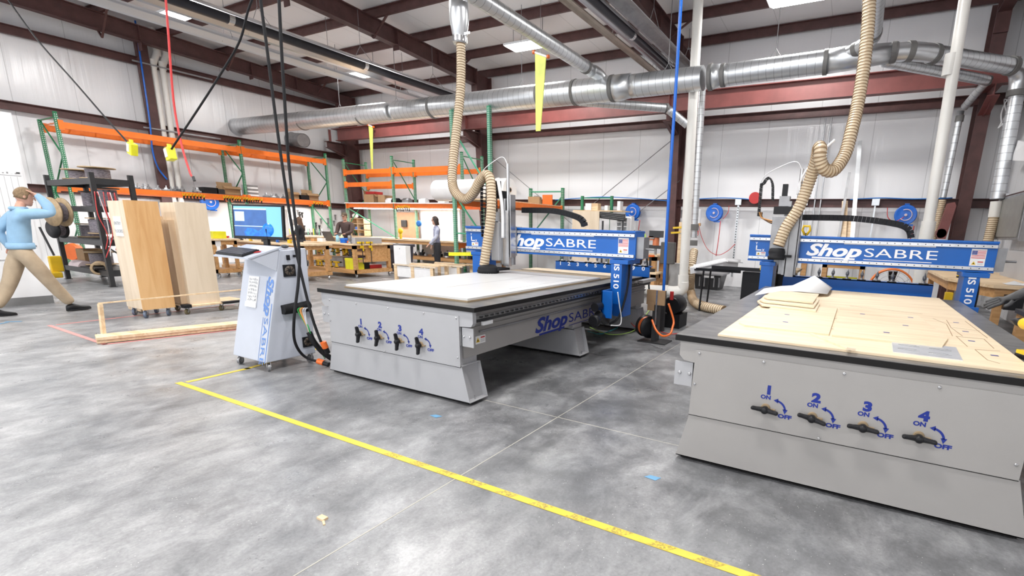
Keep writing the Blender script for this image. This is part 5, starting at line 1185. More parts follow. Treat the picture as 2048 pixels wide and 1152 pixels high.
# right wall things
t = thing('electrical_cabinet', 'grey metal electrical cabinet on the right wall', 'electrical box', (2.55, 12.3, 1.4))
a = atX(2005, 403, 2.45); c = atX(1992, 476, 2.45); d_ = atX(2040, 476, 2.45)
mb = MB(); mb.box(2.42, 2.62, d_.y, a.y, 1.52, 2.33); cb = build(mb, 'cabinet_body', 'steeld', t, bevel=.01)
mb = MB(); mb.box(2.40, 2.42, d_.y+.05, a.y-.05, 1.57, 2.28); build(mb, 'door', mat('cabinet_door_grey', (.23, .225, .21), .4), t, bevel=.005)
mb = MB(); mb.box(2.42, 2.62, 9.0, d_.y-.05, 1.5, 2.33); single(mb, 'electrical_cabinet', 'steeld', 'second grey cabinet cut off by the right picture edge', 'electrical box')
mb = MB()
for dy in (0, .12): mb.cyl((2.6, 13.3+dy, .2), (2.6, 13.3+dy, 2.3), .025, n=8)
mb.cbox((2.58, 13.36, 2.35), (.1, .25, .2)); single(mb, 'conduit_pair', 'gal', 'pair of vertical conduits with junction box at the right corner column', 'conduit')
mb = MB(); mb.tube(spline([(2.3, 13.2, 4.1)]+[(2.3+.12*math.cos(k*1.3)*.6, 13.2+.1*math.sin(k*1.3), 4.0+.28*math.sin(k*.9)) for k in range(14)], 4), .012, 5); single(mb, 'coiled_cable', 'white', 'coil of white cable hanging on the right wall girt', 'cable')
mb = MB(); mb.prism([(1.56, 1.5), (1.7, 1.5), (1.78, 2.2), (1.74, 2.28), (1.62, 2.25), (1.52, 1.6)], 1, 13.2, 13.4); mb.cyl((1.60, 13.2, 1.62), (1.60, 13.4, 1.62), .1); single(mb, 'red_steel_guard', 'iron2', 'red steel guard arm on the corner column behind the right gantry', 'bracket')
# shelf lamp/lid at the right edge
mb = MB(); mb._add([atX(2017, 320, 2.5), atX(2060, 322, 2.4), atX(2060, 285, 2.4), atX(2040, 280, 2.5)], [(0, 1, 2, 3)]); o = single(mb, 'white_hood', 'white', 'white hood at the right picture edge above the grey cabinets', 'hood'); md = o.modifiers.new('s', 'SOLIDIFY'); md.thickness = .05
# ================================================================== BENCHES
def bench(t, x0, x1, y0, y1, z, lowz=.2, post=.09, top=.04, apron=.1, cast=True, shelf=True, back=False, m='benchw', topm='pine'):
    mb = MB(); mb.box(x0-.06, x1+.06, y0-.06, y1+.06, z-top, z); build(mb, 'bench_top', topm, t, bevel=.004)
    mb = MB(); mb.box(x0, x1, y0, y0+.04, z-top-apron, z-top); mb.box(x0, x1, y1-.04, y1, z-top-apron, z-top); mb.box(x0, x0+.04, y0, y1, z-top-apron, z-top); mb.box(x1-.04, x1, y0, y1, z-top-apron, z-top); build(mb, 'apron', m, t)
    zb = .14 if cast else 0
    for x, y in ((x0, y0), (x1-post, y0), (x0, y1-post), (x1-post, y1-post)):
        mb = MB(); mb.box(x, x+post, y, y+post, zb, z-top); build(mb, 'leg', m, t)
        if cast:
            mb = MB(); caster(mb, x+post/2, y+post/2, .055, .7+x, .035, .14); build(mb, 'caster', ['steel', 'steeld'], t)
    if shelf:
        mb = MB(); mb.box(x0-.0, x1+.0, y0, y1, lowz, lowz+.02); mb.box(x0-.02, x1+.02, y0-.02, y0+.02, lowz-.08, lowz+.01); mb.box(x1-.02, x1+.02, y0-.02, y1+.02, lowz-.08, lowz+.01); build(mb, 'lower_shelf', m, t)
def drillhang(x, y, z, lab, grp, rz=0, first=[None]):
    if first[0] is None:
        t = drill(V((x, y, z)), rz, lab, .8); t['group'] = grp; first[0] = t; return t
    return copy_tree(first[0], (x, y, z), rz, lab, grp)
t = thing('workbench', 'rolling timber workbench with yellow tools below, nearest the white chairs', 'workbench', (-13, 9.3, 0))
bench(t, -14.0, -11.95, 8.78, 9.95, .92)
mb = MB(); mb.box(-11.97, -11.93, 8.9, 9.85, .42, .5); mb.box(-12.0, -11.96, 9.15, 9.85, .5, .78); mb.box(-12.5, -12.0, 8.85, 9.85, .47, .5); build(mb, 'drawer_box', 'benchw', t)
random.seed(11)
for k in range(14):
    x = -13.9+k*.13; z = random.choice((.56, .6, .64)); drillhang(x, 8.98+random.uniform(-.05, .08), z, 'yellow and black cordless tool hanging under the top of the rolling bench', 'cordless tools under the rolling bench', random.uniform(0, 6))
for k in range(8):
    drillhang(-13.9+k*.14, 8.95, .221, 'yellow and black cordless tool lying on the lower shelf of the rolling bench', 'cordless tools on the lower bench shelf', random.uniform(0, 6))
box_at(-12.25, 8.98, .221, .42, .28, .3, 'yel2', 'bin', 'lemon yellow bin on the lower shelf of the rolling bench', 'bin')
box_at(-12.0-.25, 9.55, .221, .3, .4, .1, 'red', 'tool_case', 'red tool case on the right side shelf of the rolling bench', 'case')
box_at(-12.25, 9.25, .221, .3, .18, .17, 'black', 'tool_case', 'black tool case left of the red one on the rolling bench', 'case')
box_at(-13.3, 9.4, .221, .5, .4, .28, 'greyl', 'tool_case', 'grey case with green latch on the lower bench shelf', 'case')
for k, (y, lab) in enumerate(((8.98, 'left'), (9.25, 'right'))):
    t = thing('bar_clamp', 'yellow bar clamp on the right edge of the rolling bench, %s of two' % lab, 'clamp', (-11.9, y, .4))
    mb = MB(); mb.box(-11.885, -11.875, y-.01, y+.01, .38, .98); build(mb, 'bar', 'dark', t)
    mb = MB(); mb.cbox((-11.89, y, .84), (.05, .09, .07)); mb.cbox((-11.89, y+.03, .78), (.04, .05, .1)); mb.cbox((-11.93, y, .955), (.1, .16, .05)); build(mb, 'grip', 'yellow', t, bevel=.006)
# things on top of the rolling bench
zt = .921
box_at(-12.15, 9.3, zt, .3, .85, .16, 'greyl', 'drawer_case', 'grey flat drawer case on top of the rolling bench', 'case')
def bottle(x, y, z, h, r, m, nm, lab, cap='black'):
    t = thing(nm, lab, 'bottle', (x, y, z)); mb = MB(); mb.lathe([(r, 0), (r, h*.7), (r*.4, h*.85), (r*.4, h)], (x, y, z), 14); build(mb, 'body', m, t)
    mb = MB(); mb.cyl((x, y, z+h), (x, y, z+h*1.08), r*.45); build(mb, 'cap', cap, t)
bottle(-13.15, 9.3, zt, .22, .05, mat('pale_yellow_bottle', (.8, .78, .4), .4), 'glue_bottle', 'pale yellow bottle on the rolling bench beside the dark grey laptop')
bottle(-13.42, 9.35, zt, .2, .05, mat('light_blue_bottle', (.3, .6, .8), .4), 'spray_bottle', 'light blue bottle on the rolling bench beside the dark grey laptop')
t = thing('laptop', 'dark grey open laptop on the rolling bench seen from behind', 'laptop', (-13.8, 9.5, zt))
mb = MB(); mb.box(-14.0, -13.6, 9.4, 9.68, zt, zt+.02); build(mb, 'base', 'steeld', t); mb = MB(); mb.bar((-13.8, 9.38, zt+.02), (-13.8, 9.26, zt+.28), .42, .015, (0, 1, .3)); build(mb, 'lid', mat('laptop_dark', (.10, .09, .09), .4), t)
for k, (x, y, m_, s, lab, nm) in enumerate(((-12.95, 9.3, 'bluep', (.3, .2, .12), 'blue tool case behind the pale yellow bottle', 'tool_case'), (-12.6, 9.0, 'bluep', (.2, .16, .1), 'small blue tool at the front of the rolling bench top', 'power_tool'), (-14.0, 9.0, 'benchw', (.16, .1, .08), 'small brown wooden block left on the rolling bench top', 'wood_block'), (-12.45, 9.05, 'orp', (.1, .14, .06), 'orange clamp head at the bench corner', 'clamp_head'), (-12.75, 9.6, 'paper', (.18, .14, .12), 'white box behind the small blue tool', 'paper_box'), (-13.65, 9.0, 'paper', (.25, .1, .1), 'white packet before the laptop on the rolling bench', 'packet'))):
    box_at(x, y, zt, *s, m_, nm, lab, 'tool' if 'box' not in nm else 'box')
t = thing('router_tool', 'dark upright router tool on the front corner of the rolling bench', 'power tool', (-12.2, 8.85, zt))
mb = MB(); mb.lathe([(.07, 0), (.07, .02), (.03, .03), (.03, .08), (.05, .09), (.05, .2), (.03, .22)], (-12.2, 8.86, zt), 16); build(mb, 'body', 'steeld', t)
# second bench behind the console
t = thing('workbench', 'long timber bench behind the control console with clamps on top', 'workbench', (-14, 7.9, 0))
bench(t, -15.9, -12.15, 7.45, 8.2, .92)
for k, (x, y, ln, m_, lab) in enumerate(((-15.3, 7.6, .9, 'red', 'red ended bar clamp'), (-14.1, 7.55, .8, 'yellow', 'yellow ended bar clamp'), (-13.0, 7.6, .7, 'bluep', 'blue and yellow bar clamp'))):
    t = thing('bar_clamp', lab+' lying on the bench behind the console', 'clamp', (x, y, zt)); mb = MB(); mb.box(x-ln/2, x+ln/2, y-.012, y+.012, zt+.03, zt+.05); build(mb, 'bar', 'steel', t)
    mb = MB(); mb.cbox((x-ln/2, y, zt+.045), (.06, .06, .09)); build(mb, 'fixed_jaw', m_, t); mb = MB(); mb.cbox((x+ln/4, y, zt+.045), (.09, .07, .09)); build(mb, 'sliding_jaw', 'dark' if k != 2 else 'yellow', t)
box_at(-13.9, 7.9, zt, .6, .3, .12, 'dark', 'machine_part', 'dark machine part under the monitor on the long bench', 'tool')
# bench along left wall + pegboard
t = thing('wall_bench', 'timber bench along the left wall where the worker in black stands', 'workbench', (-17.8, 10.9, 0)); bench(t, -18.6, -17.3, 9.6, 12.1, .95, cast=False)
t = thing('pegboard', 'white pegboard with hanging tools above the left wall bench', 'pegboard', (-19, 12.3, 1.0))
mb = MB(); mb.box(-19.02, -19.0, 11.3, 13.5, 1.05, 1.95); build(mb, 'board', 'white', t)
random.seed(21)
for k in range(16):
    y = random.uniform(11.45, 13.2); z = random.uniform(1.2, 1.85); t2 = MB(); t2.box(-18.99, -18.95, y-.015, y+.015, z-.12, z+.05); t2.cbox((-18.96, y, z+.06), (.04, .07, .05)); single(t2, 'hand_tool', ['dark', 'steeld'][k % 2], 'dark hand tool hanging on the white pegboard', 'tool', 'hand tools on the pegboard')
for k in range(12):
    y = 10.9+k*.11; mb = MB(); mb.bar((-18.3, y, .97), (-18.35, y+random.uniform(-.04, .06), 1.2), .02, .02); single(mb, 'screwdriver', ['yellow', 'dark', 'greenl', 'steel'][k % 4], 'long handled tool standing in the holder on the left wall bench', 'tool', 'tools in the holder on the left wall bench')
# bench along the back wall
t = thing('wall_bench', 'long timber bench along the back wall under the rack', 'workbench', (-13, 12.4, 0)); bench(t, -16.8, -10.3, 11.95, 12.2, .97, cast=False, shelf=False)
bench(t, -16.8, -10.3, 12.0, 13.2, .97, cast=False, lowz=.4)
mb = MB(); mb.box(-15.6, -14.4, 13.35, 13.38, .98, 1.9); single(mb, 'backing_board', mat('hardboard_brown', (.42, .25, .15), .6), 'brown hardboard panel behind the green diagonal brace', 'board')
mb = MB(); mb.box(-14.3, -12.4, 13.35, 13.38, 0, 2.0); single(mb, 'whiteboard', 'white', 'white board behind the woman in the checked shirt', 'whiteboard')
t = thing('cubby', 'open wooden cubby with tools behind the man in the cap', 'shelf', (-16.2, 12.8, .97))
x0 = atY(700, 440, 12.6).x; x1 = atY(727, 440, 12.6).x; mb = MB()
for z in (.97, 1.2, 1.42, 1.62): mb.box(x0, x1, 12.6, 12.9, z, z+.02)
for x in (x0, (x0+x1)/2, x1-.02): mb.box(x, x+.02, 12.6, 12.9, .97, 1.64)
mb.box(x0, x1, 12.88, 12.9, .97, 1.64); build(mb, 'carcass', 'pine', t)
mb = MB(); mb.ell(((x0+x1)/2-.2, 12.7, 1.73), (.13, .1, .09)); single(mb, 'helmet', 'white', 'white helmet on top of the open wooden cubby', 'helmet')
for k in range(4):
    box_at(x0+.12+k*.16, 12.7, 1.221 if k % 2 else .99, .12, .15, .1, ['dark', 'bluep', 'steeld', 'dark'][k], 'power_tool', ['dark tool at far left in the wooden cubby', 'blue tool in the wooden cubby', 'grey tool in the wooden cubby', 'dark tool at right in the wooden cubby'][k], 'tool')
random.seed(31)
for k in range(22):
    x = -14.9+k*.2; s = random.uniform(.05, .1); mb = MB(); mb.T = MX.Translation((x, 12.1+random.uniform(0, .3), .42+.02)); mb.cbox((0, 0, s*.6), (s*1.6, s*1.2, s*1.2)); mb.cyl((0, 0, s), (s*.5, 0, s*2.2), s*.3, n=8)
    single(mb, 'bench_tool', ['dark', 'black', 'steeld', 'white'][k % 4], 'small dark or white tool on the shelf under the back wall bench', 'tool', 'tools under the back wall bench')
t = thing('hanging_light', 'yellow work lamp hanging on the green post of the back rack', 'lamp', (-14.1, 12.1, 1.2)); a = atY(801, 462, 12.1)
mb = MB(); mb.ell(a, (.1, .06, .1)); mb.cbox(a+V((0, 0, -.16)), (.07, .05, .2)); build(mb, 'body', 'yellow', t)
a = atY(808, 447, 13.3); mb = MB(); mb.cbox(a, (.28, .06, .26)); single(mb, 'tool_case', 'dark', 'dark case hanging on the brown hardboard panel', 'case', bevel=.02)
a = atY(838, 447, 12.2); mb = MB(); mb.lathe([(.1, -.03), (.1, .03), (.04, .035)], a, 16, (0, -1, 0)); single(mb, 'tape_roll', 'bluet', 'blue tape roll hanging on the green post right of the brown panel', 'tape')
# wheeled cart at left of the benches + bin
t = thing('cart', 'narrow timber cart with papers clipped to it beside the plywood boxes', 'cart', (-14.6, 6.6, 0)); x0, x1 = -14.9, -14.3
bench(t, x0, x1, 6.55, 7.1, .98, post=.07)
for z in (.55, .8): mb = MB(); mb.box(x1, x1+.01, 6.6, 6.72, z, z+.16); build(mb, 'paper_note', 'paper', t)
box_at(-14.6, 6.8, .985, .3, .3, .18, 'yel2', 'bin', 'lemon yellow bin on the narrow timber cart', 'bin')
t = thing('waste_bin', 'dark wheeled bin standing right of the rolling workbench', 'bin', (-12.1, 10.6, 0)); a = atY(786, 492, 10.4)
mb = MB(); mb._add([(a.x-.24, 10.4, .05), (a.x+.2, 10.4, .05), (a.x+.2, 10.9, .05), (a.x-.24, 10.9, .05), (a.x-.3, 10.35, .85), (a.x+.26, 10.35, .85), (a.x+.26, 10.95, .85), (a.x-.3, 10.95, .85)], [(3, 2, 1, 0), (4, 5, 6, 7), (0, 1, 5, 4), (1, 2, 6, 5), (2, 3, 7, 6), (3, 0, 4, 7)], 0, False); build(mb, 'bin_body', mat('charcoal_bin', (.06, .06, .08), .5), t)
mb = MB(); mb.box(a.x-.33, a.x+.29, 10.32, 10.98, .8, .88); mb.box(a.x-.33, a.x+.29, 10.3, 10.36, .7, .82); build(mb, 'lid', M['charcoal_bin'], t)
# white chair frames
def chair_frame(x0, y, lab, hi=True, w=.5):
    t = thing('unfinished_chair', lab, 'chair', (x0+.3, y+.3, 0))
    if hi: mb = MB(); mb.box(x0, x0+w*.9, y, y+.16, .42, .92); mb.cyl((x0+w*.45, y-.003, .84), (x0+w*.45, y, .84), .012, n=8, m=1); build(mb, 'back_panel', ['white', 'dark'], t)
    mb = MB(); mb.box(x0-.06, x0+1.5, y-.01, y+.02, .40, .44); mb.box(x0-.06, x0+1.5, y+.55, y+.58, .40, .44); build(mb, 'side_rail', 'plyp', t)
    for k in range(3): mb = MB(); mb.box(x0+.4, x0+1.5, y+.1+k*.16, y+.16+k*.16, .43, .46); build(mb, 'seat_slat', 'pine', t)
    for x in (x0-.04, x0+.6, x0+1.3):
        for yy in (y, y+.5): mb = MB(); mb.box(x, x+.1, yy, yy+.06, 0, .42); build(mb, 'leg', 'pine', t)
    mb = MB(); mb.box(x0, x0+1.4, y+.02, y+.04, .1, .38); build(mb, 'white_panel', 'white', t)
a = atY(790, 540, 9.2); chair_frame(a.x, 9.2, 'unfinished white chair frame with a tall back panel left of the machine')
a = atY(862, 540, 9.95); chair_frame(a.x-.3, 9.9, 'unfinished low white frame with slats behind the left machine deck', hi=False)
t = thing('spirit_level', 'yellow and black long tool lying on slats beside the left gantry post', 'tool', atY(900, 512, 9.9)); a = atY(893, 508, 9.9); c = atY(948, 508, 9.9)
mb = MB(); mb.bar(a, c, .1, .09); build(mb, 'body', 'yel2', t); mb = MB(); mb.bar(a-V((.04, 0, 0)), a+V((.12, 0, 0)), .11, .1); mb.bar(c-V((.05, 0, 0)), c+V((.12, 0, 0)), .11, .06); build(mb, 'grip', 'black', t)
# ================================================================== BLACK RACK WITH REELS
t = thing('reel_rack', 'black bolted steel rack loaded with wire reels at left', 'rack', (-15.2, 4.7, 0))
bxs = (-16.3, -13.9); bys = (4.38, 5.0)
for x in bxs:
    for y in bys: mb = MB(); mb.box(x-.04, x+.04, y-.04, y+.04, 0, 2.33); mb.box(x-.06, x+.06, y-.06, y+.06, 0, .01); build(mb, 'post', 'dark', t)
for z in (2.1, 1.55, .86, .22):
    mb = MB()
    for y in bys: mb.box(bxs[0], bxs[1], y-.03, y+.03, z, z+.11)
    for x in bxs: mb.box(x-.03, x+.03, bys[0], bys[1], z, z+.11)
    build(mb, 'shelf_rail', 'dark', t)
mb = MB(); mb.bar((-13.9, 4.4, .9), (-13.9, 4.98, 1.5), .04, .02); mb.bar((-13.9, 4.98, .3), (-13.9, 4.4, .85), .04, .02); build(mb, 'diagonal_brace', 'dark', t)
for z in (.33, .97, 2.21): mb = MB(); mb.box(-16.3, -13.9, 4.4, 5.0, z, z+.015); build(mb, 'shelf_board', 'dark', t)
def wreel(c, ax, r, w_, core, flange, lab, cat='wire reel'):
    c = V(c); ax = V(ax).normalized(); t = thing('wire_reel', lab, cat, c-V((0, 0, r if abs(ax.z) < .5 else w_/2)))
    for s in (-1, 1): mb = MB(); mb.lathe([(.03, s*w_/2), (r, s*w_/2), (r, s*(w_/2-.02)), (.03, s*(w_/2-.02))], c, 28, ax); build(mb, 'flange', flange, t)
    mb = MB(); ribbed(mb, [c-ax*(w_/2-.025), c+ax*(w_/2-.025)], core, .02, .004, 20, .5, 0); build(mb, 'wound_wire', 'wound' if False else flange if False else 'wirecol', t); return t
M['wirecol'] = mat('mixed_wire', (.30, .27, .30), .4, .2, scale=25, c2=(.09, .08, .10), contrast=(.35, .65), stretch=(1, 1, 6)); M['woodfl'] = mat('reel_wood', (.50, .36, .21), .6, scale=8, var=.35)
for (x, y, z, r, w_, co, fl, lab) in ((-15.6, 4.7, 2.35, .26, .22, .15, 'woodfl', 'wire reel standing on the left of the black rack top'), (-14.7, 4.75, 2.36, .3, .25, .2, 'dark', 'dark wire reel with wooden flanges in the middle of the black rack top')):
    wreel((x, y, z), (0, 0, 1), r, w_, co, 'woodfl', lab)
wreel((-14.25, 4.7, 1.85), (0, 0, 1), .2, .4, .15, 'dark', 'black wire reel on the second level of the black rack')
wreel((-15.1, 4.7, 1.82), (0, 0, 1), .2, .34, .16, 'dark', 'reel of red and blue wire on the second level of the black rack')
wreel((-14.6, 4.72, 1.26), (0, 0, 1), .34, .34, .3, 'woodfl', 'wide reel of silver wire on the third level of the black rack')
a = atY(115, 424, 4.15); wreel((a.x, 4.15, a.z), (.25, -1, 0), .3, .2, .2, 'woodfl', 'big wooden reel hung on edge at the left end of the black rack')
a = atY(115, 458, 4.2); wreel((a.x, 4.2, a.z), (.3, -1, 0), .2, .18, .15, 'black', 'black plastic cable reel hung on edge below the big wooden one')
wreel((-15.5, 4.72, 1.14), (0, 0, 1), .26, .3, .2, 'woodfl', 'smaller wooden wire reel left of the silver one on the black rack')
wreel((-15.4, 4.75, .52), (0, 0, 1), .28, .3, .2, 'woodfl', 'wooden wire reel on the bottom level of the black rack behind the pallet jack')
for k, (px, py, ax, r, m_, lab) in enumerate(((165, 533, (1, -.2, 0), .13, 'red', 'roll of dark red cable lying on the bottom rail of the black rack'),)):
    a = atY(px, py, 4.5); mb = MB(); ribbed(mb, [a-V((.35, 0, 0)), a+V((.25, 0, 0))], r, .03, .01, 18, .5, 1, 0); single(mb, 'cable_roll', [mat('dark_red_cable', (.25, .04, .05), .4), mat('pale_wrap', (.6, .5, .52), .3)], lab, 'cable roll')
a = atY(198, 537, 4.35); mb = MB(); mb.lathe([(.10, 0), (.14, 0), (.14, .35), (.10, .35), (.10, .02)], a, 24, (-.8, .3, 0), caps=False); single(mb, 'cardboard_tube', 'woodfl', 'hollow cardboard reel core at the lower right of the black rack', 'tube')
a = atY(182, 515, 4.75); box_at(a.x, 4.75, .346, .45, .35, .36, 'cardboard', 'cardboard_box', 'cardboard box on the lowest level of the black rack', 'box')
a = atY(150, 515, 4.9); mb = MB(); mb.lathe([(.2, -.08), (.22, 0), (.2, .08)], (a.x, 4.9, .56), 24, (.5, -1, 0)); single(mb, 'cable_coil', 'orp', 'orange cable coil on the lowest level of the black rack', 'coil')
random.seed(41)
for k in range(9):
    x = -13.78; y = 4.36+random.uniform(-.02, .35); pts = [V((x, y, 1.95)), V((x+.05, y+random.uniform(-.05, .08), 1.5)), V((x+.02+random.uniform(-.03, .06), y+random.uniform(-.06, .1), 1.1)), V((x+.03, y+random.uniform(-.08, .08), random.uniform(.5, .9)))]
    mb = MB(); mb.tube(spline(pts, 6), .009, 5); single(mb, 'loose_wire', ['dark', M['red_hose'], M['cable_orange'], 'white'][k % 4] if k % 2 else M['red_hose'], 'loose wire hanging down the right end of the black rack', 'wire', 'loose wires on the black rack')
# pallet jack
t = thing('pallet_jack', 'yellow pallet jack parked left of the black rack', 'pallet jack', atZ(118, 560, 0))
a = atY(112, 528, 4.0); b2 = atY(122, 548, 4.0); mb = MB(); mb.cbox((a.x, 4.0, .42), (.12, .2, .34)); mb.cbox((b2.x, 3.9, .2), (.25, .2, .12)); build(mb, 'body', 'yellow', t, bevel=.02)
mb = MB(); mb.cyl((a.x, 4.0, .6), (a.x-.1, 3.9, 1.2), .02); build(mb, 'handle', 'dark', t); mb = MB(); mb.cyl((b2.x+.1, 3.75, .09), (b2.x+.1, 3.85, .09), .09); build(mb, 'wheel', 'red', t)
# whiteboard lines on partition
t = thing('whiteboard', 'white planning board with faint lines on the partition behind the walking person', 'whiteboard', (-12.04, 2.5, .6))
mb = MB(); mb.box(-12.049, -12.03, 2.0, 2.97, .75, 2.35); build(mb, 'board', 'white', t)
mb = MB(); mb.box(-12.03, -12.029, 2.02, 2.95, 2.06, 2.068); 
for k in range(6): mb.box(-12.03, -12.0292, 2.55+k*.07, 2.553+k*.07, .9, 2.05)
for k in range(14): mb.box(-12.03, -12.0292, 2.3+k*.045, 2.3+k*.045+.02, 2.09, 2.092+.012*(k % 3))
build(mb, 'faint_lines', 'steeld', t)
mb = MB()
for z in (2.1, .95): mb.box(-12.03, -12.02, 2.9, 2.94, z, z+.02)
build(mb, 'clip', 'dark', t)
# ================================================================== STUFF BEHIND / RIGHT
t = thing('cord_reel_stand', 'orange cable reel on a black post stand between the machines', 'cable reel', (-2.3, 6.3, 0))
mb = MB(); mb.lathe([(.05, -.07), (.155, -.07), (.155, -.055), (.09, -.05), (.09, .05), (.155, .055), (.155, .07), (.05, .07)], (-2.42, 6.25, .2), 28, (.8, -.6, 0)); build(mb, 'reel_drum', 'black', t)
mb = MB(); ribbed(mb, [V((-2.42, 6.25, .2))-V((.8, -.6, 0))*.05, V((-2.42, 6.25, .2))+V((.8, -.6, 0))*.05], .125, .02, .008, 24, .5, 0); build(mb, 'wound_cable', 'orp', t)
mb = MB(); mb.box(-2.34, -2.26, 6.2, 6.3, .0, .62); mb.box(-2.5, -2.1, 6.1, 6.4, 0, .015); build(mb, 'stand_post', 'dark', t)
mb = MB(); mb.cbox((-2.3, 6.2, .62), (.26, .03, .2)); mb.cbox((-2.36, 6.19, .5), (.1, .03, .12)); build(mb, 'cardboard_card', 'cardboard', t)
mb = MB(); mb.box(-2.29, -2.27, 6.17, 6.19, .25, .72); build(mb, 'slotted_bar', 'steel', t)
mb = MB(); mb.tube(spline([atY(1337, 607, 6.1), atY(1347, 640, 6.1), atY(1345, 655, 6.0), atY(1340, 668, 5.9), atY(1325, 672, 5.9), atY(1312, 660, 6.0), atY(1304, 640, 6.1)], 8), .014, 8); single(mb, 'extension_lead', 'orp', 'loose orange cord looping right of the orange cable reel', 'cord')
for pts, m_, lab in (([(1180, 655), (1215, 668), (1250, 667), (1275, 655), (1295, 625), (1308, 610)], mat('lime_wire', (.45, .7, .15), .5), 'lime green wire on the floor under the left machine'), ([(1175, 662), (1200, 668), (1225, 660), (1240, 652)], mat('teal_wire', (.02, .28, .32), .5), 'teal wire on the floor under the left machine'),
                     ([(1240, 624), (1258, 626), (1275, 640), (1290, 655), (1272, 654), (1262, 645), (1268, 640), (1290, 652)], M['red_hose'], 'thin red hose looping behind the left machine pedestal'), ([(1322, 664), (1345, 668), (1370, 664), (1385, 662)], M['red_hose'], 'thin red line on the floor between the machines')):
    zz = .02 if 'floor' in lab else .12; mb = MB(); mb.tube(spline([atZ(x, y, zz) for x, y in pts], 8), .008, 6); single(mb, 'floor_wire', m_, lab, 'wire')
t = thing('vacuum_pump', 'black vacuum pump behind the far end of the left machine', 'pump', (-2.5, 7.4, 0))
mb = MB(); mb.lathe([(.13, -.2), (.15, -.15), (.15, .15), (.13, .2)], (-2.45, 7.5, .35), 20, (0, 1, 0)); mb.box(-2.6, -2.3, 7.3, 7.7, 0, .22); build(mb, 'body', 'black', t); mb = MB(); mb.cyl((-2.45, 7.3, .45), (-2.45, 7.3, .58), .03); build(mb, 'port', 'red', t)
mb = MB(); mb.box(-2.52, -2.44, 6.95, 7.02, 0, .62); single(mb, 'black_post', 'dark', 'short black post at the far corner of the left machine', 'post')
# tool bench left of the white riser
zt2 = .9; t = thing('workbench', 'timber bench with a vise and grinder behind the blue air hose', 'workbench', (-5.6, 11.6, 0)); a = atY(1262, 506, 11.2); c = atY(1312, 506, 11.2); bench(t, a.x-.6, c.x+.0, 11.2, 11.9, .93, cast=False, post=.12)
t = thing('bench_vise', 'orange machine vise with steel screw beside the left gantry motor', 'vise', (a.x+.1, 11.4, .93)); mb = MB(); mb.lathe([(.16, 0), (.12, .06), (.07, .12)], (a.x+.1, 11.4, .93), 14); mb.cbox((a.x+.1, 11.4, 1.1), (.3, .14, .1)); build(mb, 'base', mat('salmon_paint', (.72, .23, .10), .4), t); mb = MB(); mb.cyl((a.x+.1, 11.3, 1.13), (a.x+.1, 11.3, 1.5), .09); mb.cyl((a.x+.15, 11.3, 1.3), (a.x+.55, 11.3, 1.32), .02); build(mb, 'head', 'steeld', t)
a = atY(1312, 484, 11.4); t = thing('drill_head', 'red and black bench machine on its bar left of the blue hose', 'machine', (a.x, 11.4, .93)); mb = MB(); mb.cbox((a.x, 11.4, 1.42), (.3, .2, .16)); mb.cyl((a.x, 11.4, 1.15), (a.x, 11.4, 1.36), .08, m=1); mb.cbox((a.x-.1, 11.35, 1.32), (.14, .1, .1), 1); mb.m = 0; mb.bar((a.x-.6, 11.4, 1.13), (a.x+.5, 11.4, 1.1), .1, .08); build(mb, 'head', ['dark', 'salmon_paint'], t); mb = MB(); mb.cyl((a.x, 11.4, .93), (a.x, 11.4, 1.12), .03); build(mb, 'column', 'steeld', t)
a = atY(1309, 510, 10.9); t = thing('small_stand', 'low timber table with an orange topped tool on it', 'table', (a.x, 10.9, 0)); bench(t, a.x-.55, a.x+.1, 10.7, 11.1, .55, cast=False, shelf=False, post=.1); mb = MB(); mb.cyl((a.x-.1, 10.9, .55), (a.x-.1, 10.9, .62), .13, m=1); mb.cyl((a.x-.1, 10.9, .6), (a.x-.1, 10.9, .9), .03, m=1); mb.cyl((a.x-.1, 10.9, .9), (a.x-.1, 10.9, .94), .1, m=0); single(mb, 'small_press', ['orp', 'dark'], 'small press with orange disc on the low timber table', 'tool')
a = atY(1270, 520, 10.9); mb = MB(); mb.cyl(a-V((.15, 0, 0)), a+V((.15, 0, 0)), .11); mb.cbox(a-V((0, 0, .2)), (.1, .1, .3)); single(mb, 'black_motor', 'black', 'black electric motor left of the low timber table', 'motor')
mb = MB(); mb.cyl(atY(1299, 590, 10.3), atY(1291, 480, 10.3), .022, n=8); mb.m = 1; mb.cyl(atY(1291, 480, 10.3), atY(1289, 468, 10.3), .028, n=8); single(mb, 'push_pole', ['black', M['lime_wire']], 'black pole with lime green tip leaning behind the left machine', 'pole')
a = atY(1335, 520, 11.0); mb = MB(); mb.cbox((a.x, 11.0, 1.0), (.34, .12, .5)); mb.box(a.x-.04, a.x+.04, 10.96, 11.04, 0, .76); t = single(mb, 'filter_box', mat('dark_grey_filter', (.09, .085, .08), .6), 'dark grey upright box behind the blue air hose', 'box', bevel=.02)
mb = MB(); mb.box(a.x-.05, a.x+.25, 11.3, 11.6, 0, .75); single(mb, 'collector_base', mat('clear_grey', (.6, .6, .6), .3), 'pale grey dust collector base beside the brown column', 'machine')
a = atY(1356, 480, 13.3); mb = MB(); mb.box(a.x+.0, a.x+.09, 13.3, 13.36, .05, 1.75); single(mb, 'wooden_post', 'pine', 'light wooden post standing against the brown column', 'post')
for k, (x, y) in enumerate(((1356, 456), (1352, 466))):
    p = atY(x, y, 13.3); mb = MB(); mb.bar(p-V((.14, 0, 0)), p+V((.12, 0, .02)), .05, .05); mb.cyl(p, p+V((.3, 0, 0)), .015, m=1); single(mb, 'bar_clamp', ['yellow', 'steel'], 'yellow clamp on the brown column, %s of two' % ('upper' if k == 0 else 'lower'), 'clamp')
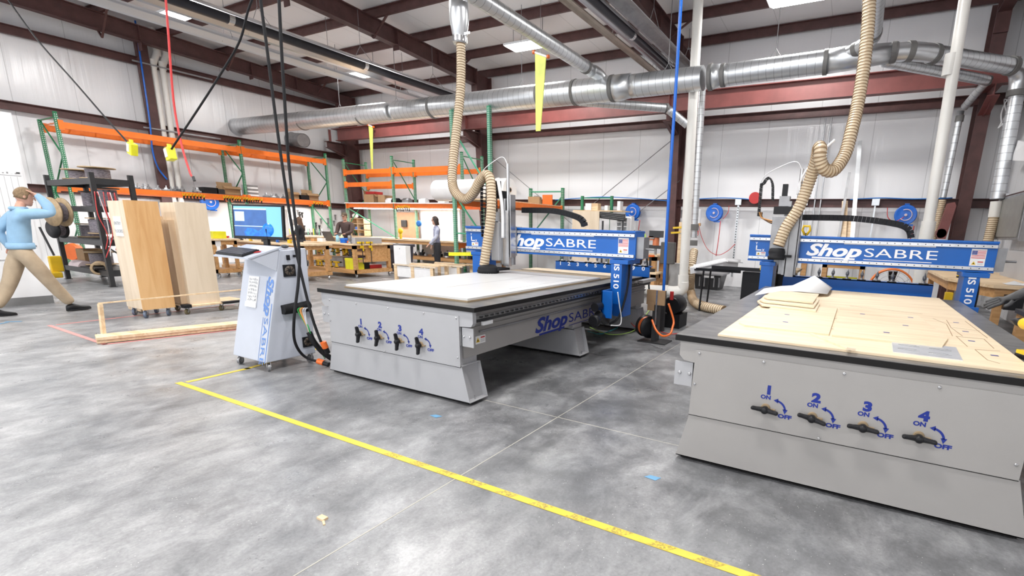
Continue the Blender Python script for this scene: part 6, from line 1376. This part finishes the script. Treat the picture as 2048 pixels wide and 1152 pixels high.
# behind right machine: cabinet, outfeed, bin
t = thing('table_saw', 'black cabinet saw with a white fence board behind the right machine', 'saw', (-1.5, 9.3, 0)); a = atY(1480, 540, 9.2); c = atY(1560, 540, 9.2)
mb = MB(); mb.box(a.x+.05, c.x-.1, 9.2, 9.8, 0, .82); build(mb, 'cabinet', 'black', t, bevel=.01); mb = MB(); mb.box(c.x-.3, c.x+.3, 9.1, 9.9, .86, .9); build(mb, 'saw_top', 'tan', t)
mb = MB(); mb.box(a.x-.5, c.x+.1, 9.1, 9.16, .84, .9); build(mb, 'fence_rail', 'black', t); mb = MB(); mb.cbox((a.x+.55, 9.19, .35), (.12, .01, .04)); build(mb, 'red_badge', 'red', t)
p = atY(1526, 534, 8.9); mb = MB(); mb.cbox(p, (.08, .1, .1)); mb.m = 1; mb.cbox(p+V((.15, 0, .02)), (.2, .1, .06)); mb.cbox(p+V((.3, 0, 0)), (.2, .08, .05)); single(mb, 'fence_clamp', ['yellow', 'black'], 'yellow and black fence clamp beside the right gantry post', 'clamp')
t = thing('white_gutter', 'white folded metal gutter piece resting on black legs', 'gutter', (-2.7, 9.4, 0)); g0, g1, g2 = atY(1384, 536, 9.3), atY(1448, 522, 9.8), atY(1478, 525, 10.2)
for (p, q) in ((g0, g1), (g1, g2)):
    mb = MB(); mb.bar(p, q, .2, .02); mb.bar(p-V((0, .1, .05)), q-V((0, .1, .05)), .015, .12); mb.bar(p+V((0, .1, .03)), q+V((0, .1, .03)), .02, .05); build(mb, 'folded_sheet', 'white', t)
for x, y in ((1398, 622), (1412, 620)):
    p = atZ(x, y, 0); mb = MB(); mb.cyl(p, (p.x+.03, p.y, .82), .018, n=8); build(mb, 'leg', 'black', t)
mb = MB(); p = atY(1395, 540, 9.4); mb.box(p.x-.1, a.x, 9.25, 9.3, .78, .83); build(mb, 'rail', 'black', t)
t = thing('storage_bin', 'grey plastic stacking bin on the floor against the back wall', 'bin', (-3.6, 13.4, 0)); a = atY(1392, 555, 13.0); c = atY(1443, 555, 13.0)
mb = MB(); mb._add([(a.x, 13, 0), (c.x-.08, 13, 0), (c.x-.08, 13.6, 0), (a.x, 13.6, 0), (a.x-.05, 12.95, .42), (c.x, 12.95, .42), (c.x, 13.65, .42), (a.x-.05, 13.65, .42)], [(3, 2, 1, 0), (4, 5, 6, 7), (0, 1, 5, 4), (1, 2, 6, 5), (2, 3, 7, 6), (3, 0, 4, 7)], 0, False); build(mb, 'bin_body', 'dark', t)
mb = MB(); mb.box(a.x-.09, c.x+.05, 12.9, 13.7, .40, .44); 
for k in range(5): mb.box(a.x+.1+k*.13, a.x+.13+k*.13, 12.96, 13.0, .08, .38)
build(mb, 'rim', 'steeld', t); mb = MB(); mb.box(a.x+.2, a.x+.5, 12.93, 12.945, .32, .38); build(mb, 'label', 'white', t)
t = thing('machine_case', 'black rounded machine case right of the black saw cabinet', 'case', (-.8, 10.5, 0)); a = atY(1590, 560, 10.0)
mb = MB(); mb.box(-1.35, -.95, 10.0, 10.5, 0, .85); build(mb, 'shell', 'dark', t, bevel=.05)
# wooden sawhorse/stool frames + fan + buckets behind the right machine
t = thing('stool', 'small timber stool with a blue top behind the right tool rack', 'stool', (-.2, 11, 0))
for x in (-.55, .12):
    for y in (10.9, 11.3): mb = MB(); mb.box(x, x+.09, y, y+.09, 0, .98); build(mb, 'leg', 'benchw', t)
mb = MB(); mb.box(-.55, .21, 10.9, 11.39, .88, .98); build(mb, 'apron', 'benchw', t); mb = MB(); mb.box(-.6, .26, 10.85, 11.42, .98, 1.02); build(mb, 'seat', 'bluet', t); mb = MB(); mb.box(-.45, .1, 11.1, 11.2, .4, .7); build(mb, 'yellow_bin', 'yel2', t)
t = thing('timber_frame', 'plain timber leg frame behind the right machine spindle', 'frame', (-1, 11, 0))
for x in (-1.35, -.95): mb = MB(); mb.box(x, x+.1, 11.0, 11.1, 0, 1.05); build(mb, 'leg', 'benchw', t)
t = thing('floor_fan', 'round orange floor fan behind the right tool rack', 'fan', (.72, 12, 0)); mb = MB(); mb.lathe([(.40, -.12), (.42, -.12), (.42, .12), (.38, .12), (.40, -.12)], (.75, 12, .46), 36, (0, -1, 0), caps=False); build(mb, 'shroud', mat('fan_orange', (.85, .22, .05), .4), t)
for k in range(4):
    mb = MB(); a0 = k*pi/2; T = MX.Translation((.75, 12, .46)) @ MX.Rotation(a0, 4, 'Y') @ MX.Rotation(.5, 4, 'X'); mb.T = T; mb.prism([(.05, -.04), (.36, -.1), (.36, .1), (.05, .04)], 1, -.004, .004); build(mb, 'blade', 'dark', t)
mb = MB()
for r in (.12, .2, .28, .36): mb.tube([(.75+r*math.cos(a_), 11.88, .46+r*math.sin(a_)) for a_ in [k*pi/14 for k in range(29)]], .004, 4)
for k in range(10): mb.bar((.75, 11.88, .46), (.75+.4*math.cos(k*pi/5), 11.88, .46+.4*math.sin(k*pi/5)), .006, .006)
build(mb, 'guard', 'steeld', t); mb = MB(); mb.box(.4, 1.1, 11.85, 12.15, 0, .04); build(mb, 'base', 'dark', t)
for k, (a_, lab) in enumerate((((1668, 455), 'long handled yellow tool hanging on the back wall above the right gantry'),)):
    p = atY(1612, 465, 13.7); t = thing('spade', 'spade with a yellow handle leaning behind the right gantry', 'spade', (p.x, 13.7, 0)); mb = MB(); mb.cyl((p.x, 13.7, 0), (p.x, 13.7, 1.55), .02); build(mb, 'shaft', 'dark', t); mb = MB(); mb.tube([(p.x-.02, 13.7, 1.5), (p.x-.09, 13.7, 1.62), (p.x-.07, 13.7, 1.72), (p.x+.07, 13.7, 1.72), (p.x+.09, 13.7, 1.62), (p.x+.02, 13.7, 1.5)], .03, 8); build(mb, 'handle', 'yellow', t)
mb = MB(); p = atY(1750, 450, 13.6); mb.prism([(p.x-.4, 1.2), (p.x-.1, 1.2), (p.x-.1, 1.5)], 1, 13.55, 13.6); 
# right bench (L shaped)
t = thing('workbench', 'timber bench behind the right machine post with tools on it', 'workbench', (1.7, 10, 0))
mb = MB(); mb.prism([(1.3, 11.9), (1.3, 9.3), (1.72, 8.4), (2.6, 8.4), (2.6, 11.9)], 2, .87, .91); build(mb, 'bench_top', 'pine', t)
mb = MB(); mb.prism([(1.34, 11.86), (1.34, 9.32), (1.75, 8.44), (2.56, 8.44), (2.56, 11.86)], 2, .74, .87); build(mb, 'apron', 'benchw', t)
for x, y in ((1.36, 9.4), (1.78, 8.46), (2.46, 8.46), (1.36, 11.7), (2.46, 11.7)): mb = MB(); mb.box(x, x+.09, y, y+.09, 0, .74); build(mb, 'leg', 'benchw', t)
drill(V((1.55, 9.6, .912)), 0.2, 'black and yellow drill lying on the right timber bench', .9)
mb = MB(); random.seed(9)
rs = []
for i in range(7):
    rs.append([V((1.9+.11*i, 8.6+.06*j+random.uniform(-.01, .01), .915+random.uniform(0, .05)*(1 if 0 < i < 6 and 0 < j < 4 else 0))) for j in range(6)])
mb.rings(rs, closed=False, caps=False); o = single(mb, 'crumpled_bag', 'paper', 'crumpled translucent plastic bag on the right timber bench', 'bag')
for k, (x, y, z, s, m_, nm, lab) in enumerate(((1.33, 9.0, .42, (.1, .08, .2), 'yellow', 'yellow_tool', 'yellow tool hanging left of the right gantry post'), (1.95, 8.35, .5, (.2, .1, .2), 'black', 'black_charger', 'black charger hanging under the right bench apron'))):
    box_at(x, y, z+.1, *s, m_, nm, lab, 'tool')
mb = MB(); mb.box(2.05, 2.35, 8.0, 8.3, 0, .5); single(mb, 'grey_bucket_box', 'greyl', 'grey box on the floor right of the right gantry post', 'box')
mb = MB(); mb.box(1.55, 1.63, 4.9, 5.0, 0, .74); mb.box(1.75, 2.5, 4.9, 5.6, 0, .72); 
t = thing('side_table', 'timber legged side table at the right edge under the gloved hand', 'table', (1.9, 5.6, 0)); mb = MB(); mb.box(1.5, 2.6, 5.1, 6.3, .80, .84); build(mb, 'table_top', 'dark', t)
for x, y in ((1.52, 5.15), (2.45, 5.15), (1.52, 6.2), (2.45, 6.2)): mb = MB(); mb.box(x, x+.1, y, y+.1, 0, .8); build(mb, 'leg', 'benchw', t)
t = thing('control_box', 'light grey vented control box on the right wall above the gloved hand', 'control box', (2.45, 8.2, .9)); a = atX(2030, 530, 2.35); mb = MB(); mb.box(2.3, 2.7, 6.8, a.y+.6, .78, 1.35); build(mb, 'housing', 'greyl', t, bevel=.01)
mb = MB()
for q in range(5): mb.box(2.295, 2.3, 7.3, 7.7, .95+q*.06, .97+q*.06)
build(mb, 'vent_slots', 'dark', t)
mb = MB(); mb.box(2.5, 2.6, 7.5, 7.9, 1.36, 4.0); mb.m = 0; single(mb, 'brown_post', 'iron', 'brown steel post at the right picture edge', 'post')
# ================================================================== PEOPLE
def person_mesh(J, subdiv=2):
    """J: name -> (pos, radius, parent, region). Skin + subdivision grown over one connected skeleton; returns evaluated mesh and region per face"""
    names = list(J); idx = {n: i for i, n in enumerate(names)}
    me = bpy.data.meshes.new('sk'); me.from_pydata([tuple(J[n][0]) for n in names], [(idx[J[n][2]], idx[n]) for n in names if J[n][2]], [])
    o = bpy.data.objects.new('sk', me); COL.objects.link(o)
    md = o.modifiers.new('skin', 'SKIN'); md.use_smooth_shade = True; md.branch_smoothing = .6
    for i, n in enumerate(names):
        r = J[n][1]; r = (r, r) if not isinstance(r, tuple) else r
        me.skin_vertices[0].data[i].radius = r; me.skin_vertices[0].data[i].use_root = (J[n][2] is None)
    s = o.modifiers.new('sub', 'SUBSURF'); s.levels = subdiv; s.render_levels = subdiv
    dg = bpy.context.evaluated_depsgraph_get(); dg.update()
    ev = bpy.data.meshes.new_from_object(o.evaluated_get(dg)); bpy.data.objects.remove(o)
    segs = [(V(J[J[n][2]][0]), V(J[n][0]), J[n][3]) for n in names if J[n][2]]
    reg = []
    for p in ev.polygons:
        c = V(p.center); best = None
        for a, b, r in segs:
            ab = b-a; t = max(0, min(1, (c-a).dot(ab)/max(ab.length_squared, 1e-9))); d = (c-(a+ab*t)).length
            if best is None or d < best[0]: best = (d, r)
        reg.append(best[1])
    return ev, reg
def shell(ev, reg, rset, d, name, m, parent):
    fs = [p for p, r in zip(ev.polygons, reg) if r in rset]; used = {}
    mb = MB(); mb.smooth = True; vs = []; faces = []
    for p in fs:
        f = []
        for i in p.vertices:
            if i not in used: used[i] = len(vs); v = ev.vertices[i]; vs.append(V(v.co)+V(v.normal)*d)
            f.append(used[i])
        faces.append(tuple(f))
    mb._add(vs, faces, 0, True); o = build(mb, name, m, parent)
    md = o.modifiers.new('thick', 'SOLIDIFY'); md.thickness = .006; md.offset = -1
    return o
def hand(J, pre, wrist, d, up, L=.18, curl=.35, region='hand', side=1):
    """five tapered bent fingers rooted inside the palm"""
    d = V(d).normalized(); up = (V(up)-d*V(up).dot(d)).normalized(); s = d.cross(up)*side
    w = V(wrist); J[pre+'palm'] = (w+d*L*.26, (.036, .018), pre+'wrist', region)
    k0 = w+d*L*.48
    J[pre+'knuck'] = (k0, (.038, .015), pre+'palm', region)
    for i, (off, ln) in enumerate(((-.03, .40), (-.01, .46), (.01, .43), (.029, .34))):
        a = w+d*L*.5+s*off; c = curl
        J[pre+'f%da' % i] = (a, .0095, pre+'knuck', region)
        b = a+d*L*ln*.45; J[pre+'f%db' % i] = (b, .009, pre+'f%da' % i, region)
        dd = (d*math.cos(c)-up*math.sin(c)); e = b+dd*L*ln*.3; J[pre+'f%dc' % i] = (e, .0085, pre+'f%db' % i, region)
        dd = (d*math.cos(c*2)-up*math.sin(c*2)); J[pre+'f%dd' % i] = (e+dd*L*ln*.25, .007, pre+'f%dc' % i, region)
    t0 = w+d*L*.2-s*.03; J[pre+'ta'] = (t0, .013, pre+'palm', region)
    J[pre+'tb'] = (t0-s*.03+d*L*.16, .0105, pre+'ta', region); J[pre+'tc'] = (t0-s*.036+d*L*.32, .009, pre+'tb', region)
def head(parent, c, fwd, hairm, style='short', scale=1.0, tilt=0, cap=None, glasses=False, up=(0, 0, 1)):
    """head with face, c = centre of the skull"""
    f = V(fwd).normalized(); u = (V(up)-f*V(up).dot(f)).normalized(); r = f.cross(u); T = MX(((r.x, f.x, u.x, c[0]), (r.y, f.y, u.y, c[1]), (r.z, f.z, u.z, c[2]), (0, 0, 0, 1))) @ MX.Scale(scale, 4)
    mb = MB(); mb.T = T; rs = []
    prof = [(-.125, .02, .03, .045), (-.118, .035, .045, .04), (-.10, .05, .062, .03), (-.07, .062, .078, .012), (-.035, .069, .09, 0), (0, .073, .096, -.002), (.035, .075, .098, -.004), (.065, .07, .09, -.006), (.09, .056, .072, -.008), (.108, .034, .044, -.01), (.115, .01, .012, -.01)]
    for z, rx, ry, oy in prof:
        rs.append([(rx*math.cos(a), oy+ry*math.sin(a), z) for a in [2*pi*k/20 for k in range(20)]])
    mb.rings([[V(p) for p in q] for q in rs])
    mb.rings([[V((-.011, .088, .012)), V((.011, .088, .012)), V((.008, .09, .03)), V((-.008, .09, .03))], [V((-.017, .105, -.03)), V((.017, .105, -.03)), V((.006, .098, .02)), V((-.006, .098, .02))], [V((-.01, .119, -.028)), V((.01, .119, -.028)), V((.005, .112, -.01)), V((-.005, .112, -.01))]], sm=True)
    for s in (-1, 1): mb.ell((s*.074, -.005, -.01), (.009, .018, .03), 10, 6)
    mb.lathe([(.05, -.19), (.048, -.13), (.05, -.08)], (0, -.012, 0), 16)
    h = build(mb, 'head', 'skin', parent)
    mb = MB(); mb.T = T
    for s in (-1, 1): mb.ell((s*.029, .084, .005), (.012, .008, .007), 10, 6, 0); mb.ell((s*.029, .0905, .005), (.005, .003, .005), 8, 5, 1)
    build(mb, 'eyes', ['white', 'dark'], h)
    mb = MB(); mb.T = T
    for s in (-1, 1): mb.cbox((s*.03, .092, .028), (.03, .006, .006))
    build(mb, 'eyebrows', hairm, h)
    mb = MB(); mb.T = T; mb.ell((0, .089, -.062), (.022, .007, .006), 10, 6); build(mb, 'mouth', mat('lip', (.45, .16, .14), .5), h)
    mb = MB(); mb.T = T
    if style != 'none':
        rs = []
        low = {'short': -.045, 'bob': -.15, 'long': -.34}[style]
        n = 22
        for j in range(11):
            q = j/10; ring = []
            for k in range(n):
                a = 2*pi*k/n; front = max(0, math.sin(a)); z = .127-(.127-low)*q**1.6
                lim = .052 if front > .35 else low
                zz = max(z, lim) if front > .35 else z
                hh = max(.02, math.sqrt(max(0, 1-(max(zz, 0)/.1285)**2))); fl = 1.0+(.16*max(0, q-.45) if style != 'short' else -.1*max(0, q-.6))
                ring.append(V((.083*hh*fl*math.cos(a), -.008+(.104 if zz > .0 else .092)*hh*fl*math.sin(a)*(1 if front < .35 else 1.0), zz)))
            rs.append(ring)
        mb.rings(rs, sm=True); build(mb, 'hair', hairm, h)
    if cap:
        mb = MB(); mb.T = T; mb.lathe([(.088, .035), (.09, .06), (.08, .1), (.05, .128), (.005, .134)], (0, -.004, 0), 22); mb._add([(-.07, .06, .045), (.07, .06, .045), (.055, .155, .03), (-.055, .155, .03), (-.07, .06, .038), (.07, .06, .038), (.055, .155, .024), (-.055, .155, .024)], [(0, 1, 2, 3), (7, 6, 5, 4), (0, 4, 5, 1), (1, 5, 6, 2), (2, 6, 7, 3), (3, 7, 4, 0)]); build(mb, 'cap', cap, h)
    if glasses:
        mb = MB(); mb.T = T
        for s in (-1, 1): mb.tube([(s*.031+.02*math.cos(a), .098, .004+.015*math.sin(a)) for a in [k*pi/6 for k in range(13)]], .002, 5); mb.bar((s*.05, .097, .01), (s*.077, 0, .008), .003, .004)
        mb.bar((-.012, .1, .008), (.012, .1, .008), .003, .003); build(mb, 'glasses', 'dark', h)
    return h
def shoe(parent, ankle, toe, m='black', L=.28):
    a = V(ankle); d = (V(toe)-a); d.z = 0; pitch = 0; d.normalize(); s = V((d.y, -d.x, 0)); mb = MB(); rs = []
    dz = (V(toe).z-a.z+.08)
    for t, w_, h in ((-.08, .02, .05), (-.075, .034, .08), (-.03, .042, .11), (.03, .043, .10), (.09, .047, .07), (.15, .048, .055), (.19, .035, .045), (.205, .012, .03)):
        c = a+d*t+V((0, 0, -.085+dz*max(0, t)/.2)); rs.append([c-s*w_, c+s*w_, c+s*w_*.9+V((0, 0, h*.7)), c+s*w_*.4+V((0, 0, h)), c-s*w_*.4+V((0, 0, h)), c-s*w_*.9+V((0, 0, h*.7))])
    mb.rings(rs); o = build(mb, 'shoe', m, parent); 
    mb = MB(); rs = [[q[0]-V((0, 0, .0)), q[1]-V((0, 0, 0)), q[1]+V((0, 0, .018)), q[0]+V((0, 0, .018))] for q in rs]
    rs = [[p+(p-(r[0]+r[1])/2)*.06 for p in r] for r in rs]; mb.rings(rs); build(mb, 'sole', 'rubber', o); return o
M['denim_lt'] = mat('pale_blue_sweatshirt', (.28, .46, .64), .85, scale=5, var=.15, bump=.35, bscale=9); M['khaki'] = mat('khaki_cloth', (.46, .36, .25), .85, scale=6, var=.18, bump=.45, bscale=10)
M['hair_sandy'] = mat('sandy_hair', (.26, .17, .09), .7, scale=60, var=.4); M['hair_dark'] = mat('dark_hair', (.035, .022, .018), .5, scale=60, var=.3); M['hair_brown'] = mat('brown_hair', (.12, .06, .03), .5, scale=60, var=.4)
# --- the walking person at left: heads to +Y, right side toward the viewer
px = -10.9
J = {}
def add(n, p, r, par, reg): J[n] = (V(p), r, par, reg)
add('pelvis', (px, 2.50, .95), (.15, .13), None, 'trouser')
add('hipline', (px, 2.50, 1.0), (.16, .13), 'pelvis', 'trouser')
add('waist', (px, 2.51, 1.12), (.155, .125), 'hipline', 'shirt')
add('chest', (px, 2.54, 1.34), (.185, .135), 'waist', 'shirt')
add('upper', (px, 2.56, 1.48), (.15, .11), 'chest', 'shirt')
add('neck', (px, 2.59, 1.58), .058, 'upper', 'neck'); add('nape', (px, 2.61, 1.66), .055, 'neck', 'neck')
for s, nm in ((1, 'R'), (-1, 'L')):
    add(nm+'sh', (px+s*.19, 2.56, 1.47), .075, 'upper', 'shirt')
# right arm (viewer side): upper arm forward and up, forearm folded back to the brow
add('Rel', (px+.22, 2.84, 1.50), .062, 'Rsh', 'shirt'); add('Rmid', (px+.20, 2.82, 1.62), .058, 'Rel', 'shirt'); add('Rwrist', (px+.14, 2.76, 1.745), .034, 'Rmid', 'shirt')
hand(J, 'R', J['Rwrist'][0], (-.55, -.35, .35), (.3, .5, .5), .17, .3)
add('Lel', (px-.24, 2.36, 1.22), .055, 'Lsh', 'shirt'); add('Lwrist', (px-.22, 2.44, 1.0), .032, 'Lel', 'shirt'); hand(J, 'L', J['Lwrist'][0], (0, .25, -.95), (1, 0, 0), .18, .4, side=-1)
# legs: rear leg back (-Y), front leg forward (+Y)
add('Rhip', (px+.10, 2.52, .88), .115, 'pelvis', 'trouser'); add('Rknee', (px+.10, 2.68, .50), .082, 'Rhip', 'trouser'); add('Rsh1', (px+.09, 2.78, .30), .078, 'Rknee', 'trouser'); add('Rank', (px+.08, 2.88, .12), .062, 'Rsh1', 'trouser')
add('Lhip', (px-.10, 2.47, .88), .115, 'pelvis', 'trouser'); add('Lknee', (px-.09, 2.34, .50), .082, 'Lhip', 'trouser'); add('Lsh1', (px-.08, 2.24, .30), .075, 'Lknee', 'trouser'); add('Lank', (px-.08, 2.13, .13), .06, 'Lsh1', 'trouser')
t = thing('person', 'person in pale blue sweatshirt and khaki trousers striding right with a raised arm', 'person', (px, 2.5, 0))
ev, reg = person_mesh(J)
mb = MB(); mb.smooth = True; mb._add([v.co for v in ev.vertices], [tuple(p.vertices) for p in ev.polygons], 0, True); body = build(mb, 'body', 'skin', t)
shell(ev, reg, {'shirt'}, .012, 'sweatshirt', 'denim_lt', t); shell(ev, reg, {'trouser'}, .008, 'trousers', 'khaki', t)
mb = MB(); mb.lathe([(.165, -.03), (.175, 0), (.165, .06)], (px, 2.505, 1.0), 24); 
for v_i in range(len(mb.v)): mb.v[v_i].y = 2.505+(mb.v[v_i].y-2.505)*.85
build(mb, 'sweatshirt_hem', 'denim_lt', t)
mb = MB(); mb.tube([(px+.08*math.cos(a), 2.57+.075*math.sin(a), 1.55) for a in [k*pi/8 for k in range(17)]], .028, 8); build(mb, 'hood_collar', 'denim_lt', t)
head(t, (px, 2.655, 1.73), (.15, 1, -.28), 'hair_sandy', 'short', 1.03)
shoe(t, (px+.08, 2.89, .095), (px+.08, 3.1, .02)); shoe(t, (px-.08, 2.12, .095), (px-.06, 2.32, .0))
# --- standing workers
def worker(label, x, y, face, h, cloth, trous, hairm, style, arms, cap=None, glasses=False, build_=1.0):
    f = V((face[0], face[1], 0)).normalized(); s = V((f.y, -f.x, 0)); k = h/1.75; B = V((x, y, 0))
    def P(a, b, c): return B+s*a*k+f*b*k+V((0, 0, c*k))
    J = {}; w = build_
    J['pelvis'] = (P(0, 0, .94), (.145*w, .115*w), None, 'trouser'); J['waist'] = (P(0, .01, 1.08), (.135*w, .11*w), 'pelvis', 'shirt'); J['chest'] = (P(0, 0, 1.28), (.165*w, .12*w), 'waist', 'shirt')
    J['upper'] = (P(0, -.01, 1.41), (.13*w, .1), 'chest', 'shirt'); J['neck'] = (P(0, 0, 1.49), .052, 'upper', 'neck'); J['nape'] = (P(0, .01, 1.56), .05, 'neck', 'neck')
    for sg, nm in ((1, 'R'), (-1, 'L')):
        J[nm+'sh'] = (P(sg*.18*w, 0, 1.40), .068, 'upper', 'shirt'); e, wr, hd = arms[nm]
        J[nm+'el'] = (P(*e), .052, nm+'sh', 'shirt'); J[nm+'wrist'] = (P(*wr), .031, nm+'el', 'fore'); hand(J, nm, J[nm+'wrist'][0], s*hd[0]+f*hd[1]+V((0, 0, hd[2])), (0, 0, 1) if abs(hd[2]) < .7 else f, .17*k, .4, side=sg)
        J[nm+'hip'] = (P(sg*.09, 0, .86), .1, 'pelvis', 'trouser'); J[nm+'knee'] = (P(sg*.1, .01, .48), .068, nm+'hip', 'trouser'); J[nm+'ank'] = (P(sg*.1, -.01, .1), .048, nm+'knee', 'trouser')
    t = thing('person', label, 'person', (x, y, 0)); ev, reg = person_mesh(J, 1)
    mb = MB(); mb._add([v.co for v in ev.vertices], [tuple(p.vertices) for p in ev.polygons], 0, True); build(mb, 'body', 'skin', t)
    shell(ev, reg, {'shirt', 'fore'} if cloth[1] else {'shirt'}, .012, 'shirt', cloth[0], t); shell(ev, reg, {'trouser'}, .008, 'trousers', trous, t)
    head(t, P(0, .03, 1.64), (f.x, f.y, -.12), hairm, style, k*1.0, cap=cap, glasses=glasses)
    for sg in (1, -1): shoe(t, P(sg*.1, 0, .09/k), P(sg*.1, .2, .01))
    return t
M['plaid'] = mat('checked_shirt', (.50, .53, .64), .8, scale=7, c2=(.30, .32, .45), contrast=(.45, .55)); M['brownj'] = mat('brown_jacket', (.075, .045, .04), .75, var=.2); M['blackc'] = mat('black_cloth', (.02, .02, .024), .8)
fw = {'R': ((.24, .12, 1.16), (.16, .34, 1.08), (-.2, .95, 0)), 'L': ((-.24, .12, 1.16), (-.14, .36, 1.08), (.2, .95, 0))}
dn = {'R': ((.26, -.02, 1.14), (.25, .12, .9), (0, .2, -.95)), 'L': ((-.26, -.02, 1.14), (-.25, .1, .9), (0, .2, -.95))}
worker('woman with dark bob and glasses in a pale checked shirt and black trousers, facing left', -11.15, 11.0, (-.6, -.9), 1.72, ('plaid', True), 'blackc', 'hair_dark', 'bob', {'R': dn['R'], 'L': ((-.24, .06, 1.14), (-.16, .24, .95), (0, .7, -.6))}, glasses=True)
worker('man in brown cap and brown jacket behind the rolling bench looking at the viewer', -15.3, 11.0, (.45, -.9), 1.78, ('brownj', True), 'blackc', 'hair_sandy', 'short', fw, cap=mat('brown_cap', (.12, .09, .06), .8), build_=1.25)
worker('woman with long brown hair and black shirt at the left wall bench', -16.35, 10.1, (-.8, -.65), 1.6, ('blackc', False), 'blackc', 'hair_brown', 'long', fw)
# --- gloved hand reaching in at the right edge
t = thing('person', 'person outside the right edge reaching in with a dark gloved hand', 'person', (1.85, 4.5, 0))
wr = atY(2040, 588, 4.6); tip = atY(1984, 604, 4.6); d = (tip-wr).normalized()
J = {}; J['elbow'] = (wr-d*.30+V((.05, .05, -.02)), .055, None, 'sleeve'); J['fore'] = (wr-d*.12, .042, 'elbow', 'sleeve'); J['Rwrist'] = (wr, .036, 'fore', 'glove')
hand(J, 'R', wr, d+V((0, 0, -.05)), (.1, -.6, .8), .235, .12, 'glove', side=1)
J['shoulder'] = (V((1.95, 4.72, 1.38)), .08, 'elbow', 'sleeve'); J['chest'] = (V((2.1, 4.62, 1.28)), .17, 'shoulder', 'sleeve'); J['waist'] = (V((2.12, 4.6, 1.02)), .15, 'chest', 'sleeve'); J['neck'] = (V((2.1, 4.6, 1.5)), .055, 'chest', 'skin')
J['hipR'] = (V((2.12, 4.68, .86)), .12, 'waist', 'leg'); J['hipL'] = (V((2.12, 4.48, .86)), .12, 'waist', 'leg'); J['kR'] = (V((2.1, 4.7, .48)), .075, 'hipR', 'leg'); J['kL'] = (V((2.1, 4.46, .48)), .075, 'hipL', 'leg'); J['aR'] = (V((2.12, 4.7, .1)), .05, 'kR', 'leg'); J['aL'] = (V((2.12, 4.46, .1)), .05, 'kL', 'leg')
ev, reg = person_mesh(J)
mb = MB(); mb._add([v.co for v in ev.vertices], [tuple(p.vertices) for p in ev.polygons], 0, True); build(mb, 'body', 'skin', t)
M['glove'] = mat('dark_grey_glove', (.045, .045, .048), .55, scale=30, var=.4)
shell(ev, reg, {'glove'}, .004, 'glove', 'glove', t); shell(ev, reg, {'sleeve'}, .01, 'shirt', 'steeld' if False else 'blackc', t); shell(ev, reg, {'leg'}, .008, 'trousers', 'blackc', t)
head(t, (2.08, 4.6, 1.64), (-1, 0, -.2), 'hair_dark', 'short')
for y in (4.7, 4.46): shoe(t, (2.12, y, .095), (1.92, y, .01))
